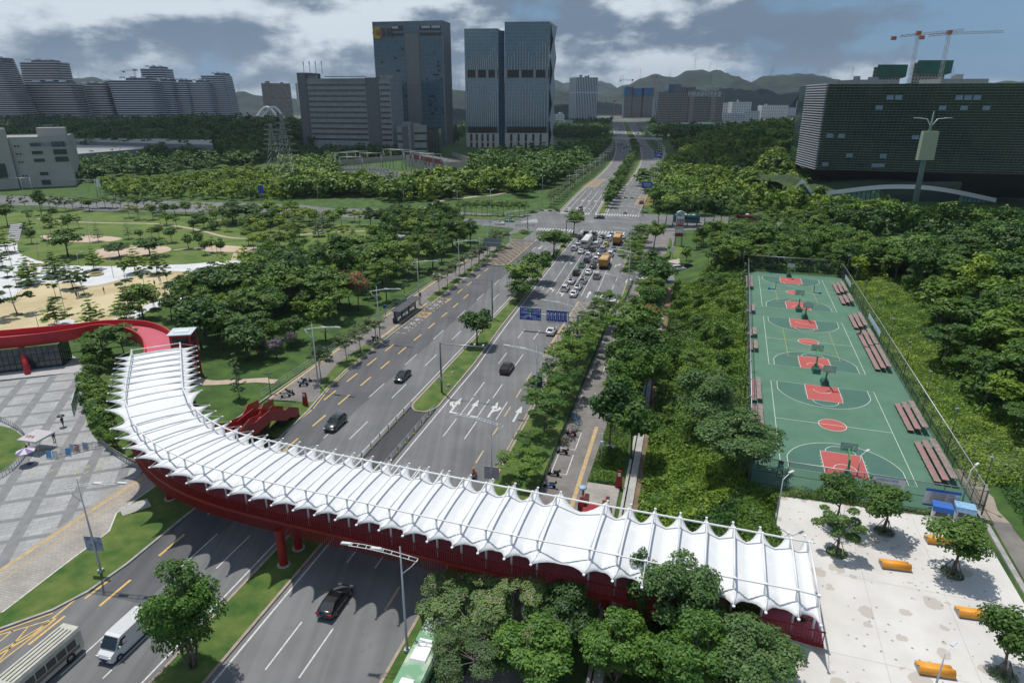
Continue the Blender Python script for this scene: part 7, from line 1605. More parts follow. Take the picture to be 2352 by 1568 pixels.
mb=MB();mb.add([v for p in PP for v in((p.x-nb.x*1.4,p.y-nb.y*1.4,p.z+.02),(p.x+nb.x*8,p.y+nb.y*8,p.z+1.2),(p.x+nb.x*40,p.y+nb.y*40,p.z*.6+3))],[(3*i+j,3*i+1+j,3*i+4+j,3*i+3+j)for i in range(len(PP)-1)for j in range(2)]);mb.build('planted_roof',mat('roof_planting',(.02,.045,.015),.95,c2=(.04,.07,.02),scale=.3),pd,True)
p=PP[0];o=link('glass_front',None,pd)if False else None
an=math.atan2(dr_.y,dr_.x);mb=MB();L0=PP[0];vs=[]
for p in PP:s_=(V2(p)-V2(L0)).dot(dr_);vs+=[(s_,0,0),(s_,0,p.z-1.2)]
mb.add(vs,[(2*i,2*i+2,2*i+3,2*i+1)for i in range(len(PP)-1)]);o=link('glass_front',mb.mesh('glass_front',G_pod),pd);o.location=(L0.x-pd.location.x,L0.y-pd.location.y,0);o.rotation_euler=(0,0,an)
wall('entrance',M_bglass,pd,V2(L0)+dr_*(V2(onpod(1080,1400))-V2(L0)).dot(dr_),V2(L0)+dr_*(V2(onpod(1620,1400))-V2(L0)).dot(dr_),0,11,.4)
MB().sheet([V2(A('x',*p,0))for p in((200,1320),(420,1325),(620,1440),(1900,1440),(1900,1520),(640,1520),(600,1450),(380,1420),(360,1450),(220,1400))],.05).struct('forecourt',mat('forecourt_paving',(.50,.46,.43),.85,c2=(.58,.55,.52),scale=.1))
t=thing('banner_mast','very tall grey mast with a pale banner box in front of the glass building','mast',A('x',1310,1480,5));H_=0
p=t.location;z1=atY('x',1475,775,p.y).z-p.z;zb0=atY('x',1400,1115,p.y).z-p.z;zb1=atY('x',1445,915,p.y).z-p.z
mb=MB();mb.tube([(0,0,0),(0,0,zb0),(0,0,z1-6),(0,0,z1)],[1.15,.9,.5,.1],12);mb.build('pole',mat('mast_green_grey',(.16,.21,.20),.5),t);mb=MB();mb.box((0,-.4,(zb0+zb1)/2),(6.2,2.0,zb1-zb0),0,.95);mb.build('banner_box',mat('banner_pale_green',(.36,.40,.28),.6),t)
for s_ in(-1,1):mb=MB();mb.tube([(0,0,zb1+1.5),(s_*2,0,zb1+4.5),(s_*6.5,-.3,zb1+4.9)],[.2,.16,.1],6);mb.box((s_*6,-.3,zb1+4.9),(2.6,.8,.2));mb.build('lamp_arm',M_wst,t)
def site(label,x0,x1,yt,yn,Y):
 zt_=atY('x',x0,yt,Y).z;zn=atY('x',x0,yn,Y).z;a2,b2=atY('x',x0+6,yn,Y),atY('x',x1-6,yn,Y);tb,P=block('unfinished_tower',label,[a2,b2,V2(b2)+Vector((19,34)),V2(a2)+Vector((19,34))],0,zt_-2,grid('bare_tower',(.05,.05,.05),(.10,.095,.09),(.33,.31,.28),3.0,3.0,.8,.8,spec=.2));cx=(a2.x+b2.x)/2+3;w2=(b2.x-a2.x)
 mb=MB();mb.prism([(cx-w2/2-1,Y-2.5),(cx+w2/2+1,Y-2.5),(cx+w2/2+20,Y+37),(cx-w2/2+20,Y+37)],zn-3,zt_);mb.build('scaffold_net',M_netg,tb,True);return tb
site('unfinished tower wrapped in green netting at the top, left one',1025,1230,452,512,640);site('unfinished tower wrapped in green netting at the top, right one',1305,1545,422,487,640)
for xl,xr,yt,l in((895,1200,556,'white roof parapet showing above the glass building, left of the cranes'),(1490,1820,550,'white roof storey showing above the glass building, right of the cranes')):rect('apartment_block',l,'x',xl,xr,yt,640,560,M_conc,30,0,3)
M_cr=mat('crane_white',(.48,.46,.44),.6);M_cro=mat('crane_orange',(.42,.13,.05),.6)
def crane(label,t,bx,by,tx,ty,jl,jr,Y,m1,m2,w_=1.6,lean=0):
 b0=atY(t,bx,by,Y);tp=atY(t,tx,ty,Y);th=thing('tower_crane',label,'crane',(b0.x,Y,0));b0.z=0;L=atY(t,*jl,Y);Rr=atY(t,*jr,Y);x0=b0.x
 def lat(p,q,w_,n,m,nm,r_=.16):
  mb=MB();p,q=Vector(p),Vector(q);d=(q-p).normalized();u=Vector((0,1,0));v=d.cross(u).normalized()
  for a in(-1,1):
   for b in(-1,1):mb.beam(p+u*a*w_/2+v*b*w_/2,q+u*a*w_/2+v*b*w_/2,r_*1.4,r_*1.4)
  for i in range(n):
   a0=p.lerp(q,i/n);a1=p.lerp(q,(i+1)/n)
   for u_ in(-1,1):s_=1 if i%2 else-1;mb.beam(a0+u*u_*w_/2+v*s_*w_/2,a1+u*u_*w_/2-v*s_*w_/2,r_,r_)
  mb.build(nm,m,th,True)
 tp=Vector((x0,Y,tp.z));lat((x0,Y,0),tp,w_,30,m1,'mast');lat((x0,Y,tp.z+.5),(Rr.x+(x0-atY(t,tx,ty,Y).x),Y,Rr.z),w_*.7,22,m1,'jib');lat((x0,Y,tp.z+.5),(L.x+(x0-atY(t,tx,ty,Y).x),Y,L.z),w_*.7,7,m2,'counter_jib')
 mb=MB();mb.box((x0,Y,tp.z+1.6),(w_*1.5,w_*1.5,3));mb.build('cab',m2,th,True);mb=MB();mb.box((L.x+3,Y,L.z-1.5),(4,2,3));mb.build('counterweight',M_cro,th,True);return th
crane('white and red tower crane, left one of the pair above the glass building','x',1283,575,1283,245,(1155,255),(1600,210),640,M_cr,M_cro,2.2);crane('tower crane with longest jib, right one of the pair above the glass building','x',1492,575,1492,240,(1350,250),(1868,222),625,M_cr,M_cro,2.2)
crane('small orange tower crane above the banded curved blocks','a',918,560,918,475,(820,478),(940,472),1500,M_cro,M_cr,3);crane('orange tower crane above the blue-netted towers','c',632,500,632,240,(545,235),(640,238),1850,M_cro,M_cro,3);crane('orange luffing crane right of the blue-netted towers','c',812,500,812,215,(790,205),(820,212),1850,M_cro,M_cro,3);crane('low orange crane far left of the blue-netted towers','c',497,540,497,408,(430,405),(520,402),1700,M_cro,M_cro,3)
# mountains
M_mt=mat('mountain_forest',(.008,.020,.022),.95,c2=(.022,.048,.032),scale=.005,detail=14,bump=1.0,bscale=.02,contrast=(.45,.62))
def ridge(name,pts,Y,depth,t='c',zb=-5,seed=0,m=None):
 r_=np.random.default_rng(seed);top=[atY(t,x,y,Y)for x,y in pts];xs=np.linspace(top[0].x,top[-1].x,150);zs=np.interp(xs,[p.x for p in top],[p.z for p in top]);zs=zs+(np.sin(xs*.031+seed)+np.sin(xs*.073+1)+np.sin(xs*.017+2))*Y*.0009;ny=46;vs=[]
 ph=r_.random(8)*6
 for j in range(ny):
  f=j/(ny-1);y=Y-depth*(.86-f)
  for i,x in enumerate(xs):
   e=(f/.86)**1.7 if f<=.86 else 1-(f-.86)/.14*.6
   nz_=sum(math.sin(x*.011*(k+1)+ph[k]+y*.007*(k+1.3))/(k+1)for k in range(5))*.10+sum(math.sin(x*.05*(k+1)+ph[k]*2+y*.03*(k+1.3))/(k+1)for k in range(3))*.05;rid=abs(math.sin(x*.0062+ph[2]+.9*math.sin(y*.002)))*.16*(1-f)
   z=zb+(zs[i]-zb)*max(0,e*(1-.35*rid)+nz_*(e*(1-e))*2.2-rid*e*.6);vs.append((x*(1-(1-f)*depth/Y*0.0),y,z))
 n=150;I=np.arange((n-1)*(ny-1));a=(I//(n-1))*n+I%(n-1);o=link(name,np_mesh(name,np.array(vs),np.stack([a,a+1,a+n+1,a+n],1),m or M_mt,True));o['kind']='structure'
ridge('mountain',[(-900,345),(-200,330),(30,300),(120,296),(200,310),(420,330),(560,282),(700,225),(800,190),(850,182),(900,188),(960,200),(1060,160),(1120,148),(1165,146),(1230,158),(1300,152),(1340,165),(1420,210),(1500,258),(1550,252),(1640,215),(1730,195),(1850,184),(1960,182),(2030,172),(2100,190),(2260,255),(2500,300),(3200,350)],3900,2100,seed=3)
ridge('mountain',[(-300,250),(-100,246),(20,240),(120,248),(200,238),(360,245),(500,272),(700,330)],5600,1500,seed=4)
ridge('hill',[(-200,500),(60,492),(150,488),(300,520),(420,545),(520,512),(600,510),(700,520),(800,560),(1000,600),(1300,640),(1560,628),(1640,620),(1760,640),(1990,660),(2150,650),(2400,700)],2900,1100,'a',seed=5)
ridge('hill',[(1185,600),(1280,600),(1500,650),(1900,590),(2010,600)],1900,700,'b',seed=6);ridge('hill',[(560,640),(900,600),(1500,572),(1900,562),(2060,566),(2600,570)],2600,900,'x',seed=7)
for i,(t_,x,yb,yt,Y)in enumerate((('c',1132,150,62,3850),('c',1250,158,98,3850),('c',1303,155,118,3850),('c',705,225,150,3850),('c',568,280,192,3600),('c',545,285,200,3600),('c',938,200,165,3850),('c',1742,195,122,3850),('c',1726,198,140,3850),('c',1983,180,140,3850),('c',2007,175,128,3850),('c',2102,195,155,3850),('c',2170,230,160,3850),('x',872,578,470,1500),('x',1285,580,478,1500),('x',1572,560,465,1500),('a',118,500,410,2800),('a',627,520,452,2800),('a',537,520,478,2800),('a',1612,630,570,2800),('b',1240,600,520,1900),('c',86,300,250,3000),('c',860,300,220,2900),('c',1262,250,175,3000))):
 p=atY(t_,x,yb+25,Y);H_=atY(t_,x,yt,Y).z-p.z;pylon('ridge_pylon','small grey power pylon standing on the skyline ridge',p,H_,H_*.24,3,'pylons along the hills',None,.012*H_)
def PX(t,*p):return[V2(A(t,*q,0))for q in p]
BL=[L_dark,L_mid]
stuff_wood('woodland',PX('a',(150,930),(300,900),(680,870),(1100,850),(1900,860),(2040,880),(2040,930),(1400,950),(700,930),(300,960)),420,7,(8,13),.085,150,[L_dark],'dark woodland in front of the far viaduct at the left',71)
stuff_wood('woodland',PX('a',(180,820),(700,850),(1100,835),(1700,838),(1700,870),(1100,870),(600,880),(100,880)),260,10,(12,20),.085,120,[L_dark],'far dark woodland below the banded blocks',72)
stuff_wood('tree_belt',PX('a',(430,1245),(700,1215),(1150,1190),(1640,1130),(2030,1050),(2035,1000),(1450,1010),(1000,1080),(500,1140),(420,1200)),190,6.0,(8,11),.06,420,[L_mid],'thick belt of green trees between the factory and the bamboo park',73,wide=1.15)
stuff_wood('bamboo_thicket',PX('a',(700,1250),(1200,1215),(1700,1160),(1950,1180),(1950,1350),(1300,1345),(800,1325),(690,1290)),260,6,(4,7),.07,260,[L_mid,L_bri,L_bri],'bright bamboo and shrub thicket in the park behind the cross street',74)
stuff_wood('woodland',PX('b',(170,1060),(860,1040),(870,1075),(480,1105),(250,1120)),110,7,(6,9),.07,220,BL,'wood in front of the grey office slab',75)
stuff_wood('bamboo_thicket',PX('b',(60,1330),(60,1130),(260,1150),(400,1270),(850,1270),(1200,1230),(1600,1200),(1700,1330),(1480,1290),(1150,1335),(900,1370),(600,1325),(300,1330)),300,5.5,(7,11),.06,320,[L_mid,L_mid,L_bri],'bamboo and trees in front of the substation',76)
stuff_wood('woodland',PX('b',(1290,1150),(1420,1080),(1900,1060),(2250,960),(2260,1000),(2100,1120),(1900,1240),(1650,1300),(1500,1200)),230,6.5,(7,13),.06,300,BL,'wood between the twin towers and the main road',77)
stuff_wood('woodland',PX('b',(1190,880),(1270,880),(1270,960),(1190,1000)),25,7,(8,13),.08,200,BL,'trees seen between the tall tower and the twin towers',78)
stuff_wood('woodland',[R(-12,310),Vector((75,400)),Vector((110,470)),Vector((140,560)),Vector((170,720)),Vector((250,800)),Vector((300,700)),Vector((290,520)),Vector((230,400)),Vector((150,350)),R(60,312),R(8,305)],900,7.0,(6.5,11),.065,260,[L_mid,L_mid,L_bri,L_dark],'green wooded park rising to the right of the far road',79)
stuff_wood('woodland',[Vector((200,800)),Vector((330,640)),Vector((420,700)),Vector((420,900)),Vector((280,1000)),Vector((200,900))],200,11,(13,20),.075,200,[L_dark],'dark wooded knoll left of the glass building',80)
stuff_wood('woodland',PX('c',(60,700),(450,690),(470,640),(240,600),(60,600)),160,9,(8,13),.08,160,BL,'wood left of the far footbridge',81)
stuff_wood('woodland',[Vector((175,860)),Vector((300,1500)),Vector((420,1500)),Vector((330,1000)),Vector((240,820))],220,11,(9,15),.08,140,BL,'trees right of the farthest road',82);stuff_wood('woodland',[Vector((100,830)),Vector((215,1500)),Vector((90,1500)),Vector((40,1000)),Vector((60,820))],200,11,(9,14),.08,140,BL,'trees left of the farthest road',83)
stuff_wood('woodland',PX('x',(1700,1330),(2084,1330),(2084,1210),(1700,1215)),70,9,(7,10),.07,220,[L_bri,L_mid],'light green trees seen through the gap under the glass building',84)
stuff_wood('woodland',PX('a',(-100,830),(200,850),(160,900),(-100,900)),60,11,(14,20),.08,160,[L_dark],'dark trees behind the factory at the left edge',85)
stuff_wood('woodland',[Vector((-330+250*math.cos(a),765+170*math.sin(a)))for a in np.linspace(0,6.0,20)],560,9,(9,14),.1,170,[L_dark,L_dark,L_mid],'dark woodland on the rise behind the warehouses',86)
stuff_wood('woodland',PX('a',(1430,1000),(2040,960),(2050,1050),(1700,1120),(1640,1130),(1450,1060)),150,7,(7,10),.1,220,BL,'green trees around the power pylons',87)
stuff_wood('woodland',PX('b',(150,1140),(420,1130),(380,1230),(60,1260),(60,1140)),90,6,(7,11),.1,300,BL,'trees left of the substation',88)
stuff_wood('woodland',[R(30,304),R(78,300),R(88,330),R(60,330)],60,7,(5,8),.1,220,[L_mid,L_bri],'trees between the cross street and the hill park',89)
stuff_wood('woodland',PX('x',(560,1560),(1100,1575),(2084,1560),(2300,1560),(2300,1720),(1200,1700),(560,1680)),190,5,(5,7),.1,300,[L_mid,L_mid,L_bri,L_dark],'broad green wood in front of the glass podium',90)
stuff_wood('woodland',[K(34,112),K(60,118),K(110,95),K(150,140),K(110,165),K(60,180),K(44,150)],190,6.5,(6,8.5),.1,330,[L_mid,L_mid,L_dark],'dense green wood on the rise between the courts and the glass building',91)
# vehicles (front toward +Y)
M_tyre=mat('tyre',(.012,.012,.013),.8);M_rim=mat('wheel_rim',(.35,.36,.37),.3,metal=.8);M_cglass=mat('car_glass',(.012,.016,.02),.06,spec=.9);M_lamp=mat('headlamp',(.6,.62,.62),.1);M_tail=mat('tail_lamp',(.35,.01,.01),.2)
M_plb=mat('plate_blue',(.02,.05,.35),.5);M_trim=mat('car_trim',(.02,.02,.022),.6)
def paint(n,c,metal=.0):return mat('paint_'+n,c,.22,coat=1.0,metal=metal)
PW=paint('white',(.66,.67,.68));PBk=paint('black',(.008,.009,.011));PGr=paint('grey',(.07,.075,.085),.3);PSi=paint('silver',(.36,.38,.40),.3);PGn=paint('green',(.16,.42,.22));PYg=paint('lime',(.48,.50,.04));PBl=paint('blue',(.03,.12,.36));PBe=paint('beige',(.36,.33,.26));PPu=paint('plum',(.035,.015,.04));PRd=paint('red',(.28,.02,.02));PTe=paint('teal',(.02,.16,.22));PDk=paint('dark_teal',(.012,.022,.026))
def car(cat,body,L=4.7,W_=1.82,hood=.92,belt=.98,roof=1.45,A0=.95,A1=.25,B1=-1.15,B0=-1.95,roofm=None,wr=.33,boot=1.02,wheel=True,rails=False,pan=False):
 t=thing({'sedan':'sedan_car','suv':'suv_car','taxi':'taxi','minivan':'minivan','car':'parked_car'}[cat],'x',cat if cat in('taxi','minivan')else 'car');h=L/2;w_=W_/2;mb=MB();mb.sm=True
 st=[(h,.72,.34,.58),(h-.12,.86,.24,.70),(h-.55,.97,.20,hood-.10),(A0+.05,1.0,.20,hood+.03),(0,1.0,.20,belt),(B1,1.0,.20,belt+.03),(B0,.99,.22,boot),(-h+.18,.93,.25,boot-.03),(-h,.80,.36,boot-.22)]
 vs=[]
 for y,k,zb,zs in st:vs+=[(-w_*k*.93,y,zb),(-w_*k,y,zb+.14),(-w_*k,y,(zb+zs)/2+.05),(-w_*k*.94,y,zs-.07),(-w_*k*.82,y,zs),(w_*k*.82,y,zs),(w_*k*.94,y,zs-.07),(w_*k,y,(zb+zs)/2+.05),(w_*k,y,zb+.14),(w_*k*.93,y,zb)]
 n=10;fs=[(i*n+j,i*n+(j+1)%n,(i+1)*n+(j+1)%n,(i+1)*n+j)for i in range(len(st)-1)for j in range(n)]+[tuple(range(n-1,-1,-1)),tuple((len(st)-1)*n+j for j in range(n))]
 mb.add(vs,fs);mb.build('body',body,t)
 kw=w_*.80;kr=w_*.66;zr=roof;cab=MB();P=[(A0,hood),(A1,zr-.05),((A1+B1)/2,zr),(B1,zr-.06),(B0,boot)];vs=[]
 for(y,z),k in zip(P,(kw,kr,kr*1.02,kr,kw)):vs+=[(-k,y,z),(k,y,z)]
 bl=[(-kw*1.02,A0,hood-.02),(kw*1.02,A0,hood-.02),(-kw*1.05,A1,belt-.03),(kw*1.05,A1,belt-.03),(-kw*1.05,B1,belt-.02),(kw*1.05,B1,belt-.02),(-kw,B0,boot-.03),(kw,B0,boot-.03)]
 cab.add(vs+bl,[(0,1,3,2),(6,7,9,8),(0,2,12),(10,0,12),(1,13,3),(11,13,1),(2,4,14,12),(3,13,15,5),(4,6,14),(5,15,7),(6,8,16,14),(7,15,17,9)]);cab.build('windows',M_cglass,t)
 rf=MB();rf.add([(-kr*.98,A1+.02,zr-.035),(kr*.98,A1+.02,zr-.035),(-kr,(A1+B1)/2,zr+.02),(kr,(A1+B1)/2,zr+.02),(-kr*.98,B1-.02,zr-.045),(kr*.98,B1-.02,zr-.045)],[(0,1,3,2),(2,3,5,4)])
 for s_ in(-1,1):
  rf.beam((s_*kw,A0+.02,hood),(s_*kr,A1,zr-.03),.09,.07);rf.beam((s_*kr,B1,zr-.04),(s_*kw,B0,boot),.11,.07);rf.beam((s_*(kr+.01),(A1+B1)/2,zr-.02),(s_*(kw*1.05+.01),(A1+B1)/2+.05,belt),.1,.03);rf.beam((s_*kr,A1,zr-.03),(s_*kr,B1,zr-.04),.07,.07)
 rf.build('roof',roofm or body,t)
 if pan:mb=MB();mb.box((0,(A1+B1)/2,zr+.04),(kr*1.5,abs(A1-B1)*.75,.03));mb.build('glass_roof_panel',M_cglass,t)
 for s_ in(-1,1):
  for y in(h-.85,-h+.9):
   o=MB();o.tube([(s_*(w_-.22),y,wr),(s_*(w_+.015),y,wr)],wr,14);o=o.build('wheel',M_tyre,t);r_=MB();r_.tube([(s_*(w_+.005),y,wr),(s_*(w_+.03),y,wr)],wr*.62,10);link('rim',r_.mesh('rim',M_rim),o)
  m=MB();m.box((s_*w_*.70,h-.16,.66),(.36,.22,.14));m.build('headlight',M_lamp,t);m=MB();m.box((s_*w_*.72,-h+.07,boot-.20),(.40,.16,.14));m.build('tail_light',M_tail,t);m=MB();m.box((s_*(w_*.98),A0-.25,belt+.06),(.18,.12,.12));m.build('wing_mirror',body,t)
 m=MB();m.box((0,-h+.01,.62),(.44,.04,.13));m.build('number_plate',M_plb,t);m=MB();m.box((0,h-.03,.5),(W_*.5,.1,.2));m.build('grille',M_trim,t)
 if cat=='taxi':m=MB();m.box((0,(A1+B1)/2,zr+.10),(.7,.22,.15),0,.8);m.build('roof_sign',mat('sign_pale',(.55,.57,.5),.4),t)
 return t
SED=dict();SUV=dict(L=4.65,W_=1.88,hood=1.05,belt=1.12,roof=1.68,A0=1.0,A1=.35,B1=-1.75,B0=-2.2,wr=.37,boot=1.14);MPV=dict(L=4.9,W_=1.88,hood=1.1,belt=1.15,roof=1.85,A0=1.55,A1=.95,B1=-2.2,B0=-2.38,wr=.33,boot=1.2);HAT=dict(L=4.3,W_=1.8,hood=.98,belt=1.03,roof=1.55,A0=1.0,A1=.3,B1=-1.45,B0=-2.0,boot=1.08)
CARP={}
def get_car(key,cat,pm,kw,**k2):
 if key not in CARP:d=dict(kw);d.update(k2);CARP[key]=Proto(car(cat,pm,**d))
 return CARP[key]
KD={'ws':('sedan',PW,SED),'wsp':('sedan',PW,SED,dict(pan=True)),'wu':('suv',PW,SUV),'wup':('suv',PW,SUV,dict(pan=True)),'bu':('suv',PBk,SUV),'bs':('sedan',PBk,SED),'gu':('suv',PGr,SUV),'gr':('suv',PGn,HAT,dict(roofm=PBk)),'pu':('suv',PPu,SUV),'tx':('taxi',PSi,SED,dict(roofm=PBl)),'bm':('minivan',PBe,MPV),'wm':('minivan',PW,MPV),'gm':('minivan',PSi,MPV),'yl':('suv',PYg,HAT),'gt':('taxi',PGn,HAT),'ds':('suv',PDk,SUV),'rm':('minivan',PW,MPV,dict(roofm=PW)),'rd':('suv',PRd,SUV)}
def putcar(k,p,rz,label,group=None):
 v=KD[k];return get_car(k,v[0],v[1],v[2],**(v[3]if len(v)>3 else{})).put(Vector((p.x,p.y,0)),rz,label,group)
def bus(label,body,L=11.5,W_=2.5,Hh=3.1,name='bus',roofm=None,stripe=None,small=False):
 t=thing(name,label,'bus');mb=MB();w_=W_/2;z0=.35;vs=[];ys=[(-L/2,.94),(-L/2+.25,1),(L/2-.4,1),(L/2,.9)]
 for y,k in ys:vs+=[(-w_*k,y,z0),(-w_*k,y,Hh-.35),(-w_*k*.88,y,Hh-.06),(w_*k*.88,y,Hh-.06),(w_*k,y,Hh-.35),(w_*k,y,z0)]
 mb.add(vs,[(i*6+j,i*6+(j+1)%6,(i+1)*6+(j+1)%6,(i+1)*6+j)for i in range(3)for j in range(6)]+[(5,4,3,2,1,0),(18,19,20,21,22,23)]);mb.build('body',body,t)
 nw=7 if not small else 5
 for s_ in(-1,1):
  for i in range(nw):y=-L/2+.7+(L-1.9)*(i+.5)/nw;m=MB();m.box((s_*(w_+.005),y,Hh*.58),(.03,(L-1.9)/nw-.12,Hh*.27));m.build('window',M_cglass,t)
  if stripe:m=MB();m.box((s_*(w_+.008),0,Hh*.34),(.02,L-.9,Hh*.13));m.build('stripe',stripe,t)
  for y in(L*.30,-L*.28):
   o=MB();o.tube([(s_*(w_-.3),y,.46),(s_*(w_+.02),y,.46)],.46,14);o=o.build('wheel',M_tyre,t);r_=MB();r_.tube([(s_*w_,y,.46),(s_*(w_+.035),y,.46)],.26,10);link('rim',r_.mesh('rim',M_rim),o)
 m=MB();m.box((0,L/2-.02,Hh*.58),(W_*.82,.12,Hh*.38));m.build('windscreen',M_cglass,t);m=MB();m.box((0,-L/2+.0,Hh*.66),(W_*.78,.06,Hh*.24));m.build('rear_window',M_cglass,t)
 for s_ in(-1,1):m=MB();m.box((s_*W_*.4,-L/2-.0,.8),(.18,.06,.5));m.build('tail_light',M_tail,t)
 if not small:m=MB();m.box((0,L*.1,Hh+.02),(W_*.62,2.6,.22),0,.9);m.build('air_conditioner',roofm or M_wst,t);m=MB();m.box((0,-L*.25,Hh+.0),(W_*.5,1.2,.16),0,.9);m.build('roof_hatch',roofm or M_wst,t)
 else:
  for x in(-.5,-.17,.17,.5):m=MB();m.box((x*W_*.6,0,Hh-.02),(.08,L*.84,.06));m.build('roof_rib',mat('rib_dirty',(.22,.21,.17),.8),t)
 return t
def truck(label):
 t=thing('dump_truck',label,'truck');cb=mat('truck_orange',(.42,.19,.03),.5,c2=(.30,.14,.03),scale=1.5);mb=MB();mb.box((0,3.6,1.75),(2.4,1.9,2.1),0,.95);mb.build('cab',cb,t)
 m=MB();m.box((0,4.56,2.05),(2.1,.06,.8));m.build('windscreen',M_cglass,t);m=MB();m.box((0,-.9,2.05),(2.5,6.6,1.9),0,1.03);m.build('dump_box',cb,t);m=MB();m.box((0,-.9,3.12),(2.5,6.6,.34),0,.9);m.box((0,1.9,3.45),(2.2,1.2,.35),0,.8);m.build('tarpaulin',mat('tarpaulin_tan',(.52,.33,.15),.7,c2=(.42,.27,.12),scale=1),t)
 m=MB();m.box((0,-4.24,2.1),(2.1,.06,1.4));m.box((0,-4.28,2.2),(1.5,.04,.7));m.build('tailgate',mat('tailgate_yellow',(.40,.24,.02),.6,c2=(.25,.14,.03),scale=2),t);m=MB();m.box((0,-.3,.85),(1.1,8.4,.35));m.build('chassis',M_trim,t)
 for y in(3.2,-2.0,-3.4):
  for s_ in(-1,1):o=MB();o.tube([(s_*.75,y,.52),(s_*1.24,y,.52)],.52,14);o.build('wheel',M_tyre,t)
 for s_ in(-1,1):m=MB();m.box((s_*1.0,-4.28,.95),(.3,.08,.22));m.build('tail_light',M_tail,t)
 return t
UP=-RA;DN=PI-RA
Q=[('ws',412,1345,'white sedan, last in the middle lane of the traffic queue'),('wsp',490,1215,'white sedan with dark roof panel just ahead of the last white sedan'),('wu',248,1243,'white suv, last in the left queue lane'),('wsp',365,1103,'white coupe-like car with black glass roof, second in the left queue lane'),('wup',585,1095,'white suv with dark sunroof beside the beige minivan'),('bu',465,945,'black suv in the left queue lane behind the green car'),('ws',692,932,'white sedan with green plate behind the black sedan in the queue'),('bm',843,1012,'beige minivan behind the lower orange dump truck'),('gr',568,803,'light green car with black roof in the traffic queue'),('bs',775,820,'black sedan left of the lower orange dump truck'),('pu',660,712,'dark plum suv just ahead of the light green car'),('wu',835,700,'white suv left of the lower dump truck cab'),('wu',690,620,'white suv ahead of the dark plum suv'),('tx',900,580,'blue-roofed silver taxi ahead of the white suv in the queue'),('wm',1095,603,'white minivan right of the lower dump truck'),('ws',558,543,'white sedan behind the white bus'),('gu',765,505,'dark grey suv behind the white and red van'),('gm',960,510,'silver minivan behind the lime car'),('tx',1155,498,'blue-roofed taxi behind the upper dump truck'),('wu',425,487,'white car in the leftmost queue lane'),('rm',838,425,'white van with red rear right of the white bus'),('yl',1018,412,'lime yellow car in the traffic queue'),('wsp',508,378,'white electric car left of the white bus'),('ws',900,350,'white sedan ahead of the white and red van'),('wm',1065,312,'white delivery minivan left of the upper dump truck'),('bs',790,300,'black sedan hidden beside the front of the white bus'),('bu',565,290,'black suv left of the front of the white bus'),('bu',650,205,'black suv first at the stop line in the left lane'),('bu',800,222,'black suv first at the stop line in the second lane'),('bs',950,268,'black sedan near the stop line in the middle lane'),('tx',1125,235,'blue-roofed taxi first at the stop line left of the upper truck'),('ws',1330,265,'white car hidden right of the upper dump truck')]
for k,x,y,l in Q:
 r,s=rs(A('q',x,y));L={'wm':4.9,'bm':4.9,'gm':4.9}.get(k,4.6);putcar(k,R(r,s+L/2),UP,l,'vehicles queueing at the traffic lights')
b_=bus('white city bus waiting in the traffic queue',mat('bus_white',(.56,.56,.54),.4),name='city_bus');r,s=rs(A('q',625,445));b_.location=R(r,s+5.8);b_.rotation_euler=(0,0,UP)
t=truck('orange dump truck with tan tarpaulin, lower one in the queue');r,s=rs(A('q',972,825));t.location=R(r,s+4.4);t.rotation_euler=(0,0,UP);TP=Proto(t);TP.used=True;r,s=rs(A('q',1215,387));TP.put(R(r,s+4.4),UP,'orange dump truck with tan tarpaulin, upper one near the stop line')
for k,p,rz,l in(('ws',A('g',665,1222),UP,'white sedan driving up to the queue below the blue signs'),('bu',A('v',1157,862),UP,'black suv driving away in the right carriageway'),('bs',A('l',330,1150),UP,'black sedan in the near right carriageway in the shadow of the bridge')):
 r,s=rs(p);putcar(k,R(r,s+2.3),rz,l)
for k,p,l in(('bs',A('k',1545,748),'black sedan coming toward the bridge in the left carriageway'),('ds',A('k',925,1192),'dark suv closest to the bridge in the left carriageway'),('gu',A('c',232,1262),'small grey car waiting at the far crossing')):
 r,s=rs(p);putcar(k,R(r,s+2.3),DN,l)
putcar('bs',A('c',385,1322),PI/2-.15,'black sedan crossing the middle of the junction');putcar('ws',A('f',1405,268),PI/2,'white sedan on the cross street beside the curving path');putcar('gt',A('f',2035,366),-PI/2-.2,'green taxi on the cross street left of the junction');putcar('ws',A('f',1952,386),-PI/2-.2,'white car beside the green taxi on the cross street');putcar('ws',A('e',932,202),-PI/2,'white car on the cross street at the left');putcar('rd',A('c',716,1205),UP,'dark red car in the yellow box beyond the junction')
putcar('wu',A('g',1820,632),R_(-78),'white suv leaving the side driveway');putcar('bu',A('g',1915,618),R_(-78),'black suv behind the white suv in the driveway');putcar('bs',A('f',1015,345),PI/2,'black car on the cross street half hidden by trees')
for i,(x,y)in enumerate(((1690,1105),(1710,1116),(1730,1128),(1752,1140),(1765,1152),(1775,1165),(1785,1180),(1800,1195),(1905,1150),(1880,1145))):putcar(('wu','ws','gu','bs','wu','ws','bs','gu','ws','wu')[i],A('c',x,y),PI/2+.3,'car parked in the row on the pale forecourt beside the glass podium','cars parked on the forecourt')
for i,(x,y)in enumerate(((2255,1240),(2235,1238))):putcar(('ws','bs')[i],A('c',x,y),PI/2,('white car parked by the podium front','dark blue car parked by the podium front')[i])
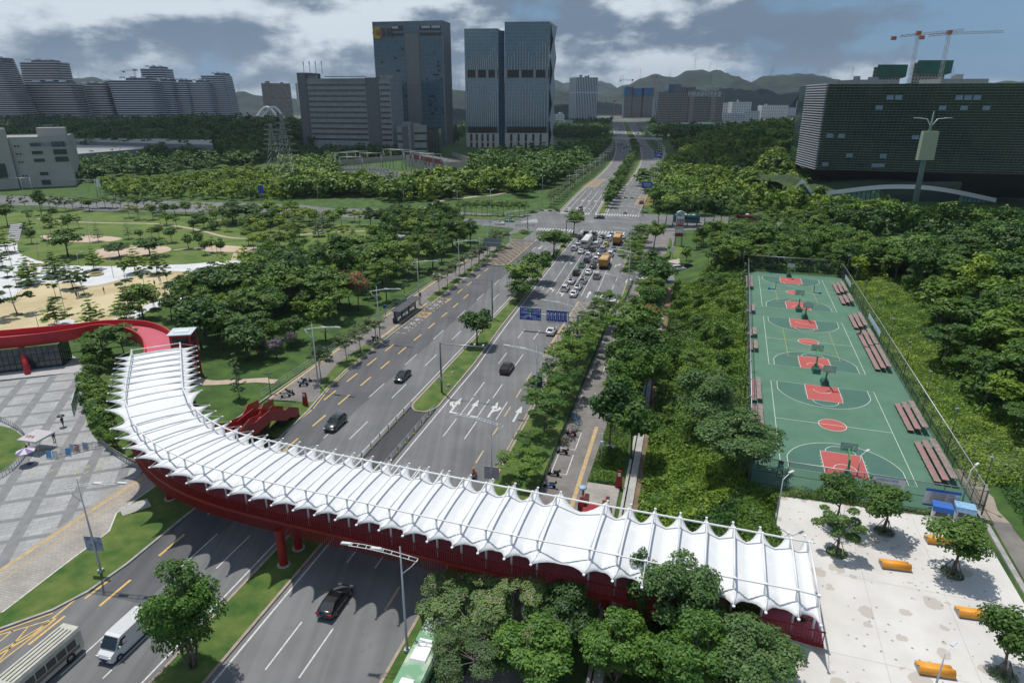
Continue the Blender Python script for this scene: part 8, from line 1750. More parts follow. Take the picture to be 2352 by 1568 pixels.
for i,(x,y,d_)in enumerate(((560,740,0),(578,770,0),(570,800,0),(600,765,0),(612,755,0),(585,745,0),(708,755,1),(640,640,1),(655,620,1),(625,610,1),(690,660,1),(560,690,0),(545,640,0),(535,620,0),(660,600,1),(560,600,0))):
 putcar(('bs','gu','ws','bu','wu','ws','bs','ws','wu','gu','bu','ws','bs','wu','ws','gu')[i],A('c',x,y),DN-.1 if not d_ else UP-.1,'small distant car on the far stretch of the main road','distant cars on the far road')
b1=bus('pale cream minibus with dirty ribbed roof at the bottom left',mat('minibus_cream',(.50,.50,.44),.4,c2=(.40,.40,.35),scale=1.5),7.0,2.05,2.7,'minibus',stripe=mat('stripe_brown',(.17,.13,.10),.6),small=True);r,s=rs(A('j',560,1345));b1.location=R(-51.6,32.3);b1.rotation_euler=(0,0,DN)
def van():
 t=thing('panel_van','white panel van with ribbed roof driving toward the camera at the bottom left','van');vb=PW;mb=MB();w_=.92;st=[(-2.5,.96,.35,2.15),(-2.35,1,.3,2.2),(1.0,1,.3,2.2),(1.25,.98,.3,2.15),(1.95,.95,.3,1.15),(2.4,.92,.3,.98),(2.55,.82,.4,.75)];vs=[]
 for y,k,zb,zt_ in st:vs+=[(-w_*k,y,zb),(-w_*k,y,zt_*.62+.1),(-w_*k*.9,y,zt_),(w_*k*.9,y,zt_),(w_*k,y,zt_*.62+.1),(w_*k,y,zb)]
 mb.add(vs,[(i*6+j,i*6+(j+1)%6,(i+1)*6+(j+1)%6,(i+1)*6+j)for i in range(6)for j in range(6)]+[(5,4,3,2,1,0),tuple(range(36,42))]);mb.build('body',vb,t)
 m=MB();m.add([(-.74,1.29,2.1),(.74,1.29,2.1),(.80,1.93,1.25),(-.80,1.93,1.25)],[(3,2,1,0)]);o=m.build('windscreen',M_cglass,t);o.location=(0,.02,.03)
 for s_ in(-1,1):
  m=MB();m.add([(s_*.925,1.75,1.25),(s_*.925,.65,1.25),(s_*.87,.65,1.95),(s_*.87,1.2,1.95)],[(0,1,2,3)]);m.build('side_window',M_cglass,t);m=MB();m.box((s_*.68,2.5,.82),(.3,.12,.2));m.build('headlight',M_lamp,t);m=MB();m.box((s_*1.03,1.55,1.35),(.18,.1,.25));m.build('wing_mirror',vb,t)
  for y in(1.7,-1.65):o=MB();o.tube([(s_*.7,y,.34),(s_*.95,y,.34)],.34,14);o=o.build('wheel',M_tyre,t);r_=MB();r_.tube([(s_*.94,y,.34),(s_*.965,y,.34)],.2,10);link('rim',r_.mesh('rim',M_rim),o)
  text_part('side_lettering','快乐生活',.22,PRd,t,(s_*.925,-.9,1.25),(PI/2,0,s_*PI/2))
 for x in np.linspace(-.7,.7,8):m=MB();m.box((x,-.65,2.215),(.06,3.1,.04));m.build('roof_rib',vb,t)
 m=MB();m.box((0,2.53,.62),(.9,.06,.2));m.build('grille',M_trim,t);m=MB();m.box((0,2.57,.45),(.44,.03,.14));m.build('number_plate',M_plb,t);return t
v_=van();r,s=rs(A('j',775,1432));v_.location=R(r+.2,s+2.6);v_.rotation_euler=(0,0,DN)
b2=bus('green and white city bus partly hidden under the trees at the bottom',mat('bus_green',(.13,.30,.17),.5,c2=(.38,.46,.34),scale=.35,contrast=(.45,.55)),10.5,2.5,3.1,'city_bus');b2.location=R(-19.0,39.9);b2.rotation_euler=(0,0,UP)
b3=bus('blue bus on the cross street behind the price pylon',PTe,10.5,2.5,3.1,'city_bus');b3.location=A('s',760,462);b3.rotation_euler=(0,0,PI/2-.22)
b4=bus('bus with red roof on the cross street, half hidden by the wood',PRd,11,2.5,3.0,'city_bus');b4.location=A('c',1550,1345);b4.rotation_euler=(0,0,PI/2-.2)
def scooter(c,rider=None):
 t=thing('scooter','x','scooter');m=MB();m.sm=True;m.box((0,-.35,.52),(.3,.75,.32),0,.8);m.box((0,.12,.28),(.28,.5,.08));m.box((0,.42,.6),(.34,.12,.6),0,.7);m.build('body',c,t);m=MB();m.box((0,-.3,.74),(.28,.7,.1),0,.9);m.build('seat',M_black,t)
 m=MB();m.tube([(-.32,.36,1.0),(0,.42,.98),(.32,.36,1.0)],.02,6);m.tube([(0,.42,.98),(0,.6,.3)],.03,6);m.build('handlebar',M_black,t)
 for y in(.62,-.6):m=MB();m.tube([(-.05,y,.24),(.05,y,.24)],.24,12);m.build('wheel',M_tyre,t)
 m=MB();m.box((0,-.82,.86),(.3,.28,.26),0,.9);m.build('top_box',M_black,t);return t
SC={k:Proto(scooter(c))for k,c in(('k',M_black),('w',PW),('b',PBl),('r',PRd))}
for k,t_,x,y,rz,l in(('k','k',735,735,-1.2,'black scooter parked on the left walk, farther one of the upper pair'),('b','k',705,768,-1.3,'dark blue scooter parked on the left walk, nearer one of the upper pair'),('w','k',545,868,-1.3,'white scooter parked on the left walk beside the red stairs'),('k','k',588,845,-1.9,'black scooter touching the white scooter on the left walk'),('k','f',985,1290,-.8,'black motorbike parked under the tree by the bus bay'),('r','m',950,862,1.2,'dark red scooter parked at the right railing, farthest of the four'),('k','m',880,1008,1.3,'black and silver scooter parked at the right railing'),('k','m',812,1178,1.3,'black scooter with chrome parked at the right railing above the blue one'),('b','m',780,1272,1.4,'bright blue scooter parked at the right railing nearest the canopy')):
 SC[k].put(A(t_,x,y,.14),rz,l)
def bike(c):
 t=thing('bicycle','x','bicycle')
 for y in(-.52,.52):m=MB();m.tube([(0,y+.32*math.cos(a),.33+.32*math.sin(a))for a in np.linspace(0,2*PI,17)],.022,4,cap=False);m.build('wheel',M_tyre,t)
 m=MB();
 for p,q in(((0,-.52,.33),(0,-.1,.3)),((0,-.1,.3),(0,.35,.8)),((0,-.1,.3),(0,-.22,.85)),((0,-.2,.75),(0,.35,.8)),((0,.35,.95),(0,.52,.33)),((0,-.52,.33),(0,-.2,.75))):m.tube([p,q],.025,5)
 m.build('frame',c,t);m=MB();m.tube([(-.26,.3,1.0),(.26,.3,1.0)],.018,5);m.build('handlebar',M_black,t);m=MB();m.box((0,-.24,.9),(.14,.26,.06));m.build('saddle',M_black,t);return t
BK={'b':Proto(bike(mat('bike_blue',(.08,.35,.6),.5))),'y':Proto(bike(mat('bike_yellow',(.6,.42,.03),.5))),'w':Proto(bike(mat('bike_white',(.6,.6,.6),.5)))}
for i in range(5):BK['b'].put(A('m',978+i*5,720+i*14,.14),1.3,'pale blue hire bicycle standing in the row at the right railing','row of blue bicycles')
for i in range(2):BK['w'].put(A('m',975+i*18,812+i*10,.14),1.3,'white bicycle beside the dark red scooter','white bicycles at the railing')
for i in range(3):BK['y'].put(A('m',880+i*10,925+i*9,.14),1.3,'yellow hire bicycle in the shade at the right railing','yellow bicycles at the railing')
def riding(k,p,rz,top,legs,hat,l1,l2):
 SC[k].put(p,rz,l1);person(l2,p+Vector((.0,.0,.28))+Vector((math.sin(rz)*.25,-math.cos(rz)*.25,0)),rz,top,legs,sit=1,hat=hat)
riding('w',A('m',192,1188),UP,(.62,.10,.03),(.5,.08,.03),(.6,.4,.02),'white scooter ridden up the right carriageway just above the canopy','rider in orange suit with yellow helmet on the white scooter')
riding('w',A('f',1215,988),UP+2.9,(.4,.42,.3),(.04,.04,.05),(.5,.5,.5),'white scooter ridden on the walk behind the bus shelter','rider in pale top on the scooter behind the bus shelter')
riding('k',A('c',586,1288),PI/2,(.15,.2,.3),(.05,.05,.06),(.4,.4,.4),'scooter crossing on the far zebra crossing','rider crossing on the far zebra crossing')
for x,y,t_,rz,top,leg,l in((605,965,'e',1,(.1,.12,.3),(.03,.03,.05),'person in blue standing by the tree on the sand surface'),(622,962,'e',2,(.05,.15,.35),(.05,.05,.05),'person in bright blue beside a pushchair on the sand surface'),(598,935,'e',0,(.4,.4,.4),(.05,.05,.06),'child in grey behind the group on the sand surface'),(818,925,'e',1.5,(.25,.1,.2),(.06,.06,.08),'person in pink walking alone across the sand surface'),(1083,1005,'e',1,(.3,.12,.12),(.05,.05,.06),'person in red top, left of the group at the edge of the sand'),(1100,1003,'e',2,(.03,.03,.03),(.35,.3,.2),'person in black, middle of the group at the edge of the sand'),(1130,998,'e',0,(.1,.1,.15),(.04,.04,.05),'person standing right of the group at the edge of the sand'),(1247,825,'e',1,(.4,.25,.3),(.2,.15,.2),'person in pink far back on the sand surface'),(1215,870,'e',1,(.1,.12,.1),(.05,.05,.05),'person in dark clothes on the sand surface under a tree'),(1260,840,'e',2,(.35,.2,.25),(.1,.1,.1),'child beside the person in pink on the sand surface'),(1890,455,'f',1,(.35,.3,.3),(.04,.04,.06),'pedestrian in pale top at the corner left of the junction'),(1902,452,'f',1.2,(.03,.08,.3),(.04,.04,.06),'pedestrian in blue top at the corner left of the junction'),(120,595,'e',2,(.03,.03,.03),(.03,.03,.03),'person on the ring bench by the steps at the left edge'),(1000,830,'e',2,(.4,.3,.3),(.3,.3,.3),'person sitting under the tree at the back of the sand')):
 person(l,A(t_,x,y,.1),rz,top,leg,.2)
q=A('m',1042,1368,.2);person('person under a light blue umbrella on the brick patch beside the red stairs',q,1.0,(.25,.18,.12),(.2,.18,.15),.1,umbrella=(mat('umbrella_blue',(.25,.45,.62),.6),'light blue umbrella on the brick patch beside the red stairs'),arm=1)
person('person waiting on the bus shelter bench',R(-61.6,134.5,.2),1.2,(.3,.32,.35),(.05,.05,.06),sit=1);q=K(-2.6,97.5);person('person in yellow top on the far left court bench',q,0,(.5,.4,.03),(.03,.03,.03),sit=1)
q=K(17.2,55.5,CZ+.2);person('person sitting on the stepped bleacher by the right fence',q,PI/2,(.02,.02,.025),(.03,.03,.04),sit=1)
# street furniture
M_lp=mat('lamp_pole',(.44,.47,.48),.4,metal=.2);M_lw=mat('lamp_white',(.55,.57,.58),.5)
def lamp(H_=11.6,flip=1,ban=False):
 t=thing('street_lamp','x','street lamp');m=MB();m.tube([(0,0,0),(0,0,1.2),(0,0,H_)],[.16,.13,.06],10);m.box((0,0,.15),(.5,.5,.3));m.build('pole',M_lp,t)
 ar=MB();P=[(x,H_-1.2+.9*math.sin((x+1.4)/6.4*1.6))for x in np.linspace(-1.5,4.6,9)]
 for s_ in(-.22,.22):ar.tube([(x*flip,s_,z)for x,z in P],.04,6)
 for x,z in P:ar.beam((x*flip,-.22,z),(x*flip,.22,z),.05,.05)
 ar.tube([(0,0,H_-2.9),(-.9*flip,0,H_-2.0),(-1.5*flip,0,P[0][1])],.05,6);ar.build('arm',M_lw,t)
 for x in(2.2,4.9):z=np.interp(x,[p[0]for p in P],[p[1]for p in P])+.06;m=MB();m.box((x*flip,0,z),(1.1,.34,.14),0,.8);m.build('lamp_head',M_lw,t)
 if ban:
  for s_ in(-1,1):m=MB();m.box((s_*.55,0,3.6),(.85,.04,1.8));o=m.build('banner',mat('lamp_banner_%s'%ban,(.10,.14,.28)if ban==1 else(.42,.30,.36),.6,c2=(.42,.46,.55),scale=2),t)
 return t
LR,LRB,LL,LLB=Proto(lamp(flip=-1)),Proto(lamp(flip=-1,ban=2)),Proto(lamp(flip=1)),Proto(lamp(flip=1,ban=1));GRP='street lamps along the main road'
rl=[(-21.2,69.2,'right-side street lamp with two picture banners just above the canopy'),(-21.2,94,'right-side street lamp beside the first arrows'),(-21.0,120,'right-side street lamp between the black suv and the blue signs'),(-14.2,144.1,'right-side street lamp beside the blue road signs'),(-13.9,170,'right-side street lamp by the side crossing'),(-16.5,200,'right-side street lamp beside the lower dump truck'),(-17.3,219.3,'right-side street lamp beside the middle of the queue'),(-17.0,243,'right-side street lamp at the near corner of the junction')]
for i,(r,s,l)in enumerate(rl):(LRB if i==0 else LR).put(R(r,s,.13),-RA,l,GRP)
LR.put(R(-21.6,43.2,.13),-RA+.1,'street lamp with ladder arm at the bottom centre beside the hidden bus',GRP)
for s,l in((95,'left-side street lamp above the red stairs'),(120,'left-side street lamp near the end of the bus bay'),(145.5,'left-side street lamp with pink banners behind the bus shelter'),(171,'left-side street lamp beside the thin verge trees'),(198,'left-side street lamp beside the yellow hatched box'),(224,'left-side street lamp behind the grey sign board')):LL.put(R(-61.2 if s!=145.5 else-62.8,s,.13),-RA,l,GRP)
p=A('j',762,725,.13);LLB.put(p,R_(-6),'leaning street lamp with blue banners on the near left verge',GRP)
for i,p in enumerate(resample(off(FL,-2.5),27)[1:26]):LL.put(Vector((p.x,p.y,0)),-RA,'white street lamp in the row along the far left roadside','street lamps along the far left roadside')
for i,p in enumerate(resample(off(FR,2.5),27)[1:26]):LR.put(Vector((p.x,p.y,0)),-RA,'white street lamp in the row along the far right roadside','street lamps along the far right roadside')
def plamp(H_,heads):
 t=thing('street_lamp','x','street lamp');m=MB();m.tube([(0,0,0),(0,0,H_)],.09,8,r2=.05);m.build('pole',M_lp,t)
 for a in heads:m=MB();m.beam((0,0,H_-.1),(1.0*math.cos(a),1.0*math.sin(a),H_+.25),.06,.06);m.box((1.3*math.cos(a),1.3*math.sin(a),H_+.33),(.8,.25,.1),a);m.build('lamp_head',M_lw,t)
 return t
P1,P2_,P4=Proto(plamp(5.2,(0,))),Proto(plamp(8,(0,PI))),Proto(plamp(15,(0,PI/2,PI,-PI/2)))
for t_,x,yb,yt,K2,l in(('o',155,612,325,P1,'slim grey lamp at the left corner of the white plaza'),('o',650,310,180,P1,'lamp in front of the printed banner on the court fence'),('o',1290,470,270,P1,'lamp at the near right court corner behind the kiosks'),('o',1125,1600,1385,P1,'grey lamp rising at the bottom edge of the white plaza'),('f',540,250,98,P2_,'double lamp beside the bamboo on the cross street'),('f',1207,245,118,P2_,'double lamp on the cross street in the middle'),('f',1627,260,132,P2_,'double lamp by the curving park path'),('f',1888,400,118,P4,'tall four-head mast left of the junction'),('f',2290,240,10,P4,'tall mast at the far left corner of the junction'),('e',1965,205,90,P2_,'double lamp with blue sign beside the left cross street'),('e',200,200,30,P4,'tall mast in front of the factory'),('e',700,125,35,P2_,'lamp near the left junction of the cross street'),('e',915,250,145,P2_,'double lamp on the cross street at the left'),('e',1260,190,72,P2_,'double lamp among the bamboo'),('e',340,512,330,P1,'grey park lamp left of the clearing'),('e',705,528,345,P1,'grey park lamp on the first clearing'),('e',300,630,520,P1,'small park lamp on the lawn above the white paving'),('e',890,795,630,P1,'park lamp at the back of the sand surface'),('e',620,700,610,P1,'park lamp behind the trees left of the sand'),('e',512,1078,825,P1,'park lamp in the middle of the sand surface'),('e',315,1240,1060,P1,'park lamp in front at the left of the sand'),('e',1088,1065,895,P1,'park lamp at the right front edge of the sand'),('e',1658,750,610,P1,'park lamp on the white paving right of the sand'),('e',130,860,750,P1,'park lamp at the left edge of the sand'),('e',95,720,570,P1,'park lamp on the white paving at the left edge'),('f',540,580,440,P1,'park lamp on the lawn left of the terrace'),('f',1112,480,360,P1,'park lamp beside the tall dark tree by the terrace')):
 p=A(t_,x,yb,PZ if t_=='o' else .1);h=max(2,atY(t_,x,yt,p.y).z-p.z);base={P1:5.2,P2_:8,P4:15}[K2];K2.put(p,.6,l,None,(1,1,h/base))
M_gan=mat('gantry_grey',(.11,.14,.15),.4)
def gantry(label,p,H_,L,rz,heads=0,cams=1,m=None,cat='gantry',th=.17):
 t=thing('gantry_pole' if not heads else 'traffic_signal',label,cat,p,rz);mb=MB();mb.tube([(0,0,0),(0,0,H_)],th,10,r2=th*.8);mb.build('pole',m or M_gan,t);mb=MB();mb.tube([(0,0,H_-.3),(L,0,H_-.1)],th*.6,8,r2=th*.35);mb.build('arm',M_gst,t)
 for i in range(cams):mb=MB();mb.box((L-.3-i*1.5,-.1,H_+.15),(.25,.5,.2));mb.build('camera',M_lw,t)
 for i in range(heads):x=L-.6-i*(L-3)/max(1,heads);mb=MB();mb.box((x,0,H_-.1),(1.5,.25,.45));o=mb.build('signal_head',M_trim,t);mb=MB();mb.cyl((x-.45,0,H_-.1-.001),.14,.002,10);mb=MB();mb.box((x-.45,-.14,H_-.1),(.26,.02,.26));link('red_light',mb.mesh('red_light',mat('signal_red',(.35,.03,.03),.4)),o)
 mb=MB();mb.box((.0,-.2,2.6),(.4,.3,.6));mb.build('control_box',M_gst,t);return t
gantry('dark camera gantry standing on the median tip, arm to the right',A('k',1943,825,.13),9.3,8.0,-RA,cams=2);p=A('f',1900,1120,.13);gantry('dark camera gantry on the median with arm over the left lanes',p,9.3,14.5,PI-RA,cams=2)
gantry('camera gantry by the dark median tree at the stop line',R(-41,226,.13),8.5,19,-RA,cams=4);gantry('signal gantry at the near left corner of the junction',R(-61,251.5,.13),7.5,16,-RA-.05,heads=4,cams=0);gantry('signal gantry with red lights beyond the junction on the right',A('c',728,1300,.13),7.5,14,PI-RA,heads=4,cams=0)
gantry('signal pole on the cross street among the small trees',A('r',370,395),8,5,PI-RA,cams=1);gantry('grey mast with arm beside the factory',A('w',630,1310),9,14,PI,cams=0,m=M_gst);gantry('grey lane-sign gantry at the left junction',A('w',1840,1350),9,14,PI,cams=0,m=M_gst)
M_sgb=mat('sign_blue',(.012,.06,.36),.4);M_sgw=mat('sign_white',(.72,.74,.76),.5)
sg=thing('direction_sign','blue direction and lane-arrow signs on a gantry over the right carriageway','road sign',R(-21.3,134.3,.13),-RA);H_=7.4
p=sg.location;top=atY('g',915,1040,p.y).z;H_=top-.13
mb=MB();mb.tube([(0,0,0),(0,0,H_+.3)],.28,12);mb.build('pole',M_gan,sg);mb=MB();mb.tube([(0,0,H_-.35),(-12.6,0,H_-.2)],.14,8);mb.build('arm',mat('arm_pale',(.5,.5,.46),.5),sg)
def spanel(x0,x1,h,nm):mb=MB();mb.box(((x0+x1)/2,-.22,H_-.3),(x1-x0,.06,h));o=mb.build(nm,M_sgw,sg);m2=MB();m2.box(((x0+x1)/2,-.27,H_-.3),(x1-x0-.14,.04,h-.14));link('blue_face',m2.mesh('blue_face',M_sgb),o);return o
pn=spanel(-12.9,-8.0,2.9,'direction_panel');p2=spanel(-6.9,-1.9,2.6,'lane_panel')
for tx,x,z,s_ in(('汇业路',-11.9,.95,.55),('观光路',-9.0,.95,.55),('光明城站',-11.6,.22,.52),('光明大道',-9.1,.22,.52),('科泰路',-11.9,-.85,.5),('光源五路',-9.1,-.95,.5),('Huiye Rd',-11.9,.6,.2),('Guanguang Rd',-9.0,.6,.2),('Ketai Rd',-11.9,-1.2,.2),('Guangyuan 5th Rd',-9.2,-1.25,.18)):o=text_part('lettering',tx,s_,M_sgw,sg,(x,-.30,H_-.3+z),(PI/2,0,0));
mb=MB();mb.box((-10.45,-.31,H_+.65),(.85,.02,.62));mb.build('route_badge',mat('badge_green',(.05,.35,.10),.5),sg);text_part('badge_number','S31',.42,mat('badge_yellow',(.8,.55,.05),.5),sg,(-10.45,-.33,H_+.65),(PI/2,0,0))
mb=MB();mb.box((-10.45,-.31,H_-.55),(.2,.02,1.2));mb.box((-10.45,-.312,H_-.75),(2.6,.02,.12));mb.build('junction_diagram',M_sgw,sg);text_part('distance','500m',.28,M_sgw,sg,(-10.9,-.33,H_-.55),(PI/2,0,0))
for i in range(6):
 x=-6.9+5.0*(i+.5)/6;mb=MB();mb.box((x,-.31,H_-.5),(.11,.02,1.2));mb.add([(x-.24,-.315,H_+.1),(x+.24,-.315,H_+.1),(x,-.315,H_+.55)],[(0,1,2)])
 if i in(0,1,2):mb.box((x-.14,-.313,H_-.05),(.28,.02,.1));mb.add([(x-.27,-.318,H_-.3),(x-.27,-.318,H_+.2),(x-.45,-.318,H_-.05)],[(0,1,2)])
 if i==5:mb.add([(x+.1,-.318,H_-.2),(x+.1,-.318,H_+.3),(x+.38,-.318,H_+.05)],[(0,1,2)])
 mb.build('lane_arrow',M_sgw,sg)
 if i:mb=MB();mb.box((-6.9+5.0*i/6,-.31,H_-.3),(.05,.02,2.46));mb.build('lane_divider',M_sgw,sg)
text_part('caption','请选定行车方向',.42,M_trim,sg,(-4.4,-.25,H_-1.85),(PI/2,0,0),sx=1.5)
def bsign(label,t_,x,y,w_,h,H_,off_=0,rz=-RA,c=None,txt=None,pole=(0,),m=None,name='road_sign',z=.13):
 t=thing(name,label,'road sign',A(t_,x,y,z),rz)
 for a in pole:mb=MB();mb.tube([(a,.1,0),(a,.1,H_)],.09,6);mb.build('pole',m or M_gst,t)
 if off_:mb=MB();mb.tube([(0,.1,H_-.5),(off_,.1,H_-.5)],.09,6);mb.build('arm',M_gst,t)
 mb=MB();mb.box((off_,0,H_-h/2),(w_,.06,h));mb.build('panel',c or M_sgb,t)
 if txt:text_part('lettering',txt,h*.3,M_sgw,t,(off_,-.05,H_-h/2),(PI/2,0,0))
 return t
bsign('blue direction sign over the far carriageway beyond the junction','c',880,1180,5.2,3.2,9,-8,txt='光明大道\n观光路');bsign('blue direction sign farther up the far carriageway','c',900,900,6,3.4,9,-5.5,txt='光明')
bsign('blue vertical sign in the trees beside the right-side lamp','m',683,620,1.6,2.3,5.2,txt='P');bsign('round speed-limit sign above the side road mouth','g',1420,745,.8,.8,3.4,c=M_sgw,txt='40');bsign('blue pedestrian crossing sign at the side crossing','g',1517,695,1.0,1.0,3.4,txt='人');bsign('round no-stopping sign on the verge beside the side road','g',1375,900,.85,.95,5,c=M_sgw,txt='停')
bsign('blue parking sign in the grass of the filling station','s',460,1200,1.3,1.7,3.4,c=M_sgw,txt='P');bsign('blue road sign beside the bamboo at the left cross street','e',2055,200,2.6,4.2,7.5,rz=.2);bsign('white lane sign board at the left junction','w',1880,1270,2.4,4,7,c=M_sgw,txt='公\n交');bsign('round sign on the right verge','m',867,400,.9,.9,5.5,c=M_sgw,txt='40')
gs_=bsign('large grey sign seen from behind over the left carriageway','f',1800,690,5.5,2.6,8,4.2,c=mat('sign_back',(.24,.27,.28),.5,metal=.3));mb=MB();mb.beam((-.2,-.1,6.6),(7.2,-.1,6.6),.15,.15);mb.build('bracket',M_lw,gs_)
pl_=thing('price_pylon','tall white filling-station price pylon with red price panels','sign',A('s',585,945,.1),-.05);Hp=atY('s',640,232,pl_.location.y).z
sc=(A('s',660,945).x-A('s',515,945).x);w_=sc
for s_ in(-1,1):mb=MB();mb.box((s_*w_*.46,0,Hp*.48),(.5,.5,Hp*.96));mb.build('leg',M_gst,pl_)
fz=lambda y:atY('s',640,y,pl_.location.y).z
for y0,y1,m,nm in((560,400,mat('price_red',(.30,.02,.03),.5),'price_panel'),(765,697,mat('ticker_red',(.16,.02,.02),.5),'ticker_panel'),(397,262,M_sgw,'logo_panel'),(690,563,M_sgw,'service_panel')):
 mb=MB();z0_,z1_=fz(y0),fz(y1);mb.box((0,0,(z0_+z1_)/2),(w_*1.02,.8,z1_-z0_));mb.build(nm,m,pl_)
mb=MB();mb.add([(x*w_*.51,y,fz(262)+(1-abs(x)**2)*(fz(232)-fz(262)))for y in(-.4,.4)for x in(-1,-.5,0,.5,1)]+[(-w_*.51,-.4,fz(265)),(w_*.51,-.4,fz(265))],[(0,1,2,3,4),(9,8,7,6,5),(0,5,6,1),(1,6,7,2),(2,7,8,3),(3,8,9,4)]);mb.build('arched_top',M_sgw,pl_)
for k,tx in enumerate(('92# 8.12','95# 8.80','98# 9.9','0# 7.78')):text_part('price_text',tx,.8,M_sgw,pl_,(0,-.45,fz(422+k*31)),(PI/2,0,0))
text_part('ticker_text','欢迎光临',1.1,mat('ticker_glow',(.5,.1,.05),.5),pl_,(0,-.45,fz(731)),(PI/2,0,0));text_part('station_name','深圳石化',.7,M_sgb,pl_,(0,-.45,fz(322)),(PI/2,0,0));text_part('service_text','便利店 洗车',.6,M_trim,pl_,(0,-.45,fz(600)),(PI/2,0,0))
mb=MB();mb.tube([(.75*math.cos(a),-.45,fz(285)+.75*math.sin(a))for a in np.linspace(.5,5.2,14)],.16,5);mb.beam((-.1,-.45,fz(285)),(.8,-.45,fz(285)),.2,.25);mb.build('logo',mat('logo_green',(.03,.28,.22),.5),pl_)
MB().sheet([V2(A('s',*p))for p in((450,940),(800,960),(840,1010),(770,1130),(600,1220),(420,1250),(410,1100))],.03).struct('station_lawn',M_lawn);MB().sheet([V2(A('s',*p))for p in((420,1260),(620,1225),(780,1130),(960,990),(1180,1130),(960,1250),(620,1350),(350,1290))],.028).struct('station_drive',mat('drive_pink',(.40,.35,.32),.85))
slab('station_hedge',[A('s',*p)for p in((0,1360),(340,1180),(400,860),(440,860),(430,1100),(400,1230),(0,1400))],L_mid,1.0);slab('station_hedge',[A('s',*p)for p in((640,1365),(950,1280),(1150,1180),(1180,1200),(960,1330),(700,1400))],L_mid,.9)
for t_,x,yb,yt,l in(('k',722,940,825,'red tapering information post on the left verge beside the stairs'),('m',1322,1270,1140,'red tapering information post beside the drain wall')):
 p=A(t_,x,yb,.13);h=atY(t_,x,yt,p.y).z-.13;t=thing('information_post',l,'post',p,-.3);mb=MB();mb.box((0,0,h/2),(.95,.35,h),0,.62);mb.build('body',M_red,t);mb=MB();mb.box((0,-.19,h*.8),(.4,.03,.5));mb.build('white_symbol',M_sgw,t)
p=A('m',1185,1105,.1);t=thing('camera_mast','grey camera mast standing in front of the large dark trees','mast',p,-.2);mb=MB();mb.tube([(0,0,0),(0,0,5.2)],.09,8);mb.build('pole',M_gst,t);mb=MB();mb.beam((0,0,3.4),(1.7,0,3.4),.07,.07);mb.box((1.5,0,3.3),(.25,.4,.2));mb.build('camera_arm',M_lw,t);mb=MB();mb.box((0,-.15,3.6),(.5,.3,.8));mb.build('box',M_lw,t)
def rail():
 t=thing('guard_rail','x','guard rail');mb=MB();L=2.9;mb.tube([(0,0,.1),(0,0,.95),(0,.15,1.02),(0,L-.15,1.02),(0,L,.95),(0,L,.1)],.035,6)
 mb.tube([(0,.03,.55),(0,L-.03,.55)],.02,5);mb.tube([(0,.03,.3),(0,L-.03,.3)],.02,5);mb.tube([(0,.03,.75),(0,L-.03,.75)],.02,5);mb.build('frame',M_gst,t)
 mb=MB();mb.tube([(0,.02,0),(0,.02,1.0)],.06,6);mb.build('post',mat('post_green_grey',(.10,.13,.10),.5),t);mb=MB();mb.box((0,.02,.05),(.55,.32,.1),0,.7);mb.build('foot',mat('foot_yellow',(.55,.38,.02),.6),t);return t
RL=Proto(rail())
for r in(-42.0,-37.7):
 for i in range(10):RL.put(R(r,62.2+i*2.95),-RA,'steel guard rail with yellow feet closing the median opening','guard rails at the median opening')
for x,y,s_ in((2040,652,.6),(1970,682,.35),(2000,768,.6),(1980,802,.4)):
 p=A('k',x,y,.2);mb=MB();r_=random.Random(x);mb.add([(p.x+s_*math.cos(a)*r_.uniform(.6,1),p.y+s_*math.sin(a)*r_.uniform(.5,.9),p.z-.1)for a in np.linspace(0,5.4,7)]+[(p.x+.5*s_*math.cos(a),p.y+.4*s_*math.sin(a),p.z+s_*.5*r_.uniform(.7,1))for a in np.linspace(0,5.4,7)],[(i,(i+1)%7,7+(i+1)%7,7+i)for i in range(7)]+[tuple(range(7,14))]);o=mb.build('rock',mat('rock',(.32,.29,.25),.9,c2=(.24,.22,.19),scale=3));tag(o,'pale boulder lying in the grass of the median near its tip','rock','boulders on the median')
bs=thing('bus_shelter','long dark bus shelter with advertising panels on the left roadside','bus shelter',R(-62.0,130.5,.14),-RA);L=12.5
mb=MB();mb.box((-.2,L/2,2.75),(2.3,L,.14));o=mb.build('roof',mat('shelter_roof',(.05,.055,.06),.5),bs);m2=MB()
for k in range(7):m2.box((-.2,L*k/6,2.83),(2.3,.06,.03))
link('roof_seams',m2.mesh('roof_seams',M_gst),o)
for y in(.4,4.2,8.2,12.1):mb=MB();mb.box((-.7,y,1.35),(.3,.35,2.7));mb.build('post',mat('shelter_green',(.02,.05,.045),.5),bs)
for y in(2.3,6.2,10.2):mb=MB();mb.box((-.7,y,1.5),(.12,3.2,1.7));mb.build('advert_panel',mat('advert',(.28,.22,.15),.3,c2=(.12,.25,.3),scale=.8),bs)
for y in(3,8):mb=MB();mb.box((-.1,y,.45),(.4,2.6,.07));mb.build('bench',M_gst,bs)
for i,(x,y,l)in enumerate(((1140,1160,'dark rubbish bin at the near end of the bus shelter'),)):
 p=A('f',x,y,.14);t=thing('rubbish_bin',l,'bin',p,-RA);mb=MB();mb.box((0,0,.5),(1.0,.5,1.0));mb.build('body',M_trim,t);mb=MB();mb.box((0,0,1.05),(1.1,.55,.1));mb.build('lid',M_pole,t)
for t_,x,yb in(('f',1060,1110),('f',1335,1010)):bsign('bus stop flag %s the shelter'%('at the near end of' if x<1200 else 'at the far end of'),t_,x,yb,.7,.9,2.9,rz=-RA,name='bus_stop_sign')
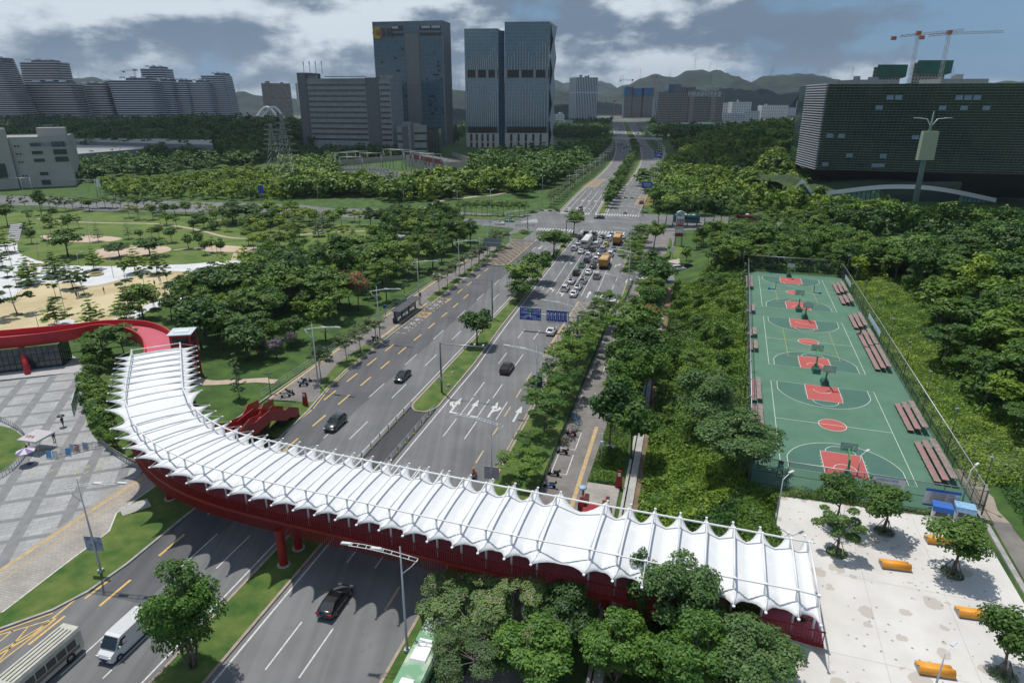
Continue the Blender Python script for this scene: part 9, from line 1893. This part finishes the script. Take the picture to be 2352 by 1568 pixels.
def lantern():
 t=thing('park_lantern','x','street lamp');mb=MB();mb.tube([(0,0,0),(0,0,3.6)],.06,8);mb.build('pole',M_pole,t)
 for s_ in(-1,1):mb=MB();mb.tube([(0,0,3.3),(s_*.5,0,3.5)],.03,5);mb.lathe((s_*.5,0,3.5),[(.06,0),(.3,.12),(.26,.2),(.02,.3)],10);mb.build('lamp_head',M_pole,t)
 return t
LN=Proto(lantern())
for t_,x,y,l in(('k',408,828,'dark twin-headed lantern beside the scooters'),('k',905,425,'dark twin-headed lantern behind the thin verge trees'),('f',1210,930,'dark twin-headed lantern behind the bus shelter')):LN.put(A(t_,x,y,.1),.2,l)
def boll():t=thing('bollard','x','bollard');mb=MB();mb.cyl((0,0,0),.1,.8,8);mb.build('post',M_pole,t);mb=MB();mb.cyl((0,0,.8),.11,.08,8);mb.build('cap',M_gst,t);return t
BO=Proto(boll())
for i in range(12):BO.put(A('f',2085+i*13,402,.1),0,'short dark bollard at the left corner of the junction','bollards at the junction corners')
slab('traffic_island',[R(-65,238),R(-62.5,232.5),R(-58.3,231.0),R(-57.6,247),R(-60.5,247.5)],M_verge);slab('traffic_island',[R(-66,300),R(-58.6,300.5),R(-58.8,297.5),R(-66,296.5)],M_walk)
for x,y in((430,285),(455,300),(720,88),(1530,110),(520,110)):p=A('g',x,y,.1);T_bush.put(p,1.2,4.5,'planted shrub on a traffic island at the junction','shrubs on the traffic islands')
# unseen clouds added overhead to shade the towers, woods and parts of the hills
def cloud(gx,gy,rx,ry,hgt=950,seed=0):
 r_=np.random.default_rng(seed);c=Vector((gx+SUN.x/SUN.z*hgt,gy+SUN.y/SUN.z*hgt,hgt));n,m=48,24;V=[];ph=r_.random(12)*6
 for i in range(m+1):
  th=PI*i/m
  for j in range(n):
   a=2*PI*j/n;k=1+.16*math.sin(3*a+ph[0])+.10*math.sin(5*a+ph[1]+2*th)+.07*math.sin(9*a+ph[2]+5*th)+.05*math.sin(14*a+ph[3]-7*th);s=math.sin(th)**.8
   V.append((c.x+rx*s*k*math.cos(a),c.y+ry*s*k*math.sin(a),c.z+(60 if th>PI/2 else 170)*math.cos(th)*(1+.25*math.sin(6*a+ph[4]+4*th))))
 F=[(i*n+j,(i+1)*n+j,(i+1)*n+(j+1)%n,i*n+(j+1)%n)for i in range(m)for j in range(n)]
 o=link('cloud',np_mesh('cloud',np.array(V),np.array(F),M_shade_cloud,True));o['kind']='structure'
M_shade_cloud=mat('shade_cloud_white',(.86,.87,.88),1.0,trans=.45,spec=0)
cloud(-330,780,420,250,seed=1);cloud(120,800,330,200,seed=2);cloud(-600,1420,800,300,seed=3);cloud(330,1350,350,260,seed=4);cloud(700,2600,1100,600,seed=5);cloud(2600,3100,800,700,seed=6);cloud(240,520,110,130,seed=7,hgt=700)
# haze: the humid air between the camera and the hills
hb=MB();hb.box((0,2900,164),(9000,6200,336));ho=hb.build('haze',[]);ho['kind']='stuff';ho['label']='pale humid haze filling the air out to the hills';ho['category']='haze'
hm=bpy.data.materials.new('haze_air');hm.use_nodes=True;N=hm.node_tree.nodes;N.clear();o_=N.new('ShaderNodeOutputMaterial');pv=N.new('ShaderNodeVolumePrincipled');pv.inputs['Color'].default_value=(.72,.84,1.0,1);pv.inputs['Density'].default_value=0.000055;pv.inputs['Anisotropy'].default_value=0.2
hm.node_tree.links.new(pv.outputs[0],o_.inputs['Volume']);ho.data.materials.append(hm)
